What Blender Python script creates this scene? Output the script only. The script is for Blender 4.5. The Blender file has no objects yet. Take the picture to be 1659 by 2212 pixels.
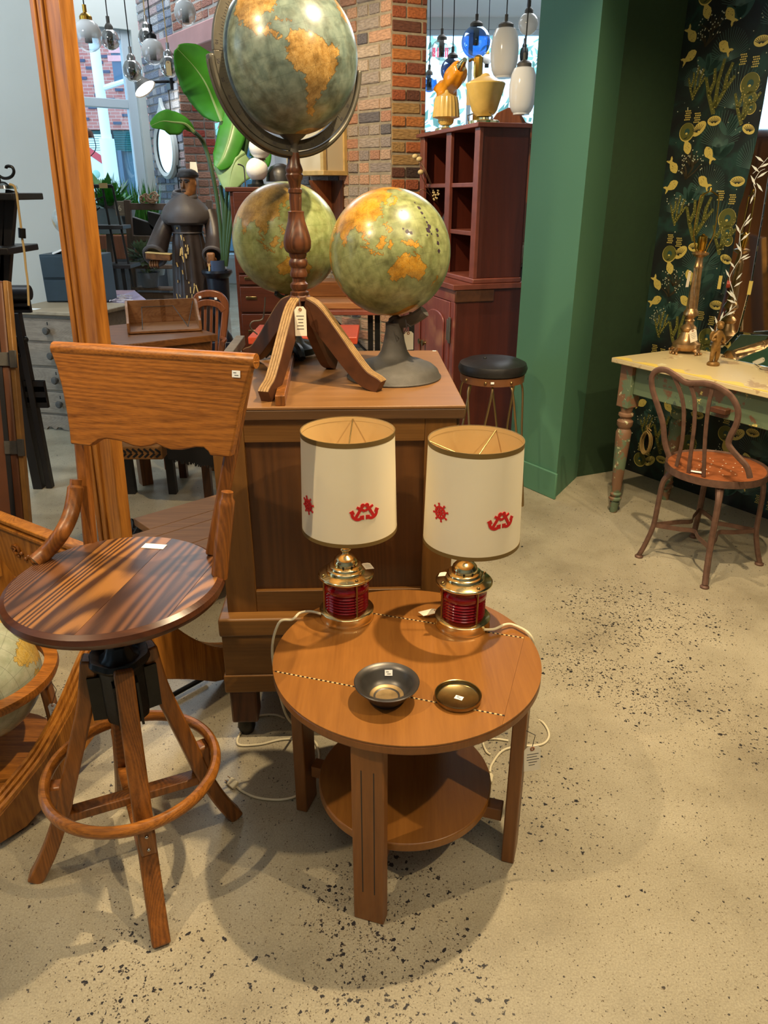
import bpy, math, random
import numpy as np
from mathutils import Vector, Matrix, Euler

# ---------------------------------------------------------------- camera, world, lights, exposure
SC = bpy.context.scene
COL = SC.collection
FPX, PITCH, EYE = 1604.0, math.radians(23.3), 1.45
cam_d = bpy.data.cameras.new('camera'); cam = bpy.data.objects.new('camera', cam_d); COL.objects.link(cam)
cam_d.sensor_fit = 'VERTICAL'; cam_d.sensor_height = 36.0; cam_d.lens = FPX * 36.0 / 2212.0
cam_d.clip_start = 0.05; cam_d.clip_end = 200
cam.location = (0, 0, EYE); cam.rotation_euler = (math.pi / 2 - PITCH, 0, 0)
SC.camera = cam

wd = bpy.data.worlds.new('daylight'); SC.world = wd; wd.use_nodes = True
wn = wd.node_tree.nodes; wbg = wn['Background']
wbg.inputs[0].default_value = (0.50, 0.76, 1.0, 1); wbg.inputs[1].default_value = 2.8

WARM = (1.0, 0.78, 0.48)
def spot(name, loc, target, power, size=100, blend=0.6, radius=0.025, color=WARM):
    d = bpy.data.lights.new(name, 'SPOT'); o = bpy.data.objects.new(name, d); COL.objects.link(o)
    d.energy = power; d.spot_size = math.radians(size); d.spot_blend = blend; d.shadow_soft_size = radius; d.color = color
    o.location = loc; o.rotation_euler = (Vector(target) - Vector(loc)).to_track_quat('-Z', 'Y').to_euler()
    return o
def area(name, loc, rot, sx, sy, power, color=WARM):
    d = bpy.data.lights.new(name, 'AREA'); o = bpy.data.objects.new(name, d); COL.objects.link(o)
    d.shape = 'RECTANGLE'; d.size = sx; d.size_y = sy; d.energy = power; d.color = color
    o.location = loc; o.rotation_euler = rot
    return o
spot('track_and_fill_spot', (0.57, 1.645, 2.80), (0.15, 1.45, 0), 175, 120)
spot('track_and_fill_spot', (-1.55, 0.45, 2.9), (-0.3, 1.7, 0.6), 105, 80)
spot('track_and_fill_spot', (1.5, 0.3, 2.9), (0.9, 2.0, 0.0), 95, 95)
spot('track_and_fill_spot', (0.55, 2.35, 2.9), (1.4, 3.2, 0.4), 95, 85)
spot('track_and_fill_spot', (-0.9, 3.6, 3.1), (0.1, 5.4, 1.2), 200, 75)
spot('track_and_fill_spot', (-1.2, 1.2, 2.9), (-1.1, 3.2, 0.3), 60, 90)
spot('track_and_fill_spot', (-2.7, 3.0, 3.6), (-2.9, 5.2, 1.4), 150, 110, 0.8, 0.1, (0.86, 0.94, 1.0))  # cool fill added to brighten the left partition, not a track lamp
area('ceiling_fill_light', (0.3, -0.6, 3.8), (0, 0, 0), 2.4, 1.6, 22, (1.0, 0.86, 0.66))  # unseen area light added as warm ambient fill
area('ceiling_fill_light', (-1.6, 7.2, 3.8), (0, 0, 0), 2.0, 2.0, 60, (0.85, 0.93, 1.0))  # unseen cool fill added over the window side
area('ceiling_fill_light', (1.8, 8.5, 3.8), (0, 0, 0), 2.0, 3.0, 90, (0.9, 0.95, 1.0))  # unseen cool fill added over the back room
spot('fill_uplight', (3.2, 9.5, 1.0), (2.2, 10.0, 3.9), 130, 140, 0.8, 0.2, (0.75, 0.88, 1.0))  # unseen lamp added to lift the back room ceiling
spot('fill_uplight', (-4.6, 6.6, 0.9), (-3.6, 7.0, 3.9), 60, 140, 0.8, 0.2, (0.75, 0.88, 1.0))  # unseen fill lamp added behind the left partition
vs = SC.view_settings
vs.view_transform = 'Standard'; vs.look = 'None'; vs.gamma = 1.0; vs.use_curve_mapping = False
vs.exposure = 0.45

# ---------------------------------------------------------------- helpers
random.seed(7)
def pix_dir(px, py):
    u = (px - 829.5) / FPX; v = (1106 - py) / FPX
    return Vector((u, math.cos(PITCH) + v * math.sin(PITCH), -math.sin(PITCH) + v * math.cos(PITCH)))
def G(px, py, z=0.0):            # point of the photo lying at height z
    d = pix_dir(px, py); t = (z - EYE) / d.z
    return Vector((d.x * t, d.y * t, z))
def D(px, py, y):                # point of the photo lying at distance y
    d = pix_dir(px, py); t = y / d.y
    return Vector((d.x * t, y, EYE + d.z * t))

MOF = {}
def V(*a): return Vector(a)
def Rz(a): return Matrix.Rotation(a, 4, 'Z')
def Tr(*a): return Matrix.Translation(Vector(a))
def frame(o, x, y, z):           # matrix with given axes
    m = Matrix.Identity(4)
    for i, ax in enumerate((x, y, z)):
        for j in range(3): m[j][i] = ax[j]
    for j in range(3): m[j][3] = o[j]
    return m

class MB:
    def __init__(self): self.v = []; self.f = []; self.m = []; self.mi = 0
    def _add(self, vs, fs, M=None):
        b = len(self.v)
        self.v += [(M @ Vector(p)) if M is not None else Vector(p) for p in vs]
        self.f += [[b + i for i in f] for f in fs]; self.m += [self.mi] * len(fs)
        return self
    def box(self, c, s, M=None):
        x, y, z = s[0] / 2, s[1] / 2, s[2] / 2; c = Vector(c)
        vs = [c + V(a * x, b * y, d * z) for d in (-1, 1) for b in (-1, 1) for a in (-1, 1)]
        return self._add(vs, [(0, 2, 3, 1), (4, 5, 7, 6), (0, 1, 5, 4), (2, 6, 7, 3), (0, 4, 6, 2), (1, 3, 7, 5)], M)
    def box2(self, a, b, M=None):
        a = Vector(a); b = Vector(b)
        return self.box((a + b) / 2, [abs(b[i] - a[i]) for i in range(3)], M)
    def beam(self, p, q, w, h, ref=(0, 0, 1)):   # rectangular bar from p to q
        return self.sweep([p, q], [(-w / 2, -h / 2), (w / 2, -h / 2), (w / 2, h / 2), (-w / 2, h / 2)], ref)
    def sweep(self, path, sec, ref=(0, 0, 1), sc=None, cap=True, closed=False):
        P = [Vector(p) for p in path]; n = len(P); k = len(sec); ref = Vector(ref); vs = []; fs = []
        for i in range(n):
            if closed: t = P[(i + 1) % n] - P[i - 1]
            else: t = P[min(i + 1, n - 1)] - P[max(i - 1, 0)]
            t.normalize(); s = t.cross(ref)
            if s.length < 1e-6: s = t.cross(V(1, 0, 0))
            s.normalize(); u = s.cross(t)
            c = sc[i] if sc else 1.0
            if not isinstance(c, (tuple, list)): c = (c, c)
            vs += [P[i] + s * (a * c[0]) + u * (b * c[1]) for a, b in sec]
        for i in range(n if closed else n - 1):
            j = (i + 1) % n
            for q in range(k):
                r = (q + 1) % k
                fs.append((i * k + q, i * k + r, j * k + r, j * k + q))
        if cap and not closed: fs += [tuple(range(k))[::-1], tuple((n - 1) * k + q for q in range(k))]
        return self._add(vs, fs)
    def tube(self, path, r, n=8, closed=False, cap=True):
        P = [Vector(p) for p in path]; N = len(P); vs = []; fs = []
        rr = r if isinstance(r, (list, tuple)) else [r] * N
        pu = None
        for i in range(N):
            t = (P[(i + 1) % N] - P[i - 1]) if closed else (P[min(i + 1, N - 1)] - P[max(i - 1, 0)])
            if t.length < 1e-9: t = V(0, 0, 1)
            t.normalize()
            if pu is None: pu = t.orthogonal().normalized()
            pu = (pu - t * pu.dot(t))
            if pu.length < 1e-6: pu = t.orthogonal()
            pu.normalize(); s = t.cross(pu)
            vs += [P[i] + (pu * math.cos(2 * math.pi * k / n) + s * math.sin(2 * math.pi * k / n)) * rr[i] for k in range(n)]
        for i in range(N if closed else N - 1):
            j = (i + 1) % N
            for k in range(n):
                l = (k + 1) % n
                fs.append((i * n + k, i * n + l, j * n + l, j * n + k))
        if cap and not closed: fs += [tuple(range(n))[::-1], tuple((N - 1) * n + k for k in range(n))]
        return self._add(vs, fs)
    def lathe(self, prof, n=32, M=None, sx=1, sy=1, flute=None):
        vs = []; fs = []; rows = []
        for r, z in prof:
            if r < 1e-6: rows.append([len(vs)]); vs.append((0, 0, z))
            else:
                rows.append(list(range(len(vs), len(vs) + n)))
                for k in range(n):
                    a = 2 * math.pi * k / n; q = r
                    if flute: q = r * (1 + flute[0] * math.cos(flute[1] * a + (flute[2] * z if len(flute) > 2 else 0)))
                    vs.append((q * math.cos(a) * sx, q * math.sin(a) * sy, z))
        for a, b in zip(rows, rows[1:]):
            if len(a) == 1 and len(b) == 1: continue
            for k in range(n):
                l = (k + 1) % n
                if len(a) == 1: fs.append((a[0], b[l], b[k]))
                elif len(b) == 1: fs.append((a[k], a[l], b[0]))
                else: fs.append((a[k], a[l], b[l], b[k]))
        return self._add(vs, fs, M)
    def prism(self, poly, z0, z1, M=None):
        n = len(poly)
        vs = [(x, y, z0) for x, y in poly] + [(x, y, z1) for x, y in poly]
        ar = sum(poly[i][0] * poly[(i + 1) % n][1] - poly[(i + 1) % n][0] * poly[i][1] for i in range(n))
        bot = tuple(range(n))[::-1]; top = tuple(range(n, 2 * n))
        sd = [(i, (i + 1) % n, n + (i + 1) % n, n + i) for i in range(n)]
        fs = [bot, top] + sd
        if ar < 0: fs = [f[::-1] for f in fs]
        return self._add(vs, fs, M)
    def flat(self, poly, M=None):
        return self._add([(x, y, 0) for x, y in poly], [tuple(range(len(poly)))], M)
    def loft(self, rings, cap=True):             # rings: equal-length closed loops of points
        k = len(rings[0]); vs = [p for r in rings for p in r]; fs = []
        for i in range(len(rings) - 1):
            for q in range(k):
                r = (q + 1) % k
                fs.append((i * k + q, i * k + r, (i + 1) * k + r, (i + 1) * k + q))
        if cap: fs += [tuple(range(k))[::-1], tuple((len(rings) - 1) * k + q for q in range(k))]
        return self._add(vs, fs)
    def grid(self, rows):                         # rows of equal length -> open sheet
        k = len(rows[0]); vs = [p for r in rows for p in r]
        fs = [(i * k + q, i * k + q + 1, (i + 1) * k + q + 1, (i + 1) * k + q) for i in range(len(rows) - 1) for q in range(k - 1)]
        return self._add(vs, fs)
    def ball(self, c, r, n=16, M=None, sc=(1, 1, 1)):
        pr = [(math.sin(math.pi * i / n) * r, -math.cos(math.pi * i / n) * r) for i in range(n + 1)]
        m = Tr(*c) @ Matrix.Diagonal((sc[0], sc[1], sc[2], 1))
        return self.lathe(pr, n * 2, (M @ m) if M is not None else m)
    def torus(self, c, R, r, n=32, k=8, M=None, sx=1, sy=1):
        vs = []; fs = []; c = Vector(c)
        for i in range(n):
            a = 2 * math.pi * i / n
            for j in range(k):
                b = 2 * math.pi * j / k
                vs.append(c + V((R + r * math.cos(b)) * math.cos(a) * sx, (R + r * math.cos(b)) * math.sin(a) * sy, r * math.sin(b)))
        for i in range(n):
            for j in range(k):
                fs.append((i * k + j, ((i + 1) % n) * k + j, ((i + 1) % n) * k + (j + 1) % k, i * k + (j + 1) % k))
        return self._add(vs, fs, M)
    def build(self, name, mat, parent=None, world=True, bevel=0, solid=0, sub=0, sharp=38):
        me = bpy.data.meshes.new(name)
        vs = self.v
        if world and parent is not None:
            inv = MOF[parent.name]
            vs = [inv @ p for p in vs]
        me.from_pydata([tuple(p) for p in vs], [], self.f)
        mats = mat if isinstance(mat, (list, tuple)) else [mat]
        for mm in mats: me.materials.append(mm)
        if len(mats) > 1: me.polygons.foreach_set('material_index', self.m)
        me.polygons.foreach_set('use_smooth', [True] * len(me.polygons))
        me.set_sharp_from_angle(angle=math.radians(sharp))
        me.update()
        o = bpy.data.objects.new(name, me); COL.objects.link(o)
        if parent is not None:
            o.parent = parent; MOF[o.name] = MOF[parent.name]
        else: MOF[o.name] = Matrix.Identity(4)
        if solid:
            md = o.modifiers.new('solid', 'SOLIDIFY'); md.thickness = solid; md.offset = 0
        if bevel:
            md = o.modifiers.new('bevel', 'BEVEL'); md.width = bevel; md.segments = 2; md.limit_method = 'ANGLE'; md.angle_limit = math.radians(40)
        if sub:
            md = o.modifiers.new('sub', 'SUBSURF'); md.levels = sub; md.render_levels = sub
        return o

def tag(o, label=None, cat=None, group=None, kind=None):
    if label: o['label'] = label
    if cat: o['category'] = cat
    if group: o['group'] = group
    if kind: o['kind'] = kind
    return o
def thing(name, label, cat, loc=(0, 0, 0), rz=0.0, group=None):
    o = bpy.data.objects.new(name, None); COL.objects.link(o)
    o.location = loc; o.rotation_euler = (0, 0, rz); o.empty_display_size = 0.1
    MOF[o.name] = (Tr(*loc) @ Rz(rz)).inverted()
    return tag(o, label, cat, group)
def struct(mb, name, mat, parent=None, **k):
    o = mb.build(name, mat, parent, **k)
    if parent is None: o['kind'] = 'structure'
    return o
def copy_tree(o, parent=None):
    c = o.copy(); COL.objects.link(c); c.parent = parent
    for ch in list(o.children): copy_tree(ch, c)
    return c
def text_mesh(s, size, depth=0.0004):
    cu = bpy.data.curves.new('t', 'FONT'); cu.body = s; cu.size = size; cu.extrude = depth; cu.align_x = 'CENTER'; cu.align_y = 'CENTER'; cu.resolution_u = 3
    ob = bpy.data.objects.new('t', cu); COL.objects.link(ob)
    dg = bpy.context.evaluated_depsgraph_get(); me = bpy.data.meshes.new_from_object(ob.evaluated_get(dg))
    vs = [v.co.copy() for v in me.vertices]; fs = [tuple(p.vertices) for p in me.polygons]
    bpy.data.objects.remove(ob); bpy.data.curves.remove(cu); bpy.data.meshes.remove(me)
    return vs, fs

# ---------------------------------------------------------------- materials
def new_mat(name):
    m = bpy.data.materials.new(name); m.use_nodes = True
    nt = m.node_tree; return m, nt, nt.nodes, nt.links, nt.nodes['Principled BSDF']
def setc(b, col, rough=0.5, metal=0.0, spec=None):
    b.inputs['Base Color'].default_value = (*col, 1); b.inputs['Roughness'].default_value = rough; b.inputs['Metallic'].default_value = metal
    if spec is not None: b.inputs['Specular IOR Level'].default_value = spec
def S(r, g, b):                   # sRGB 0-255 -> linear
    f = lambda c: (c / 12.92) if c <= 0.04045 else ((c + 0.055) / 1.055) ** 2.4
    return tuple(f(x / 255.0) for x in (r, g, b))
def ramp(n, stops):
    r = n.new('ShaderNodeValToRGB'); e = r.color_ramp.elements
    while len(e) > 1: e.remove(e[-1])
    e[0].position = stops[0][0]; e[0].color = (*stops[0][1], 1)
    for p, c in stops[1:]:
        q = e.new(p); q.color = (*c, 1)
    return r
def plain(name, col, rough=0.5, metal=0.0, var=0.0, vscale=12, bump=0.0, bscale=200, spec=None):
    m, nt, n, l, b = new_mat(name); setc(b, col, rough, metal, spec)
    tc = None
    if var or bump:
        tc = n.new('ShaderNodeTexCoord')
    if var:
        nz = n.new('ShaderNodeTexNoise'); nz.inputs['Scale'].default_value = vscale; nz.inputs['Detail'].default_value = 5
        l.new(tc.outputs['Object'], nz.inputs['Vector'])
        r = ramp(n, [(0.3, tuple(c * (1 - var) for c in col)), (0.7, tuple(min(1, c * (1 + var)) for c in col))])
        l.new(nz.outputs['Fac'], r.inputs[0]); l.new(r.outputs[0], b.inputs['Base Color'])
    if bump:
        nb = n.new('ShaderNodeTexNoise'); nb.inputs['Scale'].default_value = bscale; nb.inputs['Detail'].default_value = 3
        l.new(tc.outputs['Object'], nb.inputs['Vector'])
        bp = n.new('ShaderNodeBump'); bp.inputs['Strength'].default_value = bump; bp.inputs['Distance'].default_value = 0.003
        l.new(nb.outputs['Fac'], bp.inputs['Height']); l.new(bp.outputs[0], b.inputs['Normal'])
    return m
def wood(name, dark, light, axis='X', rough=0.38, scale=1.0, contrast=0.5, pores=0.5, rings=0.35, worn=None, fig=1.0):
    m, nt, n, l, b = new_mat(name); setc(b, light, rough)
    tc = n.new('ShaderNodeTexCoord'); oi = n.new('ShaderNodeObjectInfo')
    mp = n.new('ShaderNodeMapping'); i = 'XYZ'.index(axis)
    sc = [1.0, 1.0, 1.0]; sc[i] = 0.07
    mp.inputs['Scale'].default_value = [s * scale for s in sc]
    sh = n.new('ShaderNodeVectorMath'); sh.operation = 'MULTIPLY_ADD'
    cmb = n.new('ShaderNodeCombineXYZ')
    for q in range(3): l.new(oi.outputs['Random'], cmb.inputs[q])
    sh.inputs[1].default_value = (7, 11, 5); l.new(cmb.outputs[0], sh.inputs[0]); l.new(tc.outputs['Object'], sh.inputs[2])
    l.new(sh.outputs[0], mp.inputs['Vector'])
    n1 = n.new('ShaderNodeTexNoise'); n1.inputs['Scale'].default_value = 38; n1.inputs['Detail'].default_value = 7; n1.inputs['Roughness'].default_value = 0.62; n1.inputs['Distortion'].default_value = 0.4
    l.new(mp.outputs[0], n1.inputs['Vector'])
    # cathedral figure: contour lines of a smooth stretched noise
    n2 = n.new('ShaderNodeTexNoise'); n2.inputs['Scale'].default_value = 5.5; n2.inputs['Detail'].default_value = 0.8
    l.new(mp.outputs[0], n2.inputs['Vector'])
    mu = n.new('ShaderNodeMath'); mu.operation = 'MULTIPLY'; mu.inputs[1].default_value = 260
    l.new(n2.outputs['Fac'], mu.inputs[0])
    si = n.new('ShaderNodeMath'); si.operation = 'SINE'; l.new(mu.outputs[0], si.inputs[0])
    n3 = n.new('ShaderNodeTexNoise'); n3.inputs['Scale'].default_value = 420; n3.inputs['Detail'].default_value = 2
    l.new(mp.outputs[0], n3.inputs['Vector'])
    a1 = n.new('ShaderNodeMath'); a1.operation = 'MULTIPLY_ADD'; a1.inputs[1].default_value = rings * 0.28; l.new(si.outputs[0], a1.inputs[0])
    fg = n.new('ShaderNodeMath'); fg.operation = 'MULTIPLY_ADD'; fg.inputs[1].default_value = fig; fg.inputs[2].default_value = .5 - .5 * fig; l.new(n1.outputs['Fac'], fg.inputs[0]); l.new(fg.outputs[0], a1.inputs[2])
    a2 = n.new('ShaderNodeMath'); a2.operation = 'MULTIPLY_ADD'; a2.inputs[1].default_value = pores * 0.5; l.new(n3.outputs['Fac'], a2.inputs[0]); l.new(a1.outputs[0], a2.inputs[2])
    off = pores * 0.25
    r = ramp(n, [(0.5 - contrast * 0.4 + off, dark), (0.5 + contrast * 0.4 + off, light)])
    l.new(a2.outputs[0], r.inputs[0])
    last = r.outputs[0]
    if worn:
        nw = n.new('ShaderNodeTexNoise'); nw.inputs['Scale'].default_value = 5; nw.inputs['Detail'].default_value = 6
        l.new(tc.outputs['Object'], nw.inputs['Vector'])
        rw = ramp(n, [(0.5, (0, 0, 0)), (0.68, (1, 1, 1))]); l.new(nw.outputs['Fac'], rw.inputs[0])
        mx = n.new('ShaderNodeMixRGB'); mx.inputs[2].default_value = (*worn, 1)
        l.new(rw.outputs[0], mx.inputs[0]); l.new(last, mx.inputs[1]); last = mx.outputs[0]
    l.new(last, b.inputs['Base Color'])
    bp = n.new('ShaderNodeBump'); bp.inputs['Strength'].default_value = 0.12; bp.inputs['Distance'].default_value = 0.001
    l.new(a2.outputs[0], bp.inputs['Height']); l.new(bp.outputs[0], b.inputs['Normal'])
    return m
def glass(name, col, rough=0.02, alpha=0.75, tint=None):
    # thin blown glass: mostly clear with a mirror-like skin
    m, nt, n, l, b = new_mat(name); n.remove(b)
    out = n['Material Output']
    tr = n.new('ShaderNodeBsdfTransparent'); tr.inputs[0].default_value = (*col, 1)
    gl = n.new('ShaderNodeBsdfGlossy'); gl.inputs['Roughness'].default_value = rough; gl.inputs[0].default_value = (*(tint or (1, 1, 1)), 1)
    lw = n.new('ShaderNodeLayerWeight'); lw.inputs[0].default_value = 0.35
    mr = n.new('ShaderNodeMapRange'); mr.inputs[3].default_value = 1 - alpha; mr.inputs[4].default_value = 0.85
    l.new(lw.outputs['Facing'], mr.inputs[0])
    mx = n.new('ShaderNodeMixShader'); l.new(mr.outputs[0], mx.inputs[0]); l.new(tr.outputs[0], mx.inputs[1]); l.new(gl.outputs[0], mx.inputs[2])
    l.new(mx.outputs[0], out.inputs[0]); return m
def emit(name, col, s):
    m, nt, n, l, b = new_mat(name); setc(b, col, 0.5)
    b.inputs['Emission Color'].default_value = (*col, 1); b.inputs['Emission Strength'].default_value = s; return m
# ---------------------------------------------------------------- material set
M = {}
M['oak_honey'] = wood('oak_honey', S(112, 62, 20), S(186, 122, 48), 'Z', 0.35, 1.0, 0.8, 0.7, 0.3)
M['oak_stool'] = wood('oak_stool', S(82, 46, 16), S(156, 94, 36), 'Z', 0.36, 1.3, 0.8, 0.8)
M['oak_stool_x'] = wood('oak_stool_x', S(92, 50, 14), S(172, 106, 38), 'X', 0.36, 1.3, 0.8, 1.3, .3, None, .6)
M['oak_seat'] = wood('oak_seat', S(64, 36, 16), S(150, 100, 48), 'Y', 0.34, 1.0, 0.7, 0.5, 1.3, None, .25)
M['oak_seat_dark'] = wood('oak_seat_dark', S(54, 32, 20), S(110, 70, 42), 'Y', 0.34, 1.1, 0.8, 0.5, 1.2, None, .3)
M['seat_rim'] = wood('seat_rim', S(50, 26, 16), S(96, 54, 30), 'X', 0.28, 1.0, 0.8, 0.3, 0.2)
M['table_top'] = wood('table_top', S(116, 70, 26), S(162, 106, 46), 'Y', 0.36, 1.0, 1.1, 0.4, 0.12)
M['table_leg'] = wood('table_leg', S(100, 58, 22), S(148, 92, 40), 'Z', 0.4, 1.0, 1.0, 0.35, 0.15)
M['cab_v'] = wood('cab_v', S(92, 58, 22), S(136, 92, 40), 'Z', 0.42, 0.9, 1.0, 0.3, 0.2)
M['cab_h'] = wood('cab_h', S(92, 58, 22), S(138, 94, 42), 'X', 0.42, 0.9, 1.0, 0.3, 0.2)
M['cab_panel'] = wood('cab_panel', S(70, 42, 20), S(114, 72, 34), 'Z', 0.42, 0.8, 1.0, 0.3, 0.4)
M['cab_top'] = wood('cab_top', S(114, 78, 42), S(150, 106, 62), 'X', 0.38, 0.9, 1.1, 0.2, 0.15)
M['cab_edge'] = wood('cab_edge', S(70, 46, 24), S(112, 78, 44), 'X', 0.5, 1.2, 1.0, 0.4, 0.1)
M['dark_oak'] = wood('dark_oak', S(52, 28, 16), S(104, 60, 34), 'Z', 0.35, 1.2, 0.8, 0.4, 0.5)
M['leg_brown'] = plain('leg_brown', S(84, 48, 26), 0.5, 0, 0.25, 30)
M['ply_edge'] = wood('ply_edge', S(112, 82, 46), S(178, 142, 92), 'Z', 0.55, 2.0, 0.9, 0.6, 0.1)
M['desk'] = wood('desk', S(98, 56, 24), S(150, 94, 44), 'X', 0.38, 1.0, 0.9, 0.4, 0.4)
M['desk_z'] = wood('desk_z', S(84, 48, 20), S(140, 86, 38), 'Z', 0.4, 1.0, 0.9, 0.4, 0.4)
M['tray'] = wood('tray', S(122, 74, 38), S(178, 124, 76), 'X', 0.45, 1.4, 1.0, 0.4, 0.3)
M['grey_wood'] = wood('grey_wood', S(112, 98, 82), S(166, 150, 130), 'X', 0.6, 1.2, 0.9, 0.4, 0.2)
M['grey_top'] = wood('grey_top', S(134, 118, 94), S(184, 166, 136), 'X', 0.55, 1.2, 0.9, 0.4, 0.2)
M['plank'] = wood('plank', S(118, 78, 42), S(166, 118, 68), 'X', 0.5, 0.8, 1.0, 0.3, 0.3)
M['red_wood'] = wood('red_wood', S(60, 22, 14), S(96, 40, 24), 'Z', 0.42, 0.6, 1.0, 0.3, 0.1)
M['red_front'] = wood('red_front', S(104, 48, 44), S(134, 72, 62), 'Z', 0.36, 0.7, 0.9, 0.3, 0.1, worn=S(160, 110, 84))
M['red_edge'] = plain('red_edge', S(118, 62, 48), 0.38, 0, 0.2, 14)
M['mahogany'] = wood('mahogany', S(58, 26, 16), S(90, 44, 28), 'X', 0.32, 0.6, 0.9, 0.2, 0.3)
M['bentwood'] = wood('bentwood', S(98, 50, 26), S(150, 88, 52), 'Z', 0.28, 1.0, 1.0, 0.2, 0.2)
M['rack_wood'] = wood('rack_wood', S(60, 46, 38), S(110, 88, 70), 'Z', 0.6, 1.2, 1.0, 0.5, 0.2)
M['trunk'] = plain('trunk', S(98, 56, 28), 0.5, 0, 0.25, 6, 0.1, 90)
M['trunk_edge'] = plain('trunk_edge', S(150, 106, 50), 0.45, 0, 0.2, 20)
M['black_wood'] = plain('black_wood', S(28, 24, 24), 0.45, 0, 0.3, 10)
M['black_iron'] = plain('black_iron', S(20, 20, 20), 0.4, 0.3, 0.3, 40, 0.15, 120)
M['grey_iron'] = plain('grey_iron', S(84, 80, 74), 0.55, 0.3, 0.12, 60, 0.3, 700)
M['ring_metal'] = plain('ring_metal', S(92, 88, 78), 0.42, 0.5, 0.25, 20)
M['rust'] = plain('rust', S(104, 76, 62), 0.55, 0.35, 0.25, 40, 0.1, 300)
M['rust_seat'] = plain('rust_seat', S(150, 84, 46), 0.5, 0.1, 0.2, 30, 0.1, 200)
M['brass'] = plain('brass', S(240, 222, 168), 0.16, 1.0, 0.08, 30)
M['brass_dull'] = plain('brass_dull', S(146, 126, 84), 0.28, 1.0, 0.2, 30)
M['brass_gold'] = plain('brass_gold', S(196, 150, 62), 0.25, 1.0, 0.1, 30)
M['copper_gilt'] = plain('copper_gilt', S(190, 150, 104), 0.3, 0.85, 0.25, 45)
M['pewter'] = plain('pewter', S(92, 88, 84), 0.38, 0.75, 0.25, 14)
M['bowl_worn'] = plain('bowl_worn', S(160, 134, 92), 0.42, 0.6, 0.4, 30)
M['chrome'] = plain('chrome', S(190, 190, 190), 0.15, 1.0)
M['white_cord'] = plain('white_cord', S(226, 214, 180), 0.5)
M['paper'] = plain('paper', S(238, 228, 204), 0.7, 0, 0.03, 10)
M['paper_white'] = plain('paper_white', S(244, 244, 240), 0.6)
M['ink'] = plain('ink', S(60, 56, 60), 0.7)
M['kraft'] = plain('kraft', S(206, 176, 120), 0.7)
M['eyelet'] = plain('eyelet', S(150, 96, 60), 0.6)
M['shade'] = plain('shade', S(232, 220, 190), 0.8, 0, 0.03, 6)
M['shade_in'] = plain('shade_in', S(226, 190, 126), 0.8)
M['shade_trim'] = plain('shade_trim', S(112, 88, 42), 0.6)
M['red_felt'] = plain('red_felt', S(198, 24, 20), 0.75)
M['plaster'] = plain('plaster', S(216, 222, 218), 0.75, 0, 0.03, 2)
M['plaster_dim'] = plain('plaster_dim', S(204, 210, 212), 0.8, 0, 0.04, 2)
M['ceiling'] = plain('ceiling', S(226, 228, 228), 0.85)
M['frame_paint'] = plain('frame_paint', S(206, 220, 230), 0.4)
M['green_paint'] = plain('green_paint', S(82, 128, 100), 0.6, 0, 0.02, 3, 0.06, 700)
M['green_shaded'] = plain('green_shaded', S(38, 62, 36), 0.85, 0, 0.08, 40, 0.1, 500)  # same green paint darkened: the alcove's shade is in this colour
M['mortar'] = plain('mortar', S(150, 136, 112), 0.9, 0, 0.2, 30, 0.4, 120)
M['mortar_pale'] = plain('mortar_pale', S(168, 164, 160), 0.9, 0, 0.12, 20, 0.3, 120)
M['lintel'] = plain('lintel', S(176, 132, 130), 0.6, 0, 0.1, 4)
M['leaf'] = plain('leaf', S(54, 124, 34), 0.35, 0, 0.25, 6)
M['leaf_pale'] = plain('leaf_pale', S(128, 156, 104), 0.45, 0, 0.15, 8)
M['stem'] = plain('stem', S(44, 72, 40), 0.5)
M['succulent'] = plain('succulent', S(112, 134, 104), 0.6, 0, 0.3, 30)
M['urn'] = plain('urn', S(26, 32, 44), 0.3, 0.1, 0.2, 10)
M['blue_pot'] = plain('blue_pot', S(54, 70, 100), 0.4)
M['grey_pot'] = plain('grey_pot', S(96, 104, 116), 0.7, 0, 0.1, 14)
M['lead_pot'] = plain('lead_pot', S(120, 134, 142), 0.6, 0, 0.1, 14)
M['monk_robe'] = plain('monk_robe', S(52, 42, 38), 0.42, 0, 0.35, 8, 0.2, 60)
M['monk_cape'] = plain('monk_cape', S(74, 68, 68), 0.5, 0, 0.18, 10, 0.15, 60)
M['monk_skin'] = plain('monk_skin', S(120, 78, 42), 0.5, 0, 0.5, 28)
M['monk_hair'] = plain('monk_hair', S(40, 34, 32), 0.6, 0, 0.5, 24, 0.6, 90)
M['monk_chip'] = plain('monk_chip', S(206, 176, 112), 0.7)
M['rope_straw'] = plain('rope_straw', S(150, 120, 90), 0.7, 0, 0.25, 30)
M['lavender'] = plain('lavender', S(186, 176, 206), 0.3, 0, 0.04, 4)
M['pinkish'] = plain('pinkish', S(204, 176, 190), 0.28, 0, 0.06, 4)
M['lace'] = plain('lace', S(226, 222, 226), 0.6)
M['blue_box'] = plain('blue_box', S(44, 60, 70), 0.5, 0, 0.15, 8)
M['leather_black'] = plain('leather_black', S(30, 28, 28), 0.42, 0, 0.35, 16, 0.3, 60)
M['stool_wood'] = plain('stool_wood', S(112, 70, 38), 0.5, 0, 0.2, 20)
M['wire_gold'] = plain('wire_gold', S(160, 132, 88), 0.35, 0.9)
M['milk'] = plain('milk', S(232, 230, 226), 0.12)
M['amber_glass'] = glass('amber_glass', S(240, 196, 96), 0.08, 0.45, S(255, 214, 120))
M['orange_glass'] = plain('orange_glass', S(232, 150, 30), 0.2, 0, 0.12, 20)
M['yellow_glass'] = plain('yellow_glass', S(214, 178, 96), 0.2, 0, 0.1, 18)
M['clear_glass'] = glass('clear_glass', (0.92, 0.95, 0.96), 0.02, 0.86)
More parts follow.
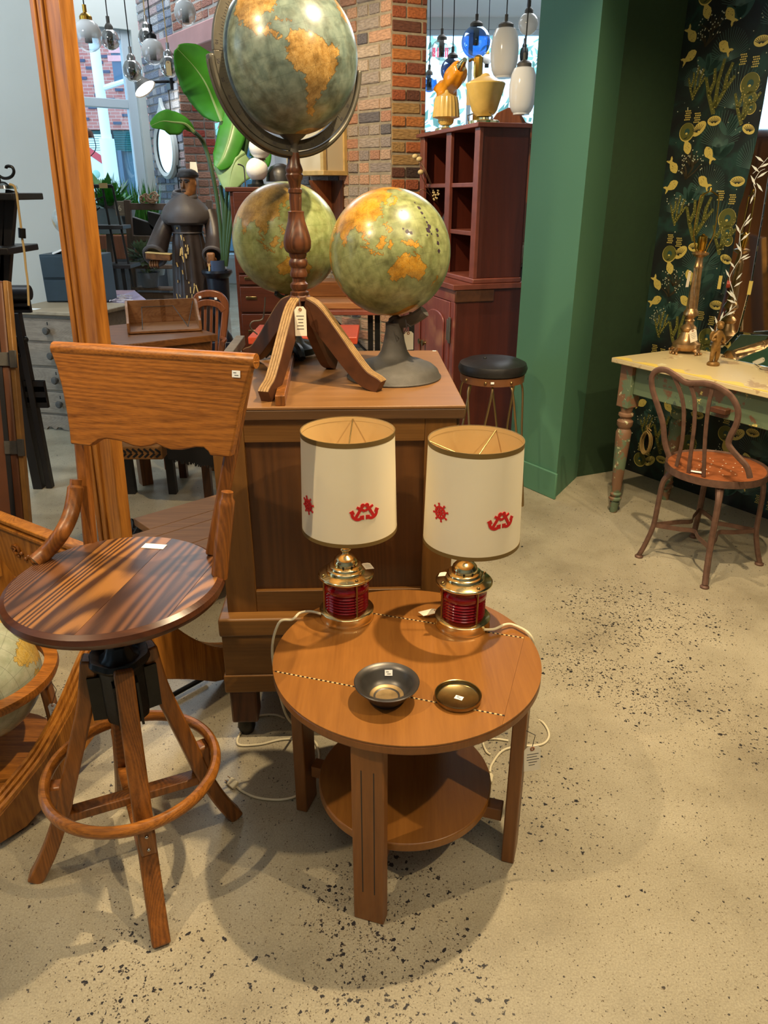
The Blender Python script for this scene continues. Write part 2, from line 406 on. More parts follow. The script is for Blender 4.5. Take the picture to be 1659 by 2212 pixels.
M['smoke_glass'] = glass('smoke_glass', (0.62, 0.62, 0.62), 0.03, 0.78)
M['blue_glass'] = glass('blue_glass', S(110, 170, 226), 0.02, 0.82, S(190, 220, 255))
M['navy_glass'] = glass('navy_glass', S(70, 96, 140), 0.03, 0.82, S(170, 190, 230))
M['pane'] = glass('pane', (0.9, 0.96, 0.98), 0.01, 0.95)
M['mirror'] = plain('mirror', S(236, 240, 240), 0.03, 1.0)
M['etch'] = plain('etch', S(240, 238, 226), 0.6)
M['mirror_white'] = plain('mirror_white', S(214, 222, 222), 0.5)
M['cream_frame'] = plain('cream_frame', S(206, 172, 108), 0.45, 0.2, 0.15, 20)
M['frosted'] = plain('frosted', S(206, 190, 158), 0.6)
M['gold_cherub'] = plain('gold_cherub', S(132, 96, 44), 0.5, 0.35, 0.35, 60)
M['cork'] = plain('cork', S(206, 180, 124), 0.8)
M['bottle'] = glass('bottle', (0.25, 0.2, 0.16), 0.03, 0.6)
M['jug'] = plain('jug', S(150, 120, 90), 0.35, 0, 0.3, 20)
M['jug_dark'] = plain('jug_dark', S(50, 34, 26), 0.3)
M['red_table'] = plain('red_table', S(178, 66, 38), 0.45, 0, 0.2, 10)
M['screen_white'] = plain('screen_white', S(226, 226, 232), 0.8)
M['pink_sign'] = emit('pink_sign', S(240, 60, 110), 1.2)
M['lamp_lit'] = emit('lamp_lit', (1.0, 0.93, 0.82), 14)
M['fringe'] = plain('fringe', S(14, 13, 15), 0.5)
M['rug_weave'] = plain('rug_weave', S(140, 96, 50), 0.8)

# red pressed-glass lens
m, nt, n, l, b = new_mat('red_glass'); M['red_glass'] = m
setc(b, S(150, 8, 22), 0.08); b.inputs['Transmission Weight'].default_value = 0.35; b.inputs['IOR'].default_value = 1.45
b.inputs['Coat Weight'].default_value = 0.6; b.inputs['Coat Roughness'].default_value = 0.05

# half-milky pendants: white at the top fading to clear glass
def fade_glass(name, zlo, zhi):
    m, nt, n, l, b = new_mat(name); setc(b, S(236, 236, 236), 0.1)
    out = n['Material Output']; tc = n.new('ShaderNodeTexCoord'); sx = n.new('ShaderNodeSeparateXYZ'); l.new(tc.outputs['Object'], sx.inputs[0])
    mr = n.new('ShaderNodeMapRange'); mr.inputs[1].default_value = zlo; mr.inputs[2].default_value = zhi; l.new(sx.outputs['Z'], mr.inputs[0])
    tr = n.new('ShaderNodeBsdfTransparent'); gl = n.new('ShaderNodeBsdfGlossy'); gl.inputs['Roughness'].default_value = 0.02
    lw = n.new('ShaderNodeLayerWeight'); lw.inputs[0].default_value = 0.3
    m1 = n.new('ShaderNodeMixShader'); l.new(lw.outputs['Facing'], m1.inputs[0]); l.new(tr.outputs[0], m1.inputs[1]); l.new(gl.outputs[0], m1.inputs[2])
    m2 = n.new('ShaderNodeMixShader'); l.new(mr.outputs[0], m2.inputs[0]); l.new(m1.outputs[0], m2.inputs[1]); l.new(b.outputs[0], m2.inputs[2])
    l.new(m2.outputs[0], out.inputs[0]); return m
M['fade_glass'] = fade_glass('fade_glass', -0.06, 0.05)

# bricks: colour by the piece
def brick_mat(name, stops, bump=0.5):
    m, nt, n, l, b = new_mat(name); setc(b, (0.3, 0.15, 0.1), 0.85)
    oi = n.new('ShaderNodeObjectInfo'); r = ramp(n, stops); r.color_ramp.interpolation = 'CONSTANT'; l.new(oi.outputs['Random'], r.inputs[0])
    tc = n.new('ShaderNodeTexCoord'); nz = n.new('ShaderNodeTexNoise'); nz.inputs['Scale'].default_value = 6; nz.inputs['Detail'].default_value = 6
    l.new(tc.outputs['Object'], nz.inputs['Vector'])
    mx = n.new('ShaderNodeMixRGB'); mx.blend_type = 'MULTIPLY'; mx.inputs[0].default_value = 0.8
    r2 = ramp(n, [(0.3, (0.55, 0.55, 0.55)), (0.65, (1.1, 1.1, 1.1))]); l.new(nz.outputs['Fac'], r2.inputs[0])
    l.new(r.outputs[0], mx.inputs[1]); l.new(r2.outputs[0], mx.inputs[2]); l.new(mx.outputs[0], b.inputs['Base Color'])
    bp = n.new('ShaderNodeBump'); bp.inputs['Strength'].default_value = bump; bp.inputs['Distance'].default_value = 0.02
    l.new(nz.outputs['Fac'], bp.inputs['Height']); l.new(bp.outputs[0], b.inputs['Normal']); return m
M['brick_red'] = brick_mat('brick_red', [(0, S(176, 98, 50)), (0.22, S(158, 84, 50)), (0.42, S(132, 72, 48)), (0.6, S(188, 116, 58)), (0.74, S(104, 62, 44)), (0.86, S(168, 130, 78)), (0.95, S(70, 50, 40))])
M['brick_pale'] = brick_mat('brick_pale', [(0, S(186, 152, 124)), (0.2, S(176, 128, 100)), (0.4, S(166, 148, 130)), (0.55, S(196, 150, 116)), (0.72, S(150, 134, 122)), (0.86, S(190, 166, 140)), (0.95, S(106, 98, 96))])
M['brick_grey'] = brick_mat('brick_grey', [(0, S(172, 180, 194)), (0.25, S(142, 152, 172)), (0.5, S(190, 192, 198)), (0.7, S(116, 126, 148)), (0.85, S(190, 170, 172))])
M['brick_pink'] = brick_mat('brick_pink', [(0, S(168, 120, 100)), (0.3, S(156, 104, 88)), (0.55, S(180, 136, 116)), (0.75, S(150, 110, 92)), (0.92, S(170, 74, 62))])

# concrete floor with exposed aggregate
m, nt, n, l, b = new_mat('concrete'); M['concrete'] = m; setc(b, (0.4, 0.36, 0.3), 0.3)
tc = n.new('ShaderNodeTexCoord')
nz = n.new('ShaderNodeTexNoise'); nz.inputs['Scale'].default_value = 2.2; nz.inputs['Detail'].default_value = 9; nz.inputs['Roughness'].default_value = 0.62
l.new(tc.outputs['Object'], nz.inputs['Vector'])
base = ramp(n, [(0.3, S(140, 130, 108)), (0.5, S(168, 158, 134)), (0.72, S(186, 176, 152))]); l.new(nz.outputs['Fac'], base.inputs[0])
fine = n.new('ShaderNodeTexNoise'); fine.inputs['Scale'].default_value = 260; fine.inputs['Detail'].default_value = 3; l.new(tc.outputs['Object'], fine.inputs['Vector'])
fr = ramp(n, [(0.35, (0.82, 0.82, 0.82)), (0.65, (1.08, 1.08, 1.08))]); l.new(fine.outputs['Fac'], fr.inputs[0])
mf = n.new('ShaderNodeMixRGB'); mf.blend_type = 'MULTIPLY'; mf.inputs[0].default_value = 1; l.new(base.outputs[0], mf.inputs[1]); l.new(fr.outputs[0], mf.inputs[2])
warp = n.new('ShaderNodeTexNoise'); warp.inputs['Scale'].default_value = 3.2; warp.inputs['Detail'].default_value = 4; l.new(tc.outputs['Object'], warp.inputs['Vector'])
wsub = n.new('ShaderNodeVectorMath'); wsub.operation = 'MULTIPLY_ADD'; wsub.inputs[1].default_value = (0.55, 0.55, 0); wsub.inputs[2].default_value = (-0.275, -0.275, 0)
l.new(warp.outputs['Color'], wsub.inputs[0])
wp = n.new('ShaderNodeVectorMath'); wp.operation = 'ADD'; l.new(tc.outputs['Object'], wp.inputs[0]); l.new(wsub.outputs[0], wp.inputs[1])
mask = None
for (px, py, R_, k_) in ((790, 2000, 0.2, 0.75), (640, 2150, 0.2, 0.6), (880, 2180, 0.2, 0.6), (1340, 1330, 0.33, 0.75), (1270, 1430, 0.25, 0.75), (1430, 1480, 0.22, 0.65), (1560, 1560, 0.24, 0.5), (1110, 1720, 0.3, 0.28), (330, 2080, 0.22, 0.4), (1500, 1330, 0.25, 0.5), (120, 1560, 0.25, 0.2)):
    p = G(px, py)
    dn = n.new('ShaderNodeVectorMath'); dn.operation = 'DISTANCE'; dn.inputs[1].default_value = p; l.new(wp.outputs[0], dn.inputs[0])
    mr = n.new('ShaderNodeMapRange'); mr.inputs[1].default_value = R_; mr.inputs[2].default_value = R_ * 0.2; mr.inputs[3].default_value = 0; mr.inputs[4].default_value = k_
    l.new(dn.outputs['Value'], mr.inputs[0])
    if mask is None: mask = mr.outputs[0]
    else:
        mm = n.new('ShaderNodeMath'); mm.operation = 'MAXIMUM'; l.new(mask, mm.inputs[0]); l.new(mr.outputs[0], mm.inputs[1]); mask = mm.outputs[0]
last = mf.outputs[0]
for (scl, rad, base_p, gain, dcol) in ((85, 0.5, 0.004, 0.8, S(44, 42, 44)), (150, 0.5, 0.05, 0.6, S(70, 64, 58)), (300, 0.5, 0.14, 0.4, S(98, 84, 64))):
    d2 = n.new('ShaderNodeTexNoise'); d2.inputs['Scale'].default_value = scl * 1.3; d2.inputs['Detail'].default_value = 1; l.new(tc.outputs['Object'], d2.inputs['Vector'])
    dv = n.new('ShaderNodeVectorMath'); dv.operation = 'MULTIPLY_ADD'; dv.inputs[1].default_value = (1.4 / scl,) * 3; l.new(d2.outputs['Color'], dv.inputs[0]); l.new(tc.outputs['Object'], dv.inputs[2])
    vo = n.new('ShaderNodeTexVoronoi'); vo.inputs['Scale'].default_value = scl; l.new(dv.outputs[0], vo.inputs['Vector'])
    sep = n.new('ShaderNodeSeparateColor'); l.new(vo.outputs['Color'], sep.inputs[0])
    thr = n.new('ShaderNodeMath'); thr.operation = 'MULTIPLY_ADD'; thr.inputs[1].default_value = gain; thr.inputs[2].default_value = base_p; l.new(mask, thr.inputs[0])
    lt = n.new('ShaderNodeMath'); lt.operation = 'LESS_THAN'; l.new(sep.outputs[0], lt.inputs[0]); l.new(thr.outputs[0], lt.inputs[1])
    sz = n.new('ShaderNodeMath'); sz.operation = 'MULTIPLY'; sz.inputs[1].default_value = rad; l.new(sep.outputs[1], sz.inputs[0])
    lt2 = n.new('ShaderNodeMath'); lt2.operation = 'LESS_THAN'; l.new(vo.outputs['Distance'], lt2.inputs[0]); l.new(sz.outputs[0], lt2.inputs[1])
    an = n.new('ShaderNodeMath'); an.operation = 'MULTIPLY'; l.new(lt.outputs[0], an.inputs[0]); l.new(lt2.outputs[0], an.inputs[1])
    mx = n.new('ShaderNodeMixRGB'); mx.inputs[2].default_value = (*dcol, 1); l.new(an.outputs[0], mx.inputs[0]); l.new(last, mx.inputs[1]); last = mx.outputs[0]
l.new(last, b.inputs['Base Color'])
rr = ramp(n, [(0.3, (0.42,) * 3), (0.7, (0.24,) * 3)]); l.new(nz.outputs['Fac'], rr.inputs[0]); l.new(rr.outputs[0], b.inputs['Roughness'])
bp = n.new('ShaderNodeBump'); bp.inputs['Strength'].default_value = 0.08; bp.inputs['Distance'].default_value = 0.002; l.new(fine.outputs['Fac'], bp.inputs['Height']); l.new(bp.outputs[0], b.inputs['Normal'])

# ---------------------------------------------------------------- room shell
HC = 3.9
struct(MB().box2((-6.1, -3.5, -0.1), (9, 14, 0)), 'floor', M['concrete'])
struct(MB().box2((-6.1, -3.5, HC), (9, 13.6, HC + .1)), 'ceiling', M['ceiling'])
struct(MB().box2((-6.1, -3.5, 0), (9, -3.4, HC)), 'wall_front', M['plaster_dim'])
ww = struct(MB().box2((-6.1, -3.4, 0), (-6.0, .6, 3.9)), 'wall_west', M['plaster_dim'])
for y0_, y1_, z0_, z1_ in ((3.6, 7.9, 0, HC), (.6, 3.6, 0, .4), (.6, 3.6, 3.6, HC)): struct(MB().box2((-6.1, y0_, z0_), (-6.0, y1_, z1_)), 'wall_panel', M['plaster_dim'], ww)
struct(MB().box2((8.9, -3.4, 0), (9.0, 13.4, HC)), 'wall_east', M['plaster_dim'])
D1 = V(-0.723, 0.691, 0); D2 = V(0.93, 0.37, 0).normalized(); D1N = V(-.691, -.723, 0); D2N = V(.37, -.93, 0).normalized(); UP = V(0, 0, 1)
def wallbox(name, a, b, z0, z1, th, mat, side=1, parent=None):
    a = Vector((*a[:2], 0)); b = Vector((*b[:2], 0)); d = (b - a).normalized(); nn = V(-d.y, d.x, 0) * side
    pl = [a, b, b + nn * th, a + nn * th]
    return struct(MB().prism([(p.x, p.y) for p in pl], z0, z1), name, mat, parent)
# pale partition on the left that the dresser stands against
wallbox('wall_left', (-2.13, 5.6), (-6.0, 3.75), 0, HC, 0.12, M['plaster'], -1)
# window wall far left
CN = V(-2.33, 8.29, 0); BD = V(-0.825, -0.565, 0).normalized()
wb = wallbox('wall_window', CN, CN + BD * 0.075, 0, HC, 0.22, M['plaster'], -1)
def wb_part(s0, s1, z0, z1):
    a = CN + BD * s0; c = CN + BD * s1; nn = V(BD.y, -BD.x, 0)
    mb = MB(); mb.prism([(q.x, q.y) for q in (a, c, c + nn * 0.22, a + nn * 0.22)], z0, z1)
    struct(mb, 'wall_panel', M['plaster'], wb)
wb_part(0.075, 1.6, 2.86, HC); wb_part(0.075, 1.6, 0, 0.5); wb_part(1.6, 4.2, 0, HC)
w1 = MB(); nn = V(BD.y, -BD.x, 0)
def bar(mb, s0, s1, z0, z1, o0=0.05, o1=0.13):
    a = CN + BD * s0; c = CN + BD * s1
    mb.prism([(q.x, q.y) for q in (a + nn * o0, c + nn * o0, c + nn * o1, a + nn * o1)], z0, z1)
bar(w1, 0.075, 0.165, 0.5, 2.86); bar(w1, 1.5, 1.6, 0.5, 2.86); bar(w1, 0.165, 1.5, 2.78, 2.86); bar(w1, 0.165, 1.5, 0.5, 0.58); bar(w1, 0.165, 1.5, 2.20, 2.28)
win1 = struct(w1, 'window_1', M['frame_paint'], bevel=0.006)
for z0, z1 in ((0.58, 2.20), (2.28, 2.78)):
    q = MB(); bar(q, 0.165, 1.5, z0, z1, 0.085, 0.092); q.build('pane', M['pane'], win1)

# brick masonry -------------------------------------------------------------
def brick_mesh(k):
    rnd = random.Random(k); c = 0.04; vs = []; 
    # chamfered unit block, slightly uneven
    mb = MB(); P = []
    for x in (-.5, .5):
        for y in (-.5, .5):
            for z in (-.5, .5):
                for a in range(3):
                    p = [x, y, z]; ch = (0.03, 0.12, 0.09)
                    for q in range(3):
                        if q != a: p[q] -= math.copysign(ch[q] * rnd.uniform(0.6, 1.3), p[q])
                    P.append(p)
    import bmesh
    bm = bmesh.new()
    for p in P: bm.verts.new(p)
    bmesh.ops.convex_hull(bm, input=bm.verts)
    me = bpy.data.meshes.new('brick'); bm.to_mesh(me); bm.free()
    me.polygons.foreach_set('use_smooth', [False] * len(me.polygons)); return me
BRICKS = [brick_mesh(i) for i in range(4)]
def lay(wall, org, dx, nrm, length, z0, z1, course, mat, rnd, lead=0.0, mix=0.35, depth=0.06, pick=None, skip=None):
    BM = []
    for bm_ in BRICKS:
        me = bm_.copy(); me.materials.clear(); me.materials.append(mat); BM.append(me)
    z = z0; row = 0; first = None
    while z < z1:
        x = lead if row % 2 == 0 else lead; k = 0
        while x < length - 0.03:
            if row % 7 == 3: w = 0.103
            else:
                w = 0.103 if (k == 0 and row % 2) or rnd.random() < mix * 0.5 else 0.212
            w = min(w, length - x)
            mt = BM[rnd.randrange(4)]
            h = course - 0.013
            c = Vector(org) + dx * (x + w / 2) + V(0, 0, z + h / 2) + nrm * (0.004 + rnd.uniform(-0.004, 0.004) - depth / 2)
            if skip is None or not skip(c):
                o = bpy.data.objects.new('brick', pick(c, mt) if pick else mt); COL.objects.link(o)
                o.matrix_world = frame(c, dx, nrm, UP) @ Matrix.Rotation(rnd.uniform(-.012, .012), 4, 'Y') @ Matrix.Diagonal((w - 0.011, depth, h * rnd.uniform(.94, 1.03), 1))
                mw = o.matrix_world.copy(); o.parent = wall; o.matrix_parent_inverse = Matrix.Identity(4); o.matrix_local = mw
            x += w; k += 1
        z += course; row += 1
rb = random.Random(3)
K = V(0.049, 5.5, 0)
pl = [K, K + D2 * 0.243, K + D2 * 0.243 + D1 * 1.0, K + D1 * 1.0]
pier = struct(MB().prism([((p + V(0, .006, 0)).x, (p + V(0, .006, 0)).y) for p in pl], 0, 3.9), 'wall_pier', M['mortar'])
lay(pier, K, D2, D2N, 0.243, 0.7, 2.75, 0.0765, M['brick_red'], rb, mix=0.4)
def low_only(c): return False
lay(pier, K, D1, D1N, 1.0, 0.35, 2.75, 0.0765, M['brick_pale'], rb, mix=0.9)
# long painted brick wall with its jamb and steel lintel
J = V(-1.853, 7.64, 0); DW = V(-.591, .807, 0).normalized(); CWN = V(-.807, -.591, 0).normalized(); CN2 = J + DW * .807
pl = [J, J + D2 * 0.30, CN2 + D2 * 0.30, CN2]
wbk = struct(MB().prism([((p + V(.004, .008, 0)).x, (p + V(.004, .008, 0)).y) for p in pl], 0, 3.9), 'wall_brick', M['mortar_pale'])
lay(wbk, J, DW, CWN, .807, 0.9, 3.4, 0.07, M['brick_grey'], rb, mix=0.5, pick=None)
lay(wbk, J, D2, D2N, 0.30, 0.8, 2.55, 0.07, M['brick_pink'], rb, mix=0.4)
a = J; e = J - DW * 2.35; lin = MB()
lin.prism([(q.x, q.y) for q in (e, a, a + D2 * 0.27, e + D2 * 0.27)], 2.58, 3.9)
lo = struct(lin, 'wall_lintel', M['mortar_pale'])
lay(lo, J - DW * 1.6, DW, CWN, 1.59, 2.74, 3.3, 0.07, M['brick_pink'], rb, mix=0.5)
a = J + DW * .45; lb = MB(); lb.prism([(q.x, q.y) for q in (e + CWN * 0.02, a + CWN * 0.02, a - CWN * 0.2, e - CWN * 0.2)], 2.57, 2.72); lb.build('lintel_band', M['lintel'], lo, bevel=0.01)
# corner filler and far back wall with shop windows
wallbox('wall_corner', CN2 + D2 * 0.30, (-3.3, 13.4), 0, HC, 0.15, M['plaster'], 1)
back = struct(MB().box2((-3.6, 13.4, 0), (-3.0, 13.6, HC)), 'wall_back', M['plaster_dim'])
for x0, x1, z0, z1 in ((-2.0, 0.35, 0, HC), (3.6, 9, 0, HC), (-3.0, -2.0, 3.3, HC), (0.35, 3.6, 3.75, HC), (-3.0, -2.0, 0, 0.4), (0.35, 3.6, 0, 0.5)):
    struct(MB().box2((x0, 13.4, z0), (x1, 13.6, z1)), 'wall_panel', M['plaster_dim'], back)
for i, (x0, x1, z0, z1, ms) in enumerate(((-3.0, -2.0, 0.4, 3.3, ()), (0.35, 3.6, 0.5, 3.75, (1.35, 2.45)))):
    f = MB()
    for a_, b_ in (((x0, z0), (x0 + .07, z1)), ((x1 - .07, z0), (x1, z1)), ((x0 + .07, z1 - .07), (x1 - .07, z1)), ((x0 + .07, z0), (x1 - .07, z0 + .07)), ((x0 + .07, 1.9), (x1 - .07, 1.97))):
        f.box2((a_[0], 13.44, a_[1]), (b_[0], 13.54, b_[1]))
    for xm in ms: f.box2((xm - .03, 13.44, z0 + .07), (xm + .03, 13.54, z1 - .07))
    wn_ = struct(f, 'window_%d' % (i + 2), M['frame_paint'], bevel=0.006)
    q = MB().box2((x0 + .07, 13.48, z0 + .07), (x1 - .07, 13.487, z1 - .07)); q.build('pane', M['pane'], wn_)
# outer seals so that only the windows let daylight in
wallbox('wall_seal', CN + BD * 4.2, (-6.1, 6.0), 0, HC, 0.1, M['plaster_dim'], -1)

# green column, its return with shade in the paint colour and the papered alcove wall -------------------
gp = [(0.682, 3.835), (0.877, 3.542), (1.07, 3.86)]
gcol = struct(MB().prism(gp + [(1.09, 3.9), (1.0, 4.05)], 0, 3.9), 'wall_column', M['green_paint'])
struct(MB().prism([(1.0698, 3.8596), (1.372, 3.988), (1.44, 4.1), (1.02, 4.07)], 0, 3.9), 'wall_alcove', M['green_shaded'])
W0 = V(1.372, 3.988, 0); WD = V(0.56, -0.828, 0).normalized(); WNr = V(-0.828, -0.56, 0).normalized()
bb = MB()
q0 = V(0.682, 3.835, 0); q1 = V(0.877, 3.542, 0); dd = (q1 - q0).normalized(); o_ = V(dd.y, -dd.x, 0) * 0.014
bb.prism([(q.x, q.y) for q in (q0, q1 + dd * 0.012, q1 + dd * 0.012 + o_, q0 + o_)], 0, 0.14)
struct(bb, 'baseboard_right', M['green_paint'], bevel=0.004)
# ---------------------------------------------------------------- the street outside
m, nt, n, l, b = new_mat('street_brick'); M['street_brick'] = m; setc(b, (0.4, 0.2, 0.16), 0.9)
tc = n.new('ShaderNodeTexCoord'); mp = n.new('ShaderNodeMapping'); mp.inputs['Rotation'].default_value = (math.pi / 2, 0, 0); l.new(tc.outputs['Object'], mp.inputs['Vector'])
bt = n.new('ShaderNodeTexBrick'); bt.inputs['Color1'].default_value = (*S(196, 120, 110), 1); bt.inputs['Color2'].default_value = (*S(184, 104, 96), 1); bt.inputs['Mortar'].default_value = (*S(200, 160, 150), 1)
bt.inputs['Scale'].default_value = 1.0; bt.inputs['Brick Width'].default_value = 0.24; bt.inputs['Row Height'].default_value = 0.075; bt.inputs['Mortar Size'].default_value = 0.008
l.new(mp.outputs[0], bt.inputs['Vector']); l.new(bt.outputs['Color'], b.inputs['Base Color'])
M['asphalt'] = plain('asphalt', S(120, 124, 126), 0.9); M['street_slat'] = plain('street_slat', S(40, 104, 108), 0.6)
M['street_dark'] = plain('street_dark', S(54, 92, 112), 0.25); M['street_white'] = plain('street_white', S(236, 238, 238), 0.6)
M['street_band'] = plain('street_band', S(70, 98, 122), 0.6); M['dark_brick'] = plain('dark_brick', S(62, 74, 100), 0.8)
M['street_pink'] = plain('street_pink', S(232, 160, 160), 0.7); M['poster_red'] = plain('poster_red', S(210, 70, 80), 0.7)
M['poster_ink'] = plain('poster_ink', S(40, 60, 70), 0.7); M['street_leaf'] = plain('street_leaf', S(150, 186, 168), 0.8, 0, 0.3, 2)
struct(MB().box2((-40, 14.5, -0.2), (40, 60, -0.05)), 'ground', M['asphalt'])
YB = 21.0
bld = thing('brick_building', 'red brick building across the street seen through the left shop window', 'building', (-6, YB, 0))
zb = D(230, 280, YB).z; zs = D(230, 325, YB).z
MB().box2((-16, YB, zb), (-2.6, YB + 4, 9)).build('facade', M['street_brick'], bld)
MB().box2((-16, YB + 0.15, 0), (-2.6, YB + 4, zs)).build('shopfront', M['street_dark'], bld)
MB().box2((-16, YB + 0.2, zs), (-2.6, YB + 4, zb)).build('louver_recess', M['street_dark'], bld)
for i in range(9):
    z = zs + (zb - zs) * (i + 0.5) / 9
    for x0, x1 in ((-11, -6.95), (-6.85, -4.6)):
        q = MB(); q.box((0, 0, 0), (x1 - x0, 0.12, (zb - zs) / 9 * 0.62), Tr((x0 + x1) / 2, YB + 0.1, z) @ Matrix.Rotation(0.5, 4, 'X')); q.build('slat', M['street_slat'], bld)
for px in (235, 262): 
    x = D(px, 360, YB).x; MB().box2((x - .05, YB - .02, 0), (x + .05, YB + .2, zs)).build('shopfront_post', M['street_band'], bld)
for px, py in ((175, 131), (214, 135), (195, 147), (229, 155), (179, 169), (212, 186), (258, 194), (214, 205), (225, 246), (273, 249), (184, 257), (226, 273), (254, 266), (228, 122), (240, 215), (200, 232), (262, 140), (170, 205)):
    p = D(px, py, YB); MB().box((p.x, YB - 0.005, p.z), (0.2, 0.06, 0.06)).build('dark_brick', M['dark_brick'], bld)
# poster on the shop window opposite
c = D(207, 365, YB); po = thing('shop_poster', 'white poster with a red shape behind the shop window opposite', 'poster', (c.x, YB + 0.05, c.z))
MB().box((c.x, YB + 0.06, c.z), (1.0, 0.03, 1.6)).build('sheet', M['street_white'], po)
MB().box((0, 0, 0), (0.6, 0.02, 0.16), Tr(c.x + .05, YB + .04, c.z + .3) @ Matrix.Rotation(0.6, 4, 'Y')).build('red_shape', M['poster_red'], po)
MB().ball((c.x - .02, YB + .04, c.z - .12), 0.1, 6, sc=(1, .2, 1)).build('green_shape', M['street_leaf'], po)
tv, tf = text_mesh('TEAU', 0.34, 0.01); MB()._add(tv, tf, frame((c.x + 0.1, YB + .03, c.z - .45), (1, 0, 0), (0, 0, 1), (0, -1, 0))).build('lettering', M['poster_ink'], po)
# lamp post with banner
YL = 17.0; b0 = V(-.3345 * YL, YL, 0); lp = thing('street_lamp_post', 'white street lamp post with a blue banner outside the left window', 'lamp post', (b0.x, YL, 0))
MB().tube([(b0.x, YL, 0), (b0.x, YL, 7)], 0.10, 12).build('pole', M['street_white'], lp)
MB().tube([(b0.x, YL, 0), (b0.x, YL, D(0, 300, YL).z)], 0.15, 12).build('pole_base', M['street_white'], lp)
bt0 = D(249, 100, YL); bt1 = D(270, 178, YL)
MB().box2((bt0.x - .1, YL - .02, bt1.z), (bt1.x + .06, YL + .02, bt0.z)).build('banner', M['street_band'], lp)
MB().tube([(b0.x, YL, bt1.z - .12), (bt1.x + .06, YL, bt1.z + .04)], 0.05, 8).build('banner_arm', M['street_white'], lp)
for i, w_ in enumerate((.42, .3, .46, .55)):
    MB().box(((bt0.x + bt1.x) / 2, YL - .03, bt1.z + .95 - i * .2 - (0.0 if i < 3 else -.06)), (w_ * .8, .02, .1)).build('banner_line', M['street_pink'], lp)
# trees beyond the far windows
rt = random.Random(5)
for i, (x, y, h, lab) in enumerate(((0.9, 19, 4.6, 'leafy street tree outside the far window left of the hanging lamps'), (3.9, 20, 5.2, 'leafy street tree outside the far window behind the white lamps'), (-3.6, 20, 4.8, 'street tree outside the narrow window behind the banana plant'))):
    t = thing('street_tree', lab, 'tree', (x, y, -0.05), 0, 'street trees outside the far windows')
    MB().tube([(x, y, -0.05), (x + .05, y, 1.4), (x, y, h * .6)], [.12, .09, .05], 8).build('trunk', M['rack_wood'], t)
    fo = MB()
    for k in range(420):
        a = rt.uniform(0, 6.28); r_ = rt.uniform(0, 1) ** .5 * 1.5; z = rt.uniform(0.7, h)
        c = V(x + r_ * math.cos(a), y + r_ * math.sin(a), z); d = V(rt.uniform(-1, 1), rt.uniform(-1, 1), rt.uniform(-1, 1)).normalized(); e = d.orthogonal().normalized()
        s_ = rt.uniform(.1, .2); fo._add([c - d * s_, c + e * s_ * .5, c + d * s_, c - e * s_ * .5], [(0, 1, 2, 3)])
    tag(fo.build('foliage', M['street_leaf'], t), kind='stuff')
# ---------------------------------------------------------------- round occasional table
def clip(poly, p, d):             # keep the part of poly to the left of the line p + t d
    out = []
    for i in range(len(poly)):
        a, b_ = poly[i], poly[(i + 1) % len(poly)]
        sa = d[0] * (a[1] - p[1]) - d[1] * (a[0] - p[0]); sb = d[0] * (b_[1] - p[1]) - d[1] * (b_[0] - p[0])
        if sa >= 0: out.append(a)
        if sa * sb < 0:
            t = sa / (sa - sb); out.append((a[0] + t * (b_[0] - a[0]), a[1] + t * (b_[1] - a[1])))
    return out
TC = V(0.050, 1.390, 0); TZ = 0.505; TR = 0.295
tb = thing('round_table', 'low round oak side table with a lower round shelf under the two red lamps', 'table', (TC.x, TC.y, 0))
disk = [(TC.x + TR * math.cos(2 * math.pi * i / 120), TC.y + TR * math.sin(2 * math.pi * i / 120)) for i in range(120)]
ld = (0.9545, -0.298); pd = (0.298, 0.9545)
pA = G(582, 1448, TZ); pB = G(805, 1325, TZ); pC = G(1110, 1465, TZ)
ring_ = lambda pts: [((x - TC.x), (y - TC.y)) for x, y in pts]
MB().prism([(x, y) for x, y in disk], TZ - 0.024, TZ - 0.003).build('tabletop', M['table_leg'], tb, bevel=0.004)
left_of_end = clip(disk, (pC.x, pC.y), pd)
g = 0.0004
for nm, poly in (('board', clip(left_of_end, (pB.x, pB.y + g), ld)),
                 ('board', clip(clip(left_of_end, (pA.x, pA.y + g), ld), (pB.x, pB.y - g), (-ld[0], -ld[1]))),
                 ('board', clip(left_of_end, (pA.x, pA.y - g), (-ld[0], -ld[1]))),
                 ('end_board', clip(disk, (pC.x + g, pC.y), (-pd[0], -pd[1])))):
    mb = MB().prism(poly, TZ - 0.003, TZ)
    mb.build(nm, M['table_top'], tb)
for p0 in (pA, pB):
    mb = MB(); md_ = MB(); k = 0; t = 0.0
    while True:
        q = V(p0.x + ld[0] * t, p0.y + ld[1] * t, 0)
        if t > 0.02 and ((q - V(TC.x, TC.y, 0)).length > TR - 0.006 or ld[0] * 0 + (q - pC).dot(V(ld[0], ld[1], 0)) > 0): break
        if (q - V(TC.x, TC.y, 0)).length < TR - 0.004:
            (mb if k % 2 == 0 else md_).box((0, 0, 0), (0.0052, 0.0034, 0.0008), Tr(q.x, q.y, TZ + 0.0002) @ Rz(math.atan2(ld[1], ld[0])))
        t += 0.0052; k += 1
    tag(mb.build('inlay_light', M['cork'], tb), kind='stuff'); tag(md_.build('inlay_dark', M['black_wood'], tb), kind='stuff')
fd = V(-0.30, -0.95, 0).normalized(); rd = V(-fd.y, fd.x, 0)
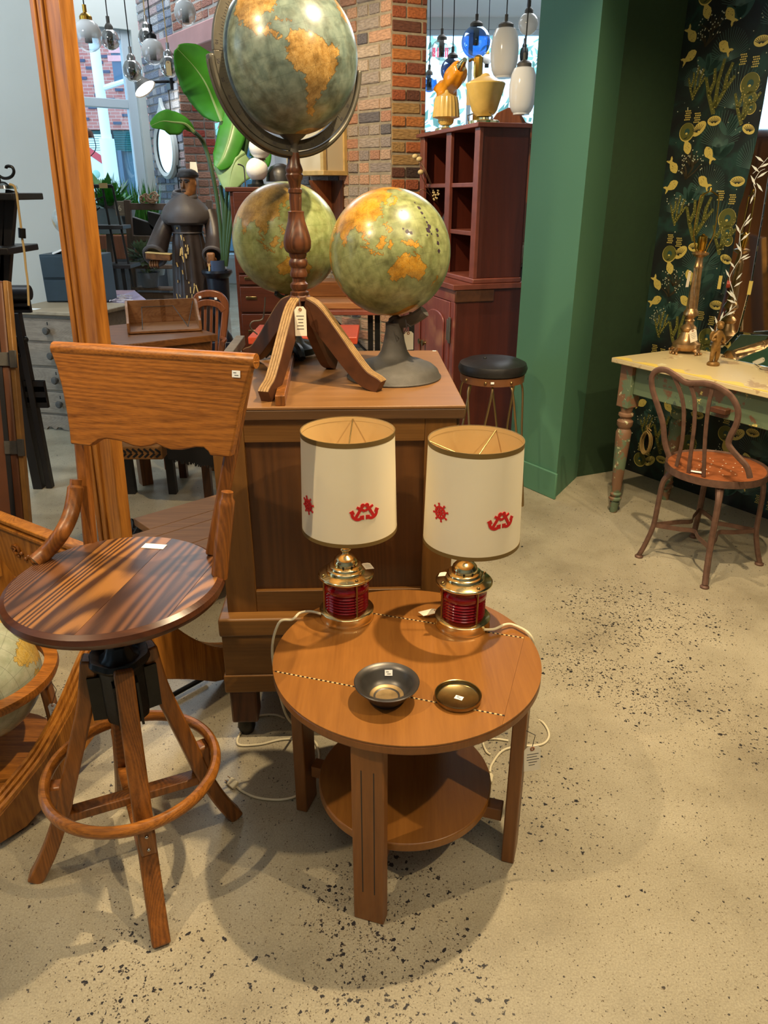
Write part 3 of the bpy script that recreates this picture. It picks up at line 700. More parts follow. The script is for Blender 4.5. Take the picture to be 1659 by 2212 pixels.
for d in (fd, rd, -fd, -rd):
    s = V(-d.y, d.x, 0); c = TC + d * 0.262
    lg = MB().box((0, 0, 0), (0.068, 0.03, TZ - 0.025), frame(c + UP * (TZ - 0.025) / 2, s, d, UP)).build('leg', M['table_leg'], tb, bevel=0.003)
    gv = MB()
    for o_ in (-0.012, 0.014): gv.box((o_, 0.0148, 0.02), (0.0022, 0.001, 0.33), frame(c + UP * 0.23, s, d, UP))
    gv.build('groove', M['black_wood'], lg)
    MB().box2((-0.017, 0.12, 0.105), (0.017, 0.238, 0.138), frame(TC, s, d, UP)).build('stretcher', M['table_leg'], tb, bevel=0.002)
MB().lathe([(0, 0.139), (0.206, 0.139), (0.206, 0.161), (0, 0.161)], 72, Tr(TC.x, TC.y, 0)).build('lower_shelf', M['table_top'], tb, bevel=0.003)

def price_tag(parent, p, right, down, w, h, hole=True, mat='paper', lines=5, string=None, name='price_tag'):
    right = Vector(right).normalized(); down = Vector(down).normalized(); nrm = right.cross(-down)
    fr = frame(p, right, -down, nrm)
    t = MB().prism([(-w / 2 * .55, 0), (w / 2 * .55, 0), (w / 2, -h * .12), (w / 2, -h), (-w / 2, -h), (-w / 2, -h * .12)], -0.0004, 0.0004, fr).build(name, M[mat], parent)
    if hole:
        MB().torus((0, -h * .1, 0.0006), w * .1, w * .045, 14, 6, fr).build('eyelet', M['eyelet'], t)
    if lines:
        mb = MB(); rr_ = random.Random(int(w * 1e5))
        for i in range(lines):
            ln = rr_.uniform(.35, .8) * w; mb.box((rr_.uniform(-.04, .04) * w, -h * (.32 + .55 * i / max(1, lines)), 0.0006), (ln, h * .022, 0.0003), fr)
        mb.build('print', M['ink'], t)
    if string: MB().tube(string, 0.0009, 5).build('string', M['ink'], t)
    return t
def sticker(parent, p, right, up, w, h, txt=True):
    right = Vector(right).normalized(); up = Vector(up); up = (up - right * up.dot(right)).normalized(); fr = frame(p, right, up, right.cross(up))
    s = MB().box((0, 0, 0), (w, h, 0.0006), fr).build('price_sticker', M['paper_white'], parent, bevel=0.0002)
    if txt:
        mb = MB()
        for i, (x, l_) in enumerate(((-.15, .5), (.05, .7))): mb.box((x * w, h * (.18 - .36 * i), 0.0005), (w * l_ * .7, h * .09, 0.0003), fr)
        mb.build('print', M['ink'], s)
    return s
tp = D(1150, 1612, 1.28)
price_tag(tb, tp, (1, .12, .1), (0.05, -.1, -1), 0.037, 0.062, string=[tp, tp + V(0.004, 0, .03), D(1130, 1575, 1.285), D(1118, 1560, 1.29)])

# ---------------------------------------------------------------- two nautical lantern lamps
def bend_emblem(mb, c, r, ang0, z0):
    out = []
    for p in mb.v:
        a = ang0 + p.x / r; rr_ = r + p.z
        out.append(Vector((c.x + rr_ * math.sin(a), c.y - rr_ * math.cos(a), z0 + p.y)))
    mb.v = out; return mb
def strip2d(mb, pts, w, th=0.0016):
    P = [Vector((x, y, 0)) for x, y in pts]; vs = []
    for i in range(len(P)):
        t = (P[min(i + 1, len(P) - 1)] - P[max(i - 1, 0)]).normalized(); s = V(-t.y, t.x, 0) * w / 2
        vs += [P[i] + s, P[i] - s, P[i] - s + V(0, 0, th), P[i] + s + V(0, 0, th)]
    fs = []
    for i in range(len(P) - 1):
        for q in range(4): fs.append((i * 4 + q, i * 4 + (q + 1) % 4, i * 4 + 4 + (q + 1) % 4, i * 4 + 4 + q))
    fs += [(3, 2, 1, 0), tuple(len(vs) - 4 + q for q in range(4))]
    return mb._add(vs, fs)
def arc2d(cx, cy, r, a0, a1, n=14): return [(cx + r * math.cos(math.radians(a0 + (a1 - a0) * i / n)), cy + r * math.sin(math.radians(a0 + (a1 - a0) * i / n))) for i in range(n + 1)]
def wheel_emblem():
    mb = MB(); strip2d(mb, arc2d(0, 0, .0125, 0, 360, 28), .0046)
    strip2d(mb, arc2d(0, 0, .004, 0, 360, 16), .005)
    for k in range(8):
        a = k * math.pi / 4 + .2; strip2d(mb, [(.002 * math.cos(a), .002 * math.sin(a)), (.011 * math.cos(a), .011 * math.sin(a)), (.02 * math.cos(a), .02 * math.sin(a))], .0030)
        strip2d(mb, [(.0185 * math.cos(a), .0185 * math.sin(a)), (.0215 * math.cos(a), .0215 * math.sin(a))], .0042)
    return mb
def anchor_emblem():
    mb = MB()
    for s_ in (-1, 1):
        R_ = Matrix.Rotation(math.radians(30 * s_), 3, 'Z'); q = MB()
        strip2d(q, [(0, -.016), (0, 0), (0, .015)], .0062); strip2d(q, arc2d(0, .0175, .0026, 0, 360, 12), .0044)
        strip2d(q, [(-.0095, .0085), (0, .0085), (.011, .0085)], .0054)
        strip2d(q, arc2d(0, -.004, .0125, 200, 340), .0062)
        for e in (-1, 1): strip2d(q, [(e * .0155, -.0105), (e * .0125, -.004), (e * .0085, -.0085)], .0065)
        b0_ = len(mb.v); mb.v += [(R_ @ Vector((p.x, p.y, 0))) + V(s_ * .0135, 0, p.z) for p in q.v]
        mb.f += [[b0_ + i for i in f] for f in q.f]; mb.m += [0] * len(q.f)
    return mb
def lantern_lamp(c, shade_c, z0, z1, label, wheel, anch, spider, tagside):
    z = TZ; t = thing('lantern_lamp', label, 'table lamp', (c.x, c.y, z), 0, 'matching ship lantern lamps on the round table')
    m = Tr(c.x, c.y, z)
    MB().lathe([(0, 0.0), (.064, 0.0), (.0655, .003), (.064, .006), (.064, .022), (.0655, .0245), (.063, .027), (.053, .0285), (.047, .031), (0, .031)], 56, m).build('base', M['brass'], t, sharp=60)
    pr = [(.046, .028), (.050, .032)]
    for k in range(6): pr += [(.0522, .0345 + k * .0075), (.0478, .0382 + k * .0075)]
    pr += [(.051, .079), (.0545, .084), (.0545, .094), (.050, .101), (.052, .106), (.05, .118)]
    MB().lathe([(.0, .028)] + pr + [(0, .118)], 56, m).build('glass_lens', M['red_glass'], t, sharp=80)
    MB().lathe([(0, .116), (.05, .116), (.064, .114), (.0658, .116), (.0658, .119), (.062, .1215), (.047, .126), (.047, .1315), (.044, .135), (.040, .136), (.0395, .1405), (.035, .143), (0, .143)], 56, m).build('vent_cap', M['brass'], t, sharp=60)
    MB().lathe([(0, .140), (.0295, .141), (.0297, .150), (.0275, .157), (.022, .163), (.014, .167), (.009, .170), (.0075, .174), (.012, .179), (.0135, .183), (.011, .187), (.007, .19), (.007, .24), (0, .24)], 40, m).build('dome', M['brass'], t, sharp=60)
    hl = MB()
    for a in (-.15, .55, 2.2, 3.6): hl.ball((.0295 * math.sin(a), -.0295 * math.cos(a), .1465), .0028, 5, m)
    hl.build('air_hole', M['black_iron'], t)
    for a in (-1.15, .5, 2.05, 3.6):
        x, y = .0565 * math.sin(a), -.0565 * math.cos(a)
        p = MB().tube([c + V(x, y, z + .024), c + V(x, y, z + .116)], .0022, 8).build('guard_rod', M['brass_dull'], t)
        MB().ball(c + V(x, y, z + .1235), .0042, 8).build('nut', M['brass_dull'], p)
    # drum shade on a wire spider
    sm = Tr(shade_c.x, shade_c.y, 0); rb_, rt_ = .1085, .1025
    sh = MB().lathe([(rb_, z0), (rt_ + .0, z1)], 72, sm).build('lamp_shade', M['shade'], t)
    MB().lathe([(rb_ - .0013, z0 + .001), (rt_ - .0013, z1 - .001)], 72, sm).build('shade_lining', M['shade_in'], sh)
    for r0, zz, r1, z_ in ((rt_ + .0006, z1 - .011, rt_ + .0008, z1), (rb_ + .0006, z0, rb_ + .0005, z0 + .009)):
        MB().lathe([(r0 - .002, zz), (r0, zz), (r1, z_), (r1 - .002, z_)], 72, sm).build('trim', M['shade_trim'], sh)
    rm = lambda zz: rb_ + (rt_ - rb_) * (zz - z0) / (z1 - z0)
    for fn, nm, (ang, zz) in ((wheel_emblem, 'wheel_emblem', wheel), (anchor_emblem, 'anchor_emblem', anch)):
        mb = fn(); mb.v = [Vector(p) for p in mb.v]
        bend_emblem(mb, shade_c, rm(zz) + .0002, math.radians(ang), zz).build(nm, M['red_felt'], sh)
    sp = MB()
    for k in range(3):
        a = spider + k * 2 * math.pi / 3
        sp.tube([V(shade_c.x, shade_c.y, z1 - .05), V(shade_c.x + rt_ * math.cos(a), shade_c.y + rt_ * math.sin(a), z1 - .006)], .0016, 6)
    sp.tube([V(c.x, c.y, z + .23), V(shade_c.x, shade_c.y, z1 - .045)], .004, 8)
    sp.build('shade_holder', M['brass_dull'], sh)
    return t
cL = V(-0.090, 1.555, 0); cR = V(0.186, 1.520, 0)
lampL = lantern_lamp(cL, V(-0.079, 1.553, 0), .742, .977, 'left brass ship lantern lamp with red lens and cream drum shade', (-54, .8245), (21, .8245), 1.5, 1)
lampR = lantern_lamp(cR, V(0.197, 1.520, 0), .727, .966, 'right brass ship lantern lamp with red lens and a paper tag at its base', (-47, .8255), (28, .816), 1.0, -1)
def smooth_path(P, n=8):
    P = [Vector(p) for p in P]; out = []
    for i in range(len(P) - 1):
        a, b_, c_, d_ = P[max(i - 1, 0)], P[i], P[i + 1], P[min(i + 2, len(P) - 1)]
        for k in range(n):
            t = k / n; out.append(0.5 * ((2 * b_) + (c_ - a) * t + (2 * a - 5 * b_ + 4 * c_ - d_) * t * t + (3 * b_ - a - 3 * c_ + d_) * t ** 3))
    return out + [P[-1]]
def cord(parent, P, r=.0032, name='power_cord', mat='white_cord', n=8):
    return MB().tube(smooth_path(P, n), r, 8).build(name, M[mat], parent)
def plug(parent, p, d):
    d = Vector(d).normalized(); s = d.orthogonal().normalized(); u = d.cross(s)
    q = MB().box((0, 0, 0), (.022, .012, .028), frame(p, s, u, d)).build('plug', M['white_cord'], parent, bevel=.003)
    MB().box((-.006, 0, .02), (.0015, .006, .014), frame(p, s, u, d)).box((.006, 0, .02), (.0015, .006, .014), frame(p, s, u, d)).build('prong', M['brass_gold'], q)
f_ = lambda x, y, z=.004: G(x, y, z)
k1 = cord(lampL, [G(697, 1327, TZ + .012), G(672, 1321, TZ + .012), G(648, 1324, TZ + .008), G(632, 1338, TZ + .004), V(-.252, 1.525, TZ - .002), V(-.275, 1.54, .40), V(-.26, 1.58, .2), f_(640, 1572), f_(600, 1545), f_(548, 1550), f_(520, 1582), f_(515, 1608), f_(560, 1608), f_(612, 1597), f_(672, 1598), f_(688, 1622), f_(684, 1660), f_(650, 1712), f_(610, 1727), f_(560, 1724), f_(528, 1712), f_(512, 1700)])
plug(k1, f_(503, 1692, .008), f_(503, 1692) - f_(528, 1712))
k2 = cord(lampR, [G(1045, 1360, TZ + .012), G(1068, 1359, TZ + .01), G(1092, 1349, TZ + .012), G(1112, 1351, TZ + .008), V(.338, 1.465, TZ + .004), V(.352, 1.475, .45), V(.36, 1.54, .25), f_(1140, 1545), f_(1172, 1560), f_(1186, 1588), f_(1170, 1608), f_(1120, 1612), f_(1085, 1622), f_(1063, 1650), f_(1058, 1668)])
plug(k2, f_(1056, 1682, .008), f_(1056, 1682) - f_(1060, 1660))
k3 = cord(k2, [f_(1098, 1600), f_(1068, 1596), f_(1044, 1600), f_(1050, 1622), f_(1060, 1630)], .003, 'cord_loop')
price_tag(lampR, G(944, 1318, TZ + .02), (0.5, -.75, .0), G(915, 1325, TZ + .012) - G(944, 1318, TZ + .02), .022, .04, lines=0, string=[G(944, 1318, TZ + .02), G(925, 1332, TZ + .004), G(944, 1330, TZ + .01)])
price_tag(lampL, D(789, 1216, 1.53), (1, 0, 0.1), (.5, -.4, -.5), .02, .018, lines=3, hole=False)
price_tag(lampR, D(958, 1236, 1.49), (1, 0, 0.1), (-.3, -.6, -.3), .016, .012, lines=0, hole=False)

# bowl and dish
bc = V(0.0055, 1.2325, 0)
bw = thing('metal_bowl', 'dark pewter bowl with a wide rim near the front of the round table', 'bowl', (bc.x, bc.y, TZ))
MB().lathe([(0, .003), (.028, .003), (.028, 0), (.032, 0), (.034, .006), (.0465, .02), (.0535, .036), (.057, .041), (.0655, .0425), (.066, .0445), (.0645, .046), (.056, .044), (.0505, .037), (.043, .02), (.033, .009), (0, .0075)], 64, Tr(bc.x, bc.y, TZ)).build('body', M['pewter'], bw, sharp=50)
MB().lathe([(0, .0082), (.027, .0086), (.032, .0098), (.0345, .0122), (.032, .0106), (.027, .0095)], 40, Tr(bc.x, bc.y, TZ)).build('worn_base', M['bowl_worn'], bw)
sticker(bw, V(bc.x + .004, bc.y + .0465, TZ + .032), (1, 0, 0), (0, .45, .9), .016, .012)
dc = V(0.150, 1.234, 0)
ds = thing('brass_dish', 'small round brass dish with low straight sides beside the pewter bowl', 'dish', (dc.x, dc.y, TZ))
MB().lathe([(0, 0), (.044, 0), (.0468, .004), (.0478, .013), (.047, .0142), (.0455, .0135), (.0442, .005), (.041, .003), (0, .003)], 56, Tr(dc.x, dc.y, TZ)).build('body', M['brass_dull'], ds, sharp=50)
sticker(ds, V(dc.x + .002, dc.y, TZ + .0035), (1, -.5, 0), (.5, 1, 0), .017, .012)
# ---------------------------------------------------------------- swivel drafting stool
SB = V(-.570, 1.288, 0); SH = V(-.550, 1.298, 0)
def sc_(z): return SB + (SH - SB) * (z / .56)
st = thing('swivel_stool', 'tall oak swivel stool with curved legs, foot ring and plank backrest at the left front', 'stool', (SB.x, SB.y, 0))
SC0 = V(-.534, 1.303, 0); SZ = .742; SR = .2
prof = [(0, .238), (.027, .222), (.09, .192), (.18, .158), (.27, .132), (.38, .100), (.47, .075), (.57, .058)]
for fx, fy in ((-.81, 1.235), (-.49, 1.12), (-.385, 1.42), (-.705, 1.535)):
    d = V(fx - SB.x, fy - SB.y, 0).normalized(); s = V(-d.y, d.x, 0)
    P = smooth_path([sc_(z) + d * r + UP * z for z, r in prof], 4)
    lg = MB().sweep(P, [(-.019, -.017), (.019, -.017), (.019, .017), (-.019, .017)], d).build('leg', M['oak_stool'], st, bevel=.005)
    bk = MB().box2((-.017, .137, .185), (.017, .178, .262), frame(sc_(.23), s, d, UP)).build('ring_block', M['oak_stool'], lg, bevel=.006)
    for z in (.205, .24): MB().ball(sc_(.23) + d * .1785 + UP * z, .0042, 6).build('bolt', M['chrome'], bk)
for a_, b_ in (((-.81, 1.235), (-.385, 1.42)), ((-.49, 1.12), (-.705, 1.535))):
    p = sc_(.17) + (V(*a_, 0) - SB).normalized() * .148 + UP * (.17 if a_[0] < -.6 else .153); q = sc_(.17) + (V(*b_, 0) - SB).normalized() * .148 + UP * (.17 if a_[0] < -.6 else .153)
    MB().beam(p, q, .034, .022).build('stretcher', M['oak_stool'], st, bevel=.003)
rc = sc_(.27)
MB().sweep([rc + V(.182 * math.cos(2 * math.pi * i / 72), .182 * math.sin(2 * math.pi * i / 72), .272) for i in range(72)], [(.0115 * math.cos(a), .014 * math.sin(a)) for a in [k * math.pi / 5 for k in range(10)]], closed=True).build('foot_ring', M['oak_stool_x'], st)
hm = Tr(SH.x, SH.y, 0)
MB().lathe([(.0, .42), (.043, .42), (.046, .44), (.046, .53), (.047, .548), (.057, .555), (.062, .565), (.058, .575), (.048, .573), (.04, .566), (.03, .574), (.022, .594), (.0, .594)], 48, hm, flute=(.03, 8)).build('hub', M['black_iron'], st)
hb = MB()
for fx, fy in ((-.81, 1.235), (-.49, 1.12), (-.385, 1.42), (-.705, 1.535)):
    d = V(fx - SB.x, fy - SB.y, 0).normalized(); s = V(-d.y, d.x, 0)
    for e in (-1, 1): hb.box2((e * .0225 - .0025, .03, .43), (e * .0225 + .0025, .066, .535), frame(SH, s, d, UP))
hb.build('socket', M['black_iron'], st)
sp = MB().tube([SH + UP * .575, SC0 + UP * .705], .013, 12)
for k in range(4):
    a = k * math.pi / 2 + .5; sp.tube([SC0 + UP * .69, SC0 + V(.07 * math.cos(a), .07 * math.sin(a), .698), SC0 + V(.12 * math.cos(a), .12 * math.sin(a), .703)], .009, 8)
sp.build('screw', M['black_iron'], st)
# seat of planks inside a rounded rim
sd = [(SC0.x + .201 * math.cos(2 * math.pi * i / 96), SC0.y + .201 * math.sin(2 * math.pi * i / 96)) for i in range(96)]
j1, j2 = G(217, 1178, SZ), G(42, 1324, SZ); dj = (j2 - j1).normalized(); nj = V(-dj.y, dj.x, 0)
offs = [(G(217, 1178, SZ) - SC0).dot(nj), (G(336, 1198, SZ) - SC0).dot(nj), (G(400, 1225, SZ) - SC0).dot(nj) + .05]
offs = sorted(offs); edges = [-1] + offs + [1]
seat = MB().lathe([(0, SZ - .040), (.165, SZ - .040), (.195, SZ - .036), (.208, SZ - .027), (.2135, SZ - .016), (.211, SZ - .006), (.201, SZ), (.2005, SZ - .004), (0, SZ - .004)], 96, Tr(SC0.x, SC0.y, 0)).build('seat', M['seat_rim'], st)
for i in range(len(edges) - 1):
    q = clip(clip(sd, ((SC0 + nj * (edges[i] + .0004)).x, (SC0 + nj * (edges[i] + .0004)).y), (dj.x, dj.y)), ((SC0 + nj * (edges[i + 1] - .0004)).x, (SC0 + nj * (edges[i + 1] - .0004)).y), (-dj.x, -dj.y))
    if len(q) < 3: continue
    fr = frame(SC0, -nj, dj, UP); inv = fr.inverted()
    o = MB().prism([((inv @ V(x, y, 0)).x, (inv @ V(x, y, 0)).y) for x, y in q], SZ - .004, SZ + .0002).build('plank', M['oak_seat'] if i % 2 else M['oak_seat_dark'], seat, world=False)
    o.matrix_local = MOF[seat.name] @ fr
lab = MB().box((0, 0, 0), (.05, .022, .0008), Tr(*G(333, 1180, SZ + .001)) @ Rz(-.15)).build('paper_label', M['paper_white'], seat)
# backrest board
TL, TRr, BL_ = D(110, 755, 1.505), D(548, 783, 1.385), D(152, 960, 1.47)
pn = (TRr - TL).cross(TL - BL_).normalized()
if pn.y > 0: pn = -pn
def onP(px, py, off=0.0):
    d = pix_dir(px, py); o = V(0, 0, EYE); t = ((TL + pn * off) - o).dot(pn) / d.dot(pn); return o + d * t
cr = lambda x, y: (x / 2.9625, 560 + y / 2.9625)
outline = [cr(*p) for p in ((318, 575), (360, 690), (392, 810), (420, 950), (440, 1080), (450, 1183), (575, 1197), (600, 1178), (630, 1158), (680, 1150), (770, 1165), (850, 1197), (900, 1204), (960, 1196), (1000, 1182), (1045, 1205), (1090, 1220), (1160, 1222), (1250, 1203), (1300, 1205), (1330, 1230), (1342, 1256), (1470, 1268), (1500, 1130), (1530, 960), (1570, 800), (1605, 690), (1632, 655))]
front = [onP(*p) for p in outline]; nfr = len(front)
ax = (TRr - TL).normalized(); ay = ax.cross(pn) * -1; 
if ay.z < 0: ay = -ay
bp_o = (front[0] + front[-1]) / 2
frb = frame(bp_o, ax, ay, ax.cross(ay)); ib = frb.inverted()
sgn = 1 if ax.cross(ay).dot(pn) > 0 else -1
loc2 = [((ib @ p).x, (ib @ p).y) for p in front]
back_board = MB().prism(loc2, -.022 * sgn, 0).build('backrest', M['oak_stool_x'], st, world=False, bevel=.003)
back_board.matrix_local = MOF[st.name] @ frb
MB().tube([TL - pn * .012 + UP * .002, TRr - pn * .012 + UP * .002], .0145, 14).build('top_roll', M['oak_stool_x'], st)
sticker(st, onP(510, 808, .002), ax, ay, .017, .013)
for top, bot, w in ((onP(533, 800, -.037), G(458, 1197, SZ), .026), (onP(165, 830, -.037), G(196, 1178, SZ - .01), .026)):
    mid = (top + bot) / 2 - V(0, .0, 0)
    MB().sweep(smooth_path([top, mid, bot], 5), [(-w / 2, -.012), (w / 2, -.012), (w / 2, .012), (-w / 2, .012)], (0, 1, 0)).build('back_post', M['oak_stool'], st, bevel=.005)
MB().tube(smooth_path([D(164, 1036, 1.465), D(162, 1065, 1.455), D(153, 1110, 1.43), D(133, 1152, 1.395), G(104, 1188, SZ + .02), G(76, 1214, SZ + .002)], 6), [.012] * 4 + [.0165] * 27, 12).build('arm_brace', M['oak_stool'], st)
MB().tube(smooth_path([D(491, 1062, 1.355), D(487, 1110, 1.35), D(481, 1170, 1.34), G(474, 1248, SZ - .01)], 6), [.012] * 3 + [.0165] * 16, 12).build('arm_brace', M['oak_stool'], st)

# ---------------------------------------------------------------- large cabinet
CX, CY = -.13, 1.745
cb = thing('cabinet', 'large panelled oak cabinet standing behind the round table with globes on top', 'cabinet', (CX, CY, 0), 0.035)
ROT = Tr(CX, CY, 0) @ Rz(0.035) @ Tr(-CX, -CY, 0)
def cbox(a, b, nm, mat, par=None, bv=.002):
    mb = MB().box2(a, b); mb.v = [ROT @ p for p in mb.v]; return mb.build(nm, M[mat], par or cb, bevel=bv)
CT = .975
def X_(px, py, y): return D(px, py, y).x
ZQ = lambda py, y=1.757: D(700, py, y).z
xl, xr = X_(478, 1150, 1.757), X_(985, 1000, 1.757); pl_, pr_ = X_(540, 1100, 1.757), X_(915, 1100, 1.757); YB2 = 2.43
zr1, zr0, zb1, zb0 = ZQ(898), ZQ(955), ZQ(1275), ZQ(1331); zm1, zm0, zs1, zs0 = ZQ(1338, 1.72), ZQ(1372, 1.72), ZQ(1455, 1.722), ZQ(1492, 1.722)
cbox((xl + .005, 1.775, zs0), (xr - .005, YB2 - .03, CT - .045), 'carcass', 'cab_v')
cbox((xl - .03, 1.745, CT - .008), (.199, YB2, CT), 'top', 'cab_top')
cbox((xl - .03, 1.7455, CT - .034), (.199, YB2 - .001, CT - .008), 'top_edge', 'cab_edge', bv=.003)
cbox((xl, 1.757, zm1), (pl_, 1.78, CT - .034), 'stile', 'cab_v'); cbox((pr_, 1.757, zm1), (xr, 1.78, CT - .034), 'stile', 'cab_v')
cbox((pl_, 1.7575, zr0), (pr_, 1.78, CT - .034), 'rail', 'cab_h'); cbox((pl_, 1.7575, zb0), (pr_, 1.78, zb1), 'rail', 'cab_h')
cbox((pl_, 1.771, zb1), (pr_, 1.783, zr0), 'panel', 'cab_panel', bv=0)
cbox((xl - .022, 1.718, zm0), (xr + .02, YB2 - .01, zm1 + .006), 'base_moulding', 'cab_h', bv=.006)
cbox((xl - .017, 1.725, zs1), (xr + .015, YB2 - .015, zm0), 'base', 'cab_h'); cbox((xl - .022, 1.721, zs0), (xr + .02, YB2 - .012, zs1), 'skirting', 'cab_h', bv=.004)
for x in (xl - .012, xr - .065):
    for y in (1.728, YB2 - .09):
        f = cbox((x, y, .05), (x + .075, y + .07, zs0), 'foot', 'dark_oak', bv=.006)
        mb = MB().lathe([(0, 0), (.02, 0), (.026, .02), (.022, .05), (0, .05)], 16, Tr(x + .035, y + .03, 0)); mb.v = [ROT @ p for p in mb.v]; mb.build('caster', M['black_iron'], f)
cbox((xr - .0, 1.765, CT - .055), (xr + .008, 1.86, CT - .034), 'top_cleat', 'cab_edge')
sticker(cb, G(938, 758, CT + .001), (1, 0, 0), (0, 1, 0), .012, .008, False)
# loose wooden bar lying on the cabinet, and a frame stretcher further back
mb = MB(); pA_, pB_ = G(605, 866, CT + .013), G(628, 770, CT + .013); mb.beam(pA_, pB_ + (pB_ - pA_) * .12, .024, .026)
o = mb.build('wooden_bar', M['oak_stool'], bevel=.002); tag(o, 'loose square wooden bar lying on the cabinet top under the tall globe stand', 'bar')
p_, q_ = G(500, 762, CT + .016), G(520, 735, CT + .016)
mb = MB().beam(p_ + (p_ - q_) * .3, q_, .03, .032); o = mb.build('grey_strip', M['grey_wood'], bevel=.002); tag(o, 'short grey wooden strip at the back left corner of the cabinet top', 'strip')

# ---------------------------------------------------------------- globes
LAND = {
 'na': [(-168,66),(-162,70),(-150,71),(-128,70),(-110,68),(-95,69),(-85,67),(-93,60),(-92,57),(-82,55),(-80,51),(-79,55),(-77,58),(-78,62),(-70,61),(-64,58),(-57,53),(-60,50),(-66,49),(-65,46),(-61,46),(-66,44),(-70,43),(-74,40),(-76,36),(-81,31),(-80,26),(-83,29),(-90,29),(-97,27),(-97,22),(-94,18),(-91,19),(-87,21),(-88,16),(-84,15),(-83,10),(-79,9),(-78,8),(-83,8),(-87,12),(-92,14),(-97,16),(-105,20),(-106,23),(-112,29),(-115,31),(-110,23),(-114,27),(-118,34),(-122,37),(-124,41),(-124,47),(-130,54),(-138,59),(-147,61),(-152,59),(-160,56),(-157,59),(-164,60),(-165,63)],
 'gl': [(-45,60),(-52,65),(-55,70),(-68,76),(-60,81),(-35,83),(-18,80),(-22,72),(-32,68),(-40,65)],
 'sa': [(-77,8),(-72,12),(-62,10),(-52,5),(-50,0),(-44,-3),(-35,-6),(-35,-9),(-39,-14),(-39,-18),(-42,-23),(-48,-26),(-49,-29),(-53,-33),(-58,-35),(-57,-38),(-62,-39),(-65,-43),(-67,-47),(-66,-51),(-69,-54),(-74,-51),(-75,-46),(-73,-38),(-71,-30),(-70,-19),(-76,-14),(-81,-6),(-80,-1),(-77,4)],
 'af': [(-6,36),(10,37),(20,31),(32,31),(35,28),(43,12),(51,12),(48,5),(40,-4),(40,-15),(35,-20),(33,-27),(27,-34),(18,-34),(12,-17),(13,-6),(9,4),(-8,5),(-17,14),(-16,22),(-10,30)],
 'ea': [(-9,38),(-9,43),(-2,44),(-4,48),(4,52),(8,57),(11,54),(20,55),(22,60),(21,64),(17,61),(11,58),(5,60),(13,67),(26,71),(40,67),(45,68),(60,69),(70,73),(85,75),(105,77),(115,74),(140,73),(160,70),(180,68),(178,63),(163,60),(162,54),(157,51),(155,58),(143,59),(135,55),(141,49),(132,43),(128,40),(129,35),(126,35),(125,39),(121,40),(122,37),(119,35),(122,30),(118,24),(110,21),(106,19),(109,13),(105,9),(101,13),(100,8),(104,2),(101,3),(98,9),(98,16),(94,17),(91,22),(87,21),(80,15),(80,11),(77,8),(73,17),(72,21),(67,24),(57,26),(51,28),(57,24),(59,22),(52,16),(44,13),(39,21),(34,29),(36,36),(28,37),(26,40),(30,41),(41,41),(38,47),(30,46),(28,41),(23,40),(22,37),(19,42),(13,46),(18,40),(16,38),(12,42),(8,44),(3,42),(0,39),(-5,36)],
 'au': [(114,-22),(113,-26),(115,-34),(124,-33),(131,-31),(138,-35),(146,-39),(150,-37),(153,-30),(153,-25),(146,-19),(145,-15),(142,-11),(141,-17),(136,-15),(136,-12),(131,-12),(126,-14),(122,-18)],
 'ng': [(131,-1),(138,-2),(145,-4),(150,-10),(143,-9),(138,-8),(133,-4)],
 'bo': [(109,1),(113,4),(117,7),(119,5),(117,0),(116,-4),(110,-3)],
 'su': [(95,5),(99,3),(104,-2),(106,-6),(102,-4),(98,1)], 'ja': [(106,-6),(114,-7),(114,-8.5),(106,-7.5)],
 'ce': [(119,1),(124,1.5),(123,-1),(122,-5),(120,-5),(119,-2)], 'ph': [(120,18),(122,17),(126,8),(124,6),(122,10),(120,14)],
 'jp': [(130,31),(136,34),(141,36),(142,42),(145,44),(141,45),(139,39),(133,36)], 'uk': [(-5,50),(1,51),(0,53),(-3,58),(-5,56),(-3,54)], 'ic': [(-24,65),(-14,65),(-18,63.5)],
 'mg': [(44,-24),(47,-25),(50,-15),(49,-12),(44,-17)], 'nz': [(167,-46),(171,-46),(174,-41),(178,-38),(174,-35),(173,-40),(168,-44)], 'tw': [(120,23),(121,25),(122,25),(121,22)], 'cu': [(-84,22),(-80,23),(-74,20),(-78,20)], 'ha': [(-74,19),(-69,19.5),(-69,18),(-74,18)],
}
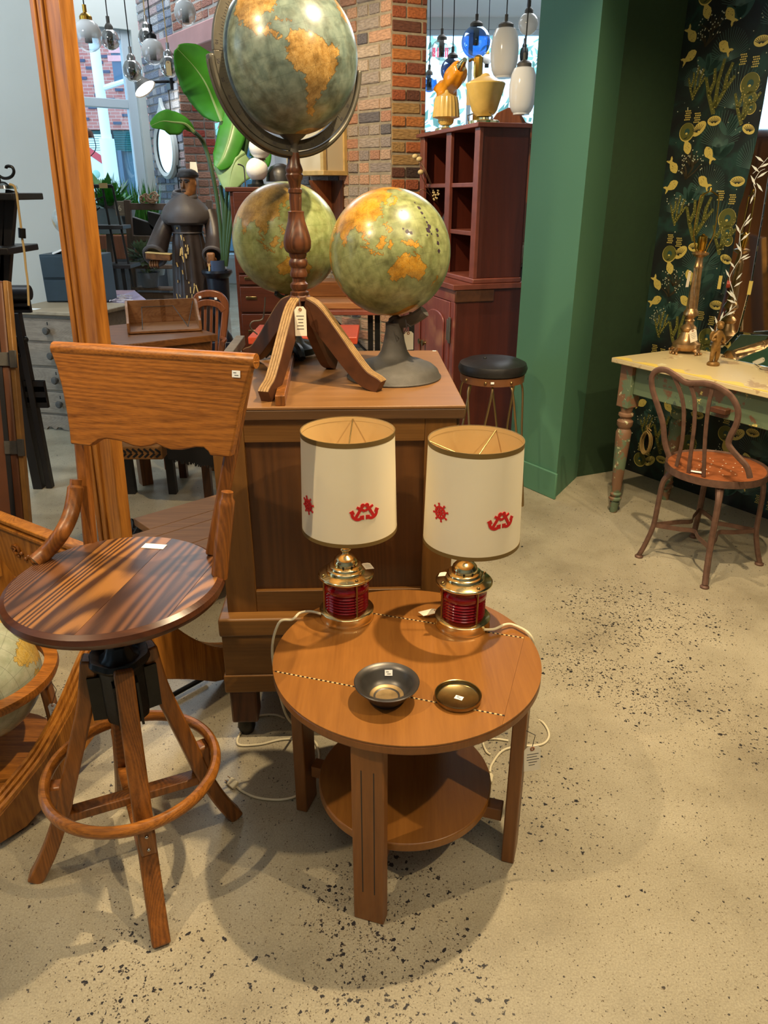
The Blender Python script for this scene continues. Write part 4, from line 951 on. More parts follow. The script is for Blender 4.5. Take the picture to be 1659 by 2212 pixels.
def globe_mesh(nu, nv, r):
    lon = np.linspace(-180, 180, nu + 1); lat = np.linspace(-90, 90, nv + 1)
    LO, LA = np.meshgrid(lon, lat)
    jl = LO + 1.1 * np.sin(LA * .9 + LO * .31) + .7 * np.sin(LA * 1.9 - LO * 1.3); ja = LA + .9 * np.sin(LO * .8) + .5 * np.sin(LO * 2.1 + LA)
    land = np.zeros(LO.shape, bool); land |= (LA < -72 + 4 * np.sin(np.radians(LO * 3)))
    for poly in LAND.values():
        x = np.array([p[0] for p in poly], float); y = np.array([p[1] for p in poly], float); ins = np.zeros(LO.shape, bool); j = len(x) - 1
        for i in range(len(x)):
            c = ((y[i] > ja) != (y[j] > ja)) & (jl < (x[j] - x[i]) * (ja - y[i]) / (y[j] - y[i] + 1e-12) + x[i]); ins ^= c; j = i
        land |= ins
    lr, pr = np.radians(LO), np.radians(LA)
    co = np.stack([r * np.cos(pr) * np.cos(lr), r * np.cos(pr) * np.sin(lr), r * np.sin(pr)], -1).reshape(-1, 3)
    a = np.arange((nu + 1) * (nv + 1)).reshape(nv + 1, nu + 1)
    f = np.stack([a[:-1, :-1], a[:-1, 1:], a[1:, 1:], a[1:, :-1]], -1).reshape(-1, 4)
    me = bpy.data.meshes.new('map_sphere'); me.vertices.add(len(co)); me.vertices.foreach_set('co', co.ravel())
    me.loops.add(f.size); me.loops.foreach_set('vertex_index', f.ravel()); me.polygons.add(len(f)); me.polygons.foreach_set('loop_start', np.arange(0, f.size, 4))
    me.update(calc_edges=True); me.polygons.foreach_set('use_smooth', np.ones(len(f), bool))
    at = me.attributes.new('land', 'FLOAT', 'POINT'); at.data.foreach_set('value', land.astype(np.float32).ravel())
    uv = me.attributes.new('lonlat', 'FLOAT_VECTOR', 'POINT'); uv.data.foreach_set('vector', np.stack([LO, LA, 0 * LO], -1).astype(np.float32).ravel())
    return me
def globe_mat(name, sea_a, sea_b, land_a, land_b, grime, rough=.3, pale=False):
    m, nt, n, l, b = new_mat(name); setc(b, sea_a, rough); b.inputs['Coat Weight'].default_value = .35; b.inputs['Coat Roughness'].default_value = .18
    at = n.new('ShaderNodeAttribute'); at.attribute_name = 'land'; ll = n.new('ShaderNodeAttribute'); ll.attribute_name = 'lonlat'
    tc = n.new('ShaderNodeTexCoord')
    def noise(s, det=5, dist=0):
        q = n.new('ShaderNodeTexNoise'); q.inputs['Scale'].default_value = s; q.inputs['Detail'].default_value = det; q.inputs['Distortion'].default_value = dist; l.new(tc.outputs['Object'], q.inputs['Vector']); return q.outputs['Fac']
    def mixc(f, a, c, bt='MIX', fac=None):
        q = n.new('ShaderNodeMixRGB'); q.blend_type = bt
        if f is not None: l.new(f, q.inputs[0])
        else: q.inputs[0].default_value = fac
        for i, v in ((1, a), (2, c)):
            if isinstance(v, tuple): q.inputs[i].default_value = (*v, 1)
            else: l.new(v, q.inputs[i])
        return q.outputs[0]
    def math_(op, a, bb=None):
        q = n.new('ShaderNodeMath'); q.operation = op
        for i, v in ((0, a), (1, bb)):
            if v is None: continue
            if isinstance(v, (int, float)): q.inputs[i].default_value = v
            else: l.new(v, q.inputs[i])
        return q.outputs[0]
    rs = ramp(n, [(.35, sea_a), (.65, sea_b)]); l.new(noise(9), rs.inputs[0])
    rl = ramp(n, [(.35, land_a), (.65, land_b)]); l.new(noise(16, 6), rl.inputs[0])
    vo = n.new('ShaderNodeTexVoronoi'); vo.feature = 'DISTANCE_TO_EDGE'; vo.inputs['Scale'].default_value = 34
    dn = n.new('ShaderNodeTexNoise'); dn.inputs['Scale'].default_value = 50; l.new(tc.outputs['Object'], dn.inputs['Vector'])
    dv = n.new('ShaderNodeVectorMath'); dv.operation = 'MULTIPLY_ADD'; dv.inputs[1].default_value = (.02,) * 3; l.new(dn.outputs['Color'], dv.inputs[0]); l.new(tc.outputs['Object'], dv.inputs[2]); l.new(dv.outputs[0], vo.inputs['Vector'])
    bord = math_('LESS_THAN', vo.outputs['Distance'], .035)
    lc = mixc(math_('MULTIPLY', bord, .45), rl.outputs[0], S(90, 64, 28))
    c = mixc(at.outputs['Fac'], rs.outputs[0], lc)
    coast = math_('MULTIPLY', math_('GREATER_THAN', at.outputs['Fac'], .1), math_('LESS_THAN', at.outputs['Fac'], .9))
    c = mixc(math_('MULTIPLY', coast, .5), c, S(70, 52, 30))
    sx = n.new('ShaderNodeSeparateXYZ'); l.new(ll.outputs['Vector'], sx.inputs[0])
    for ax_ in ('X', 'Y'):
        g = math_('ABSOLUTE', math_('SUBTRACT', math_('FRACT', math_('DIVIDE', math_('ADD', sx.outputs[ax_], 187.5), 15.0)), .5))
        c = mixc(math_('MULTIPLY', math_('LESS_THAN', g, .012), .5 if pale else .28), c, S(60, 66, 56))
    # printed shipping lines / names: short dashes
    wv = n.new('ShaderNodeTexWave'); wv.inputs['Scale'].default_value = 70; wv.inputs['Distortion'].default_value = 3; l.new(tc.outputs['Object'], wv.inputs['Vector'])
    dash = math_('MULTIPLY', math_('GREATER_THAN', wv.outputs['Fac'], .93), math_('GREATER_THAN', noise(60, 2), .58))
    c = mixc(math_('MULTIPLY', dash, .4), c, S(56, 58, 44))
    gr = ramp(n, [(.46, (1, 1, 1)), (.72, grime)]); l.new(noise(5, 8, .4), gr.inputs[0]); c = mixc(None, c, gr.outputs[0], 'MULTIPLY', .85)
    l.new(c, b.inputs['Base Color']); return m
GMESH = globe_mesh(540, 270, 1.0)
M['globe_teal'] = globe_mat('globe_teal', S(100, 116, 108), S(128, 142, 130), S(164, 124, 62), S(194, 158, 96), (.3, .26, .2))
M['globe_green'] = globe_mat('globe_green', S(134, 146, 88), S(160, 168, 112), S(176, 136, 50), S(200, 160, 78), (.6, .54, .42))
M['globe_olive'] = globe_mat('globe_olive', S(124, 132, 84), S(152, 158, 106), S(196, 138, 36), S(204, 156, 62), (.42, .38, .3))
M['globe_pale'] = globe_mat('globe_pale', S(170, 178, 152), S(186, 190, 166), S(206, 168, 70), S(214, 186, 110), (.75, .72, .66), .35, True)
M['globe_faded'] = globe_mat('globe_faded', S(160, 168, 170), S(176, 180, 172), S(190, 150, 96), S(196, 170, 120), (.7, .68, .62))
def map_ball(parent, c, r, lon0, lat0, roll, mat):
    c = Vector(c); cv = (V(0, 0, EYE) - c).normalized(); right = V(0, 0, 1).cross(cv).normalized(); up = cv.cross(right)
    a = math.radians(roll); n_ = up * math.cos(a) - right * math.sin(a); e_ = right * math.cos(a) + up * math.sin(a)
    lo, la = math.radians(lon0), math.radians(lat0)
    p0 = V(math.cos(la) * math.cos(lo), math.cos(la) * math.sin(lo), math.sin(la)); e0 = V(-math.sin(lo), math.cos(lo), 0); n0 = p0.cross(e0)
    A = Matrix((e_, n_, cv)).transposed(); B = Matrix((e0, n0, p0)); R3 = (A @ B).to_4x4()
    me = GMESH.copy(); me.materials.append(M[mat])
    o = bpy.data.objects.new('map_sphere', me); COL.objects.link(o); o.parent = parent; MOF[o.name] = MOF[parent.name]
    o.matrix_local = MOF[parent.name] @ Tr(*c) @ R3 @ Matrix.Scale(r, 4); return o, R3
# 1 tall tripod globe
GC = V(-.224, 2.02, 1.737); GX, GY = -.222, 2.02
g1 = thing('standing_globe', 'largest globe in an iron ring on a tall turned wooden post with four legs', 'globe', (GX, GY, CT))
ms, _ = map_ball(g1, GC, .162, -80, -6, 15, 'globe_teal')
cv = (V(0, 0, EYE) - GC).normalized(); a = math.radians(32)
rn = (Matrix.Rotation(a, 3, 'Z') @ V(cv.x, cv.y, .0)).normalized(); rx = V(0, 0, 1).cross(rn).normalized()
rf = frame(GC, rx, V(0, 0, 1), rn)
def ringsec(mb, R0, R1, h0, h1, a0, a1, n, fr):
    k = n + 1; vs = []
    for i in range(k):
        t = math.radians(a0 + (a1 - a0) * i / n)
        for r_, h in ((R0, h0), (R1, h0), (R1, h1), (R0, h1)): vs.append((r_ * math.cos(t), r_ * math.sin(t), h))
    fs = [(i * 4 + q, i * 4 + (q + 1) % 4, i * 4 + 4 + (q + 1) % 4, i * 4 + 4 + q) for i in range(n) for q in range(4)]
    fs += [(3, 2, 1, 0), tuple(n * 4 + q for q in range(4))]
    return mb._add(vs, fs, fr)
mr_ = ringsec(MB(), .171, .194, -.006, .006, -180, 180, 96, rf).build('meridian_ring', M['ring_metal'], g1, bevel=.001)
ringsec(MB(), .196, .208, -.012, .012, -178, -2, 64, rf).build('cradle', M['ring_metal'], g1, bevel=.004)
ringsec(MB(), .207, .211, -.005, .005, -175, -5, 64, rf).build('cradle_rib', M['grey_iron'], g1, bevel=.001)
tk = MB()
for i in range(0, 180):
    t = math.radians(-180 + i * 2); ln = .009 if i % 5 == 0 else .005
    tk.box((.173 + ln / 2, 0, .0063), (ln, .0006, .0004), rf @ Matrix.Rotation(t, 4, 'Z'))
tag(tk.build('degree_scale', M['ink'], mr_), kind='stuff')
nm = MB()
for i, s_ in enumerate(('10', '20', '30', '40', '50', '60', '70', '80', '90', '80', '70', '60', '50', '40', '30', '20', '10')):
    t = math.radians(-8 - 10.2 * i if False else (-185 + 11.2 * i)); tv, tf = text_mesh(s_, .010, .0002)
    nm._add(tv, tf, rf @ Matrix.Rotation(t, 4, 'Z') @ Tr(.187, 0, .0064) @ Matrix.Rotation(math.pi / 2, 4, 'Z'))
tag(nm.build('degree_numbers', M['ink'], mr_), kind='stuff')
pz = lambda py, y=GY, px=640: D(px, py, y).z
def prof_px(lst, y, px=640): 
    out = []
    for py, hw in lst:
        p = D(px, py, y); fw = p.y * math.cos(PITCH) - (p.z - EYE) * math.sin(PITCH); out.append((hw / FPX * fw, p.z))
    return out
pp = prof_px([(330, 0), (330, 12), (322, 10), (312, 10), (304, 14), (298, 22), (290, 30), (288, 0)], GY)
MB().lathe(pp, 24, Tr(GX, GY, 0)).build('ferrule', M['grey_iron'], g1)
pp = prof_px([(646, 0), (646, 17), (638, 20), (630, 20), (627, 15), (620, 19), (613, 19), (608, 14), (600, 14), (597, 18), (590, 19), (585, 17), (578, 16), (572, 20), (564, 20), (558, 16), (552, 19), (547, 19), (543, 25), (535, 29), (522, 30), (510, 28), (495, 24), (478, 19), (462, 17), (457, 18), (455, 12), (430, 13.5), (418, 13), (416, 15), (409, 15), (406, 12), (392, 14), (384, 18), (378, 19), (374, 17), (368, 19), (360, 17), (352, 14), (340, 13), (330, 12), (330, 0)], GY)
MB().lathe(pp, 32, Tr(GX, GY, 0)).build('post', M['dark_oak'], g1)
MB().lathe(prof_px([(648, 0), (648, 24), (640, 24), (636, 20), (636, 0)], GY), 8, Tr(GX, GY, 0)).build('post_base', M['leg_brown'], g1)
hub = V(GX, GY, D(640, 655, GY).z)
for fx, fy in ((-.293, 1.788), (-.008, 1.895), (-.42, 2.30), (-.15, 2.18)):
    d = V(fx - GX, fy - GY, 0); L_ = d.length; d.normalize(); z0 = hub.z - CT
    P = smooth_path([V(GX, GY, 0) + d * (L_ * q) + UP * (CT + h) for q, h in ((.08, z0 * .93), (.22, z0 * .86), (.42, z0 * .62), (.62, z0 * .36), (.80, z0 * .16), (.95, .018), (1.0, .012))], 5)
    w = [1.15 - .5 * i / (len(P) - 1) for i in range(len(P))]
    lg = MB().sweep(P, [(-.014, -.027), (.014, -.027), (.014, .027), (-.014, .027)], d.cross(UP).cross(V(0, 0, 1)) if False else UP, [(1, q) for q in w])
    lo_ = lg.build('leg', M['leg_brown'], g1, bevel=.002)
    for e in (-.0105, -.0035, .0035, .0105):
        MB().sweep([p + UP * 0 for p in P], [(e - .0028, .0265), (e + .0028, .0265), (e + .0028, .0292), (e - .0028, .0292)], UP, [(1, q) for q in w]).build('ply', M['ply_edge'], lo_)
tg = D(648, 662, GY - .075)
price_tag(g1, tg, (1, 0, 0), (.0, -.02, -1), .030, .074, string=[tg + V(0, 0, -.007), tg + V(-.004, .02, .02), D(640, 640, GY - .045)])
# 2 middle globe behind the post
MC = V(-.288, 2.33, 1.322); g2 = thing('table_globe', 'green globe partly hidden behind the turned post, on a black cast iron base', 'globe', (MC.x, MC.y, CT))
map_ball(g2, MC, .157, 126, 3, 2, 'globe_green')
mfr = frame(MC, V(.35, .93, 0).normalized(), UP, V(.93, -.35, 0).normalized())
ringsec(MB(), .160, .172, -.005, .005, -120, 70, 60, mfr).build('meridian_arc', M['black_iron'], g2, bevel=.001)
MB().lathe([(0, 0), (.07, .012), (.066, .03), (.04, .045), (.025, .075), (.03, .095), (.022, .12), (.014, .16), (.012, MC.z - CT - .15), (0, MC.z - CT - .15)], 40, Tr(MC.x, MC.y, CT), flute=(.05, 4)).build('base', M['black_iron'], g2)
for k in range(4):
    a = k * math.pi / 2 + .45; d = V(math.cos(a), math.sin(a), 0)
    MB().tube(smooth_path([MC * 1 - UP * (MC.z - CT - .04) + d * .03, V(MC.x, MC.y, CT + .03) + d * .07, V(MC.x, MC.y, CT + .012) + d * .092], 4), [.016] * 5 + [.014, .013, .012, .012], 8).build('foot', M['black_iron'], g2)
MB().tube(smooth_path([D(573, 642, 2.24), D(571, 670, 2.24), D(566, 690, 2.24), D(545, 695, 2.22), D(541, 708, 2.22), D(556, 722, 2.24)], 5), .0022, 6).build('wire_hook', M['grey_iron'], g2)
# 3 right globe on a pressed iron foot
RC = V(.0155, 2.075, 1.302); g3 = thing('table_globe', 'olive globe with ink spots on a grey iron pedestal at the right of the cabinet', 'globe', (.028, 2.06, CT))
mp3, R3 = map_ball(g3, RC, .160, 119, -9, 14, 'globe_olive')
MB().lathe([(0, 0.0), (.131, 0), (.132, .004), (.128, .008), (.122, .022), (.108, .034), (.09, .040), (.086, .043), (.062, .049), (.046, .058), (.036, .074), (.029, .1), (.024, .13), (.024, .15), (0, .15)], 56, Tr(.028, 2.06, CT)).build('base', M['grey_iron'], g3)
MB().sweep(smooth_path([V(.03, 2.06, CT + .125), V(.028, 2.06, CT + .155), D(862, 697, 2.05), D(885, 692, 2.03), D(905, 681, 2.01), D(917, 672, 2.0)], 5), [(.016 * math.cos(q * math.pi / 4), .0105 * math.sin(q * math.pi / 4)) for q in range(8)], (0, 1, .01)).build('arm', M['grey_iron'], g3)
spm = MB()
for px, py, w_ in ((896, 438, 3), (905, 449, 6), (911, 460, 5), (917, 470, 3), (922, 480, 4), (927, 489, 7), (925, 497, 8), (923, 508, 3), (944, 497, 6), (945, 508, 5), (946, 525, 6), (948, 542, 6), (880, 500, 6), (888, 503, 5), (871, 494, 3), (932, 505, 3), (868, 455, 2)):
    d = pix_dir(px, py); o0 = V(0, 0, EYE) - RC; bq = d.dot(o0) / d.dot(d); cq = (o0.dot(o0) - .160 ** 2) / d.dot(d); t = -bq - math.sqrt(max(0, bq * bq - cq)); p = V(0, 0, EYE) + d * t; nn_ = (p - RC).normalized(); e_ = nn_.orthogonal().normalized()
    spm._add([p + nn_ * .0005 + (e_ * math.cos(q * math.pi / 5) + nn_.cross(e_) * math.sin(q * math.pi / 5) * 1.2) * w_ * .00075 * (1 + .2 * math.sin(q * 2.3 + px)) for q in range(10)], [tuple(range(10))])
M['ink_blot'] = plain('ink_blot', S(58, 44, 56), .4)
spm.build('ink_spots', M['ink_blot'], g3)
tg3 = MB().tube([D(876, 690, 2.0), D(880, 715, 2.0), D(872, 722, 2.02), D(880, 700, 2.0), D(888, 706, 2.0)], .0012, 6); tg3.build('tag_string', M['ink'], g3)
price_tag(g3, D(882, 716, 2.1), (1, .3, 0), (0, -.2, -1), .03, .05, lines=0)
# 4 floor globe at the left edge
FC = D(-58, 1468, 1.57); g4 = thing('floor_globe', 'pale globe in a wooden ring stand on the floor at the left edge', 'globe', (FC.x, FC.y, 0))
map_ball(g4, FC, .162, -18, -62, -25, 'globe_pale')
MB().sweep([FC + V(.188 * math.cos(2 * math.pi * i / 72), .188 * math.sin(2 * math.pi * i / 72), .012) for i in range(72)], [(-.017, -.011), (.013, -.014), (.017, -.004), (.015, .009), (-.017, .011)], closed=True).build('horizon_ring', M['oak_stool_x'], g4)
for k in range(4):
    a = k * math.pi / 2 + .1; d = V(math.cos(a), math.sin(a), 0); b0 = V(FC.x, FC.y, 0)
    MB().sweep(smooth_path([b0 + d * .172 + UP * (FC.z - .01), b0 + d * .176 + UP * FC.z * .6, b0 + d * .17 + UP * .08, b0 + d * .18], 5), [(-.02, -.011), (.02, -.011), (.02, .011), (-.02, .011)], d).build('leg', M['oak_stool'], g4, bevel=.004)
MB().lathe([(0, .06), (.16, .06), (.16, .08), (0, .08)], 32, Tr(FC.x, FC.y, 0)).build('lower_disc', M['oak_stool_x'], g4)
price_tag(g4, D(112, 1520, 1.55), (1, .2, 0), (0.05, 0, -1), .022, .06, mat='paper_white', string=[D(112, 1522, 1.55), D(122, 1490, 1.55), D(112, 1475, 1.55)])
# ---------------------------------------------------------------- tall oak mirror stand (cheval frame) at the left
PA = V(-.70, 1.70, 0); ad = V(.835, -.55, 0).normalized(); fdv = V(-.55, -.835, 0).normalized()
cm = thing('cheval_frame', 'tall honey oak standing frame with moulded posts, carved rail and scrolled feet at the left', 'frame', (PA.x, PA.y, 0))
lean = 0.04
def stile(px_off, wide=.082):
    o = PA + ad * px_off
    up = (UP - fdv * lean).normalized(); fr = frame(o + (UP - fdv * lean) * .34, ad, up, fdv + UP * lean)
    s = MB().box2((-wide / 2, 0, -.02), (wide / 2, 2.1, .014), fr).build('post', M['oak_honey'], cm, bevel=.003)
    for q, (a0, a1, h) in enumerate(((-wide / 2 - .004, -wide / 2 + .012, .022), (-wide / 2 + .0135, -wide / 2 + .02, .0185), (-wide / 2 + .0215, -wide / 2 + .034, .021))):
        MB().box2((a0, .02, .010), (a1, 2.1, h), fr).build('moulding', M['oak_honey'], s, bevel=.003)
stile(0.0); stile(-.66)
fr = frame(PA - ad * .33, ad, UP, fdv)
rl = MB().prism([(-.31, .56), (.31, .56), (.31, .47), (.20, .455), (.14, .405), (0, .395), (-.14, .405), (-.20, .455), (-.31, .47)], -.012, .012, fr).build('rail', M['oak_honey'], cm, bevel=.002)
for h0, h1, d_ in ((.56, .572, .03), (.572, .580, .022), (.580, .592, .028)): MB().box2((-.31, h0, -d_ + .008), (.31, h1, d_ - .008), fr).build('rail_moulding', M['oak_honey'], rl, bevel=.003)
cvm = MB(); rcv = random.Random(2)
for s_ in (-1, 1):
    P = []
    for i in range(26):
        t = i / 25; a = t * 9; r_ = .022 * (1 - t * .7); P.append(fr @ V(s_ * (.085 - .0 + r_ * math.cos(a) + t * .01), .505 + r_ * math.sin(a) * .8, .016))
    cvm.tube(P, .004, 6)
    for k in range(5): cvm.ball(fr @ V(s_ * (.03 + k * .017), .5 - (k % 2) * .012, .014), .008 - k * .0007, 6)
for k in range(9): a = k * .7; cvm.ball(fr @ V(.016 * math.cos(a), .497 + .014 * math.sin(a), .015), .007, 6)
cvm.ball(fr @ V(0, .497, .018), .01, 8)
cvm.build('carving', M['oak_stool'], rl)
for o_, nm in ((0.0, 'r'), (-.66, 'l')):
    c = PA + ad * o_; ff = frame(c, fdv, UP, -ad)
    pf = [(-.44, .015), (-.455, .05), (-.44, .085), (-.38, .115), (-.29, .165), (-.2, .25), (-.12, .35), (-.05, .42), (.05, .42), (.12, .35), (.2, .25), (.29, .165), (.38, .115), (.44, .085), (.455, .05), (.44, .015), (.37, .01), (.28, .045), (.18, .115), (.09, .17), (0, .185), (-.09, .17), (-.18, .115), (-.28, .045), (-.37, .01)]
    pf = [(-x, z) for x, z in pf]
    ft = MB().prism(pf, -.026, .026, ff).build('foot', M['oak_honey'], cm, bevel=.004)
    top = smooth_path([ff @ V(x, z + .002, 0) for x, z in pf[1:15]], 4)
    for e in (-.018, 0, .018): MB().sweep(top, [(e - .007, -.002), (e + .007, -.002), (e + .005, .006), (e - .005, .006)], ad.cross(UP)).build('foot_bead', M['oak_honey'], ft)
    for s_ in (-1, 1): MB().lathe([(0, -.014), (.016, -.014), (.018, 0), (.016, .014), (0, .014)], 20, frame(c + fdv * .38 * s_ + UP * .014, fdv, UP, ad)).build('caster', M['black_iron'], ft)
MB().tube([G(372, 1502, .02), G(445, 1462, .02)], .008, 8).build('iron_rod', M['black_iron'], cm)

# leather covered wardrobe trunk leaning at the far left
tk_ = thing('wardrobe_trunk', 'brown leather wardrobe trunk with ochre edging and metal clasps at the left edge', 'trunk', (-1.2, 2.2, 0))
R0_, R1_ = D(62, 1120, 2.30), D(18, 620, 2.47); upv = (R1_ - R0_).normalized(); sd_ = V(1, .12, 0); sd_ = (sd_ - upv * sd_.dot(upv)).normalized(); nv_ = sd_.cross(upv)
base_ = R0_ - upv * (R0_.z / upv.z); ft_ = frame(base_, sd_, upv, nv_); Ht = (R1_ - base_).length + .02
MB().box2((-.5, 0, -.03), (-.014, Ht, 0), ft_).build('body', M['trunk'], tk_, bevel=.01)
MB().box2((-.055, 0, -.01), (-.040, Ht, .004), ft_).build('edge_band', M['black_wood'], tk_)
MB().box2((-.016, 0, -.034), (0, Ht, .002), ft_).build('edge_binding', M['trunk_edge'], tk_, bevel=.003)
for px, py in ((35, 966), (30, 775)):
    h = (D(px, py, 2.36) - base_).dot(upv)
    q = MB().box2((-.055, h - .022, .003), (.004, h + .022, .010), ft_).build('clasp', M['grey_iron'], tk_, bevel=.002)
    MB().box2((-.012, h - .028, .006), (.010, h + .028, .016), ft_).build('clasp_tongue', M['grey_iron'], q, bevel=.002)

# ---------------------------------------------------------------- far left: black shelf, settle, dresser, drawers
ye = 3.25
et = thing('black_shelf', 'black A-frame shelf with two boards at the far left edge', 'shelf', (D(5, 600, ye).x, ye, 0))
for (a_, b_, w_) in (((26, 412), (6, 680), .04), ((7, 425), (7, 680), .022), ((-40, 412), (-60, 680), .04)):
    p, q = D(*a_, ye), D(*b_, ye); q = p + (q - p) * ((p.z - .0) / (p.z - q.z)); MB().beam(p, q, w_, .03, (0, 1, 0)).build('upright', M['black_wood'], et, bevel=.002)
for py, pxr in ((412, 66), (525, 56)):
    p = D(pxr, py + 8, ye); MB().box2((p.x - .5, ye - .16, p.z - .02), (p.x, ye + .12, p.z + .006)).build('board', M['black_wood'], et, bevel=.004)
hk = thing('hook_lamp', 'curled black iron lamp on a pale base on the black shelf at the left edge', 'lamp', tuple(D(8, 408, ye)))
MB().lathe([(0, 0), (.06, 0), (.058, .012), (.03, .024), (.01, .03), (0, .03)], 24, Tr(*D(4, 408, ye))).build('base', M['chrome'], hk)
MB().tube(smooth_path([D(x, y, ye) for x, y in ((-6, 376), (5, 384), (16, 385), (26, 380), (30, 371), (27, 362), (20, 359), (14, 360), (13, 364))], 5), .006, 8).build('hook', M['black_iron'], hk)
MB().tube([D(-6, 376, ye), D(2, 400, ye)], .007, 8).build('stem', M['black_iron'], hk)
P = [D(x, y, ye - .17) for x, y in ((20, 398), (30, 402), (36, 420), (40, 450), (45, 488), (48, 516), (52, 540), (56, 580), (60, 612), (62, 660))]
ck = cord(hk, P, .0045, 'twisted_cord', 'kraft', 5)
MB().tube([D(47, 493, ye - .17), D(48, 514, ye - .17)], .014, 10).build('inline_switch', M['black_iron'], ck)
ys = 3.7
sl = thing('carved_settle', 'black carved settle with bobbin-turned cross bars at the left edge', 'settle', (D(40, 880, ys).x, ys, 0))
zt, z2, z3, zb_ = D(40, 632, ys).z, D(40, 675, ys).z, D(50, 835, ys).z, D(50, 880, ys).z; xr = D(66, 640, ys).x; xl = xr - 1.0
MB().tube([(xl, ys, zt), (xr, ys, zt)], .035, 16).build('top_roll', M['black_wood'], sl)
xp = D(28, 700, ys).x
MB().box2((xp - .05, ys - .03, 0), (xp, ys + .03, zt)).build('post', M['black_wood'], sl, bevel=.004)
MB().box2((D(55, 760, ys).x - .02, ys - .02, 0), (D(55, 760, ys).x + .012, ys + .02, z2)).build('post', M['black_wood'], sl, bevel=.004)
for za, zb2 in ((zt - .02, z2), (z3 + .03, zb_)):
    fr_ = MB()
    n_ = 9
    for r_ in range(3): 
        h_ = abs(za - zb2) / 5; z_ = max(za, zb2) - h_ * (2 * r_ + .5)
        fr_.box2((xp, ys - .012, z_ - h_ / 2), (xr - .01, ys + .012, z_ + h_ / 2))
    for k in range(24):
        x_ = xp + (xr - .01 - xp) * (k + .5) / 24; fr_.box2((x_ - .004, ys - .010, min(za, zb2)), (x_ + .004, ys + .010, max(za, zb2)))
    fr_.build('pierced_frieze', M['black_wood'], sl)
for a_, b_ in (((32, 728), (58, 778)), ((56, 728), (34, 782))):
    p, q = D(*a_, ys), D(*b_, ys); mb = MB(); mb.tube([p, q], .008, 8)
    for k in range(5): mb.ball(p.lerp(q, (k + .5) / 5), .017, 8)
    mb.build('bobbin_bar', M['black_wood'], sl)
# narrow grey chest of drawers
gd = V(.97, -.24, 0).normalized(); gn = V(-.24, -.97, 0).normalized(); g0 = V(-2.33, 4.79, 0); gw, gh = .54, .775
gc = thing('grey_chest', 'narrow weathered grey chest of drawers with round knobs and a scalloped base at the left', 'chest of drawers', tuple(g0))
gf = frame(g0, gd, gn * -1, UP)
MB().box2((0, .006, .09), (gw, .40, gh - .025), gf).build('carcass', M['grey_wood'], gc, bevel=.003)
MB().box2((-.045, -.035, gh - .025), (gw + .045, .42, gh), gf).build('top', M['grey_top'], gc, bevel=.006)
ff = frame(g0 - gd * 0, gd, UP, gn)
MB().prism([(-.012, 0), (.09, 0), (.11, .02), (.135, .02), (.15, .005), (.165, .005), (.18, .02), (.21, .02), (.225, .005), (gw / 2, .0), (gw - .225, .005), (gw - .21, .02), (gw - .18, .02), (gw - .165, .005), (gw - .15, .005), (gw - .135, .02), (gw - .11, .02), (gw - .09, 0), (gw + .012, 0), (gw + .012, .10), (-.012, .10)], -.01, .012, ff).build('plinth', M['grey_wood'], gc, bevel=.002)
for k in range(4):
    z0 = .115 + k * .157; dr = MB().box2((.045, -.008, z0), (gw - .045, .01, z0 + .139), gf).build('drawer', M['grey_wood'], gc, bevel=.003)
    MB().lathe([(0, 0), (.012, .0), (.011, .012), (.022, .02), (.024, .03), (.017, .038), (0, .04)], 16, frame(gf @ V(.235, -.008, z0 + .068), gd, UP, gn)).build('knob', M['grey_iron'], dr)
    MB().box2((.232, -.0095, z0 + .1), (.238, -.008, z0 + .12), gf).build('keyhole', M['black_iron'], dr)
MB().box((.1, .03, gh + .001), (.12, .06, .001), gf).build('paper_strip', M['paper_white'], gc)
yb = 5.10; b0 = D(92, 652, yb); b1 = D(82, 550, yb)
bx = thing('blue_drawer_box', 'dark blue two-drawer card file box standing behind the grey chest', 'drawer box', (b0.x, yb, 0))
hb_ = (b1.z - b0.z); bxl = b1.x
b0.z = gh + .001
MB().box2((bxl + .012, yb + .02, gh + .0005), (bxl + .38, yb + .1, gh + .008)).build('foot_rail', M['black_wood'], bx)
MB().box2((bxl, yb + .01, b0.z), (bxl + .40, yb + .22, b1.z)).build('carcass', M['blue_box'], bx, bevel=.004)
for k in range(2):
    z0 = b0.z + k * hb_ / 2; dr = MB().box2((bxl + .008, yb - .005, z0 + .008), (bxl + .39, yb + .02, z0 + hb_ / 2 - .008)).build('drawer', M['blue_box'], bx, bevel=.003)
    zc = z0 + hb_ * .36; x0 = bxl + .155
    MB().prism([(0, 0), (.03, .02), (.22, .02), (.22, -.02), (.03, -.02)], 0, .003, frame((x0, yb - .0055, zc), (1, 0, 0), (0, 0, 1), (0, -1, 0))).build('label_card', M['kraft'], dr)
    MB().tube([(x0 + .07, yb - .006, zc - .085), (x0 + .08, yb - .03, zc - .09), (x0 + .2, yb - .03, zc - .09), (x0 + .21, yb - .006, zc - .085)], .005, 6).build('handle', M['chrome'], dr)
sg = D(146, 475, 5.2)
g5 = thing('small_globe', 'small faded globe half hidden behind the honey oak post', 'globe', (sg.x, sg.y, b1.z))
map_ball(g5, sg, .095, 20, 10, 0, 'globe_faded'); MB().lathe([(0, 0), (.07, 0), (.06, .02), (.012, .04), (.01, sg.z - b1.z - .09), (0, sg.z - b1.z - .09)], 20, Tr(sg.x, sg.y, b1.z)).build('base', M['black_iron'], g5)
p = D(135, 548, 5.18); o = MB().box((0, 0, 0), (.16, .11, .012), Tr(p.x + .03, p.y, b1.z + .03) @ Matrix.Rotation(-.35, 4, 'Y')).build('booklet', M['paper_white'], bevel=.002); tag(o, 'white booklet propped on the blue drawer box', 'booklet')

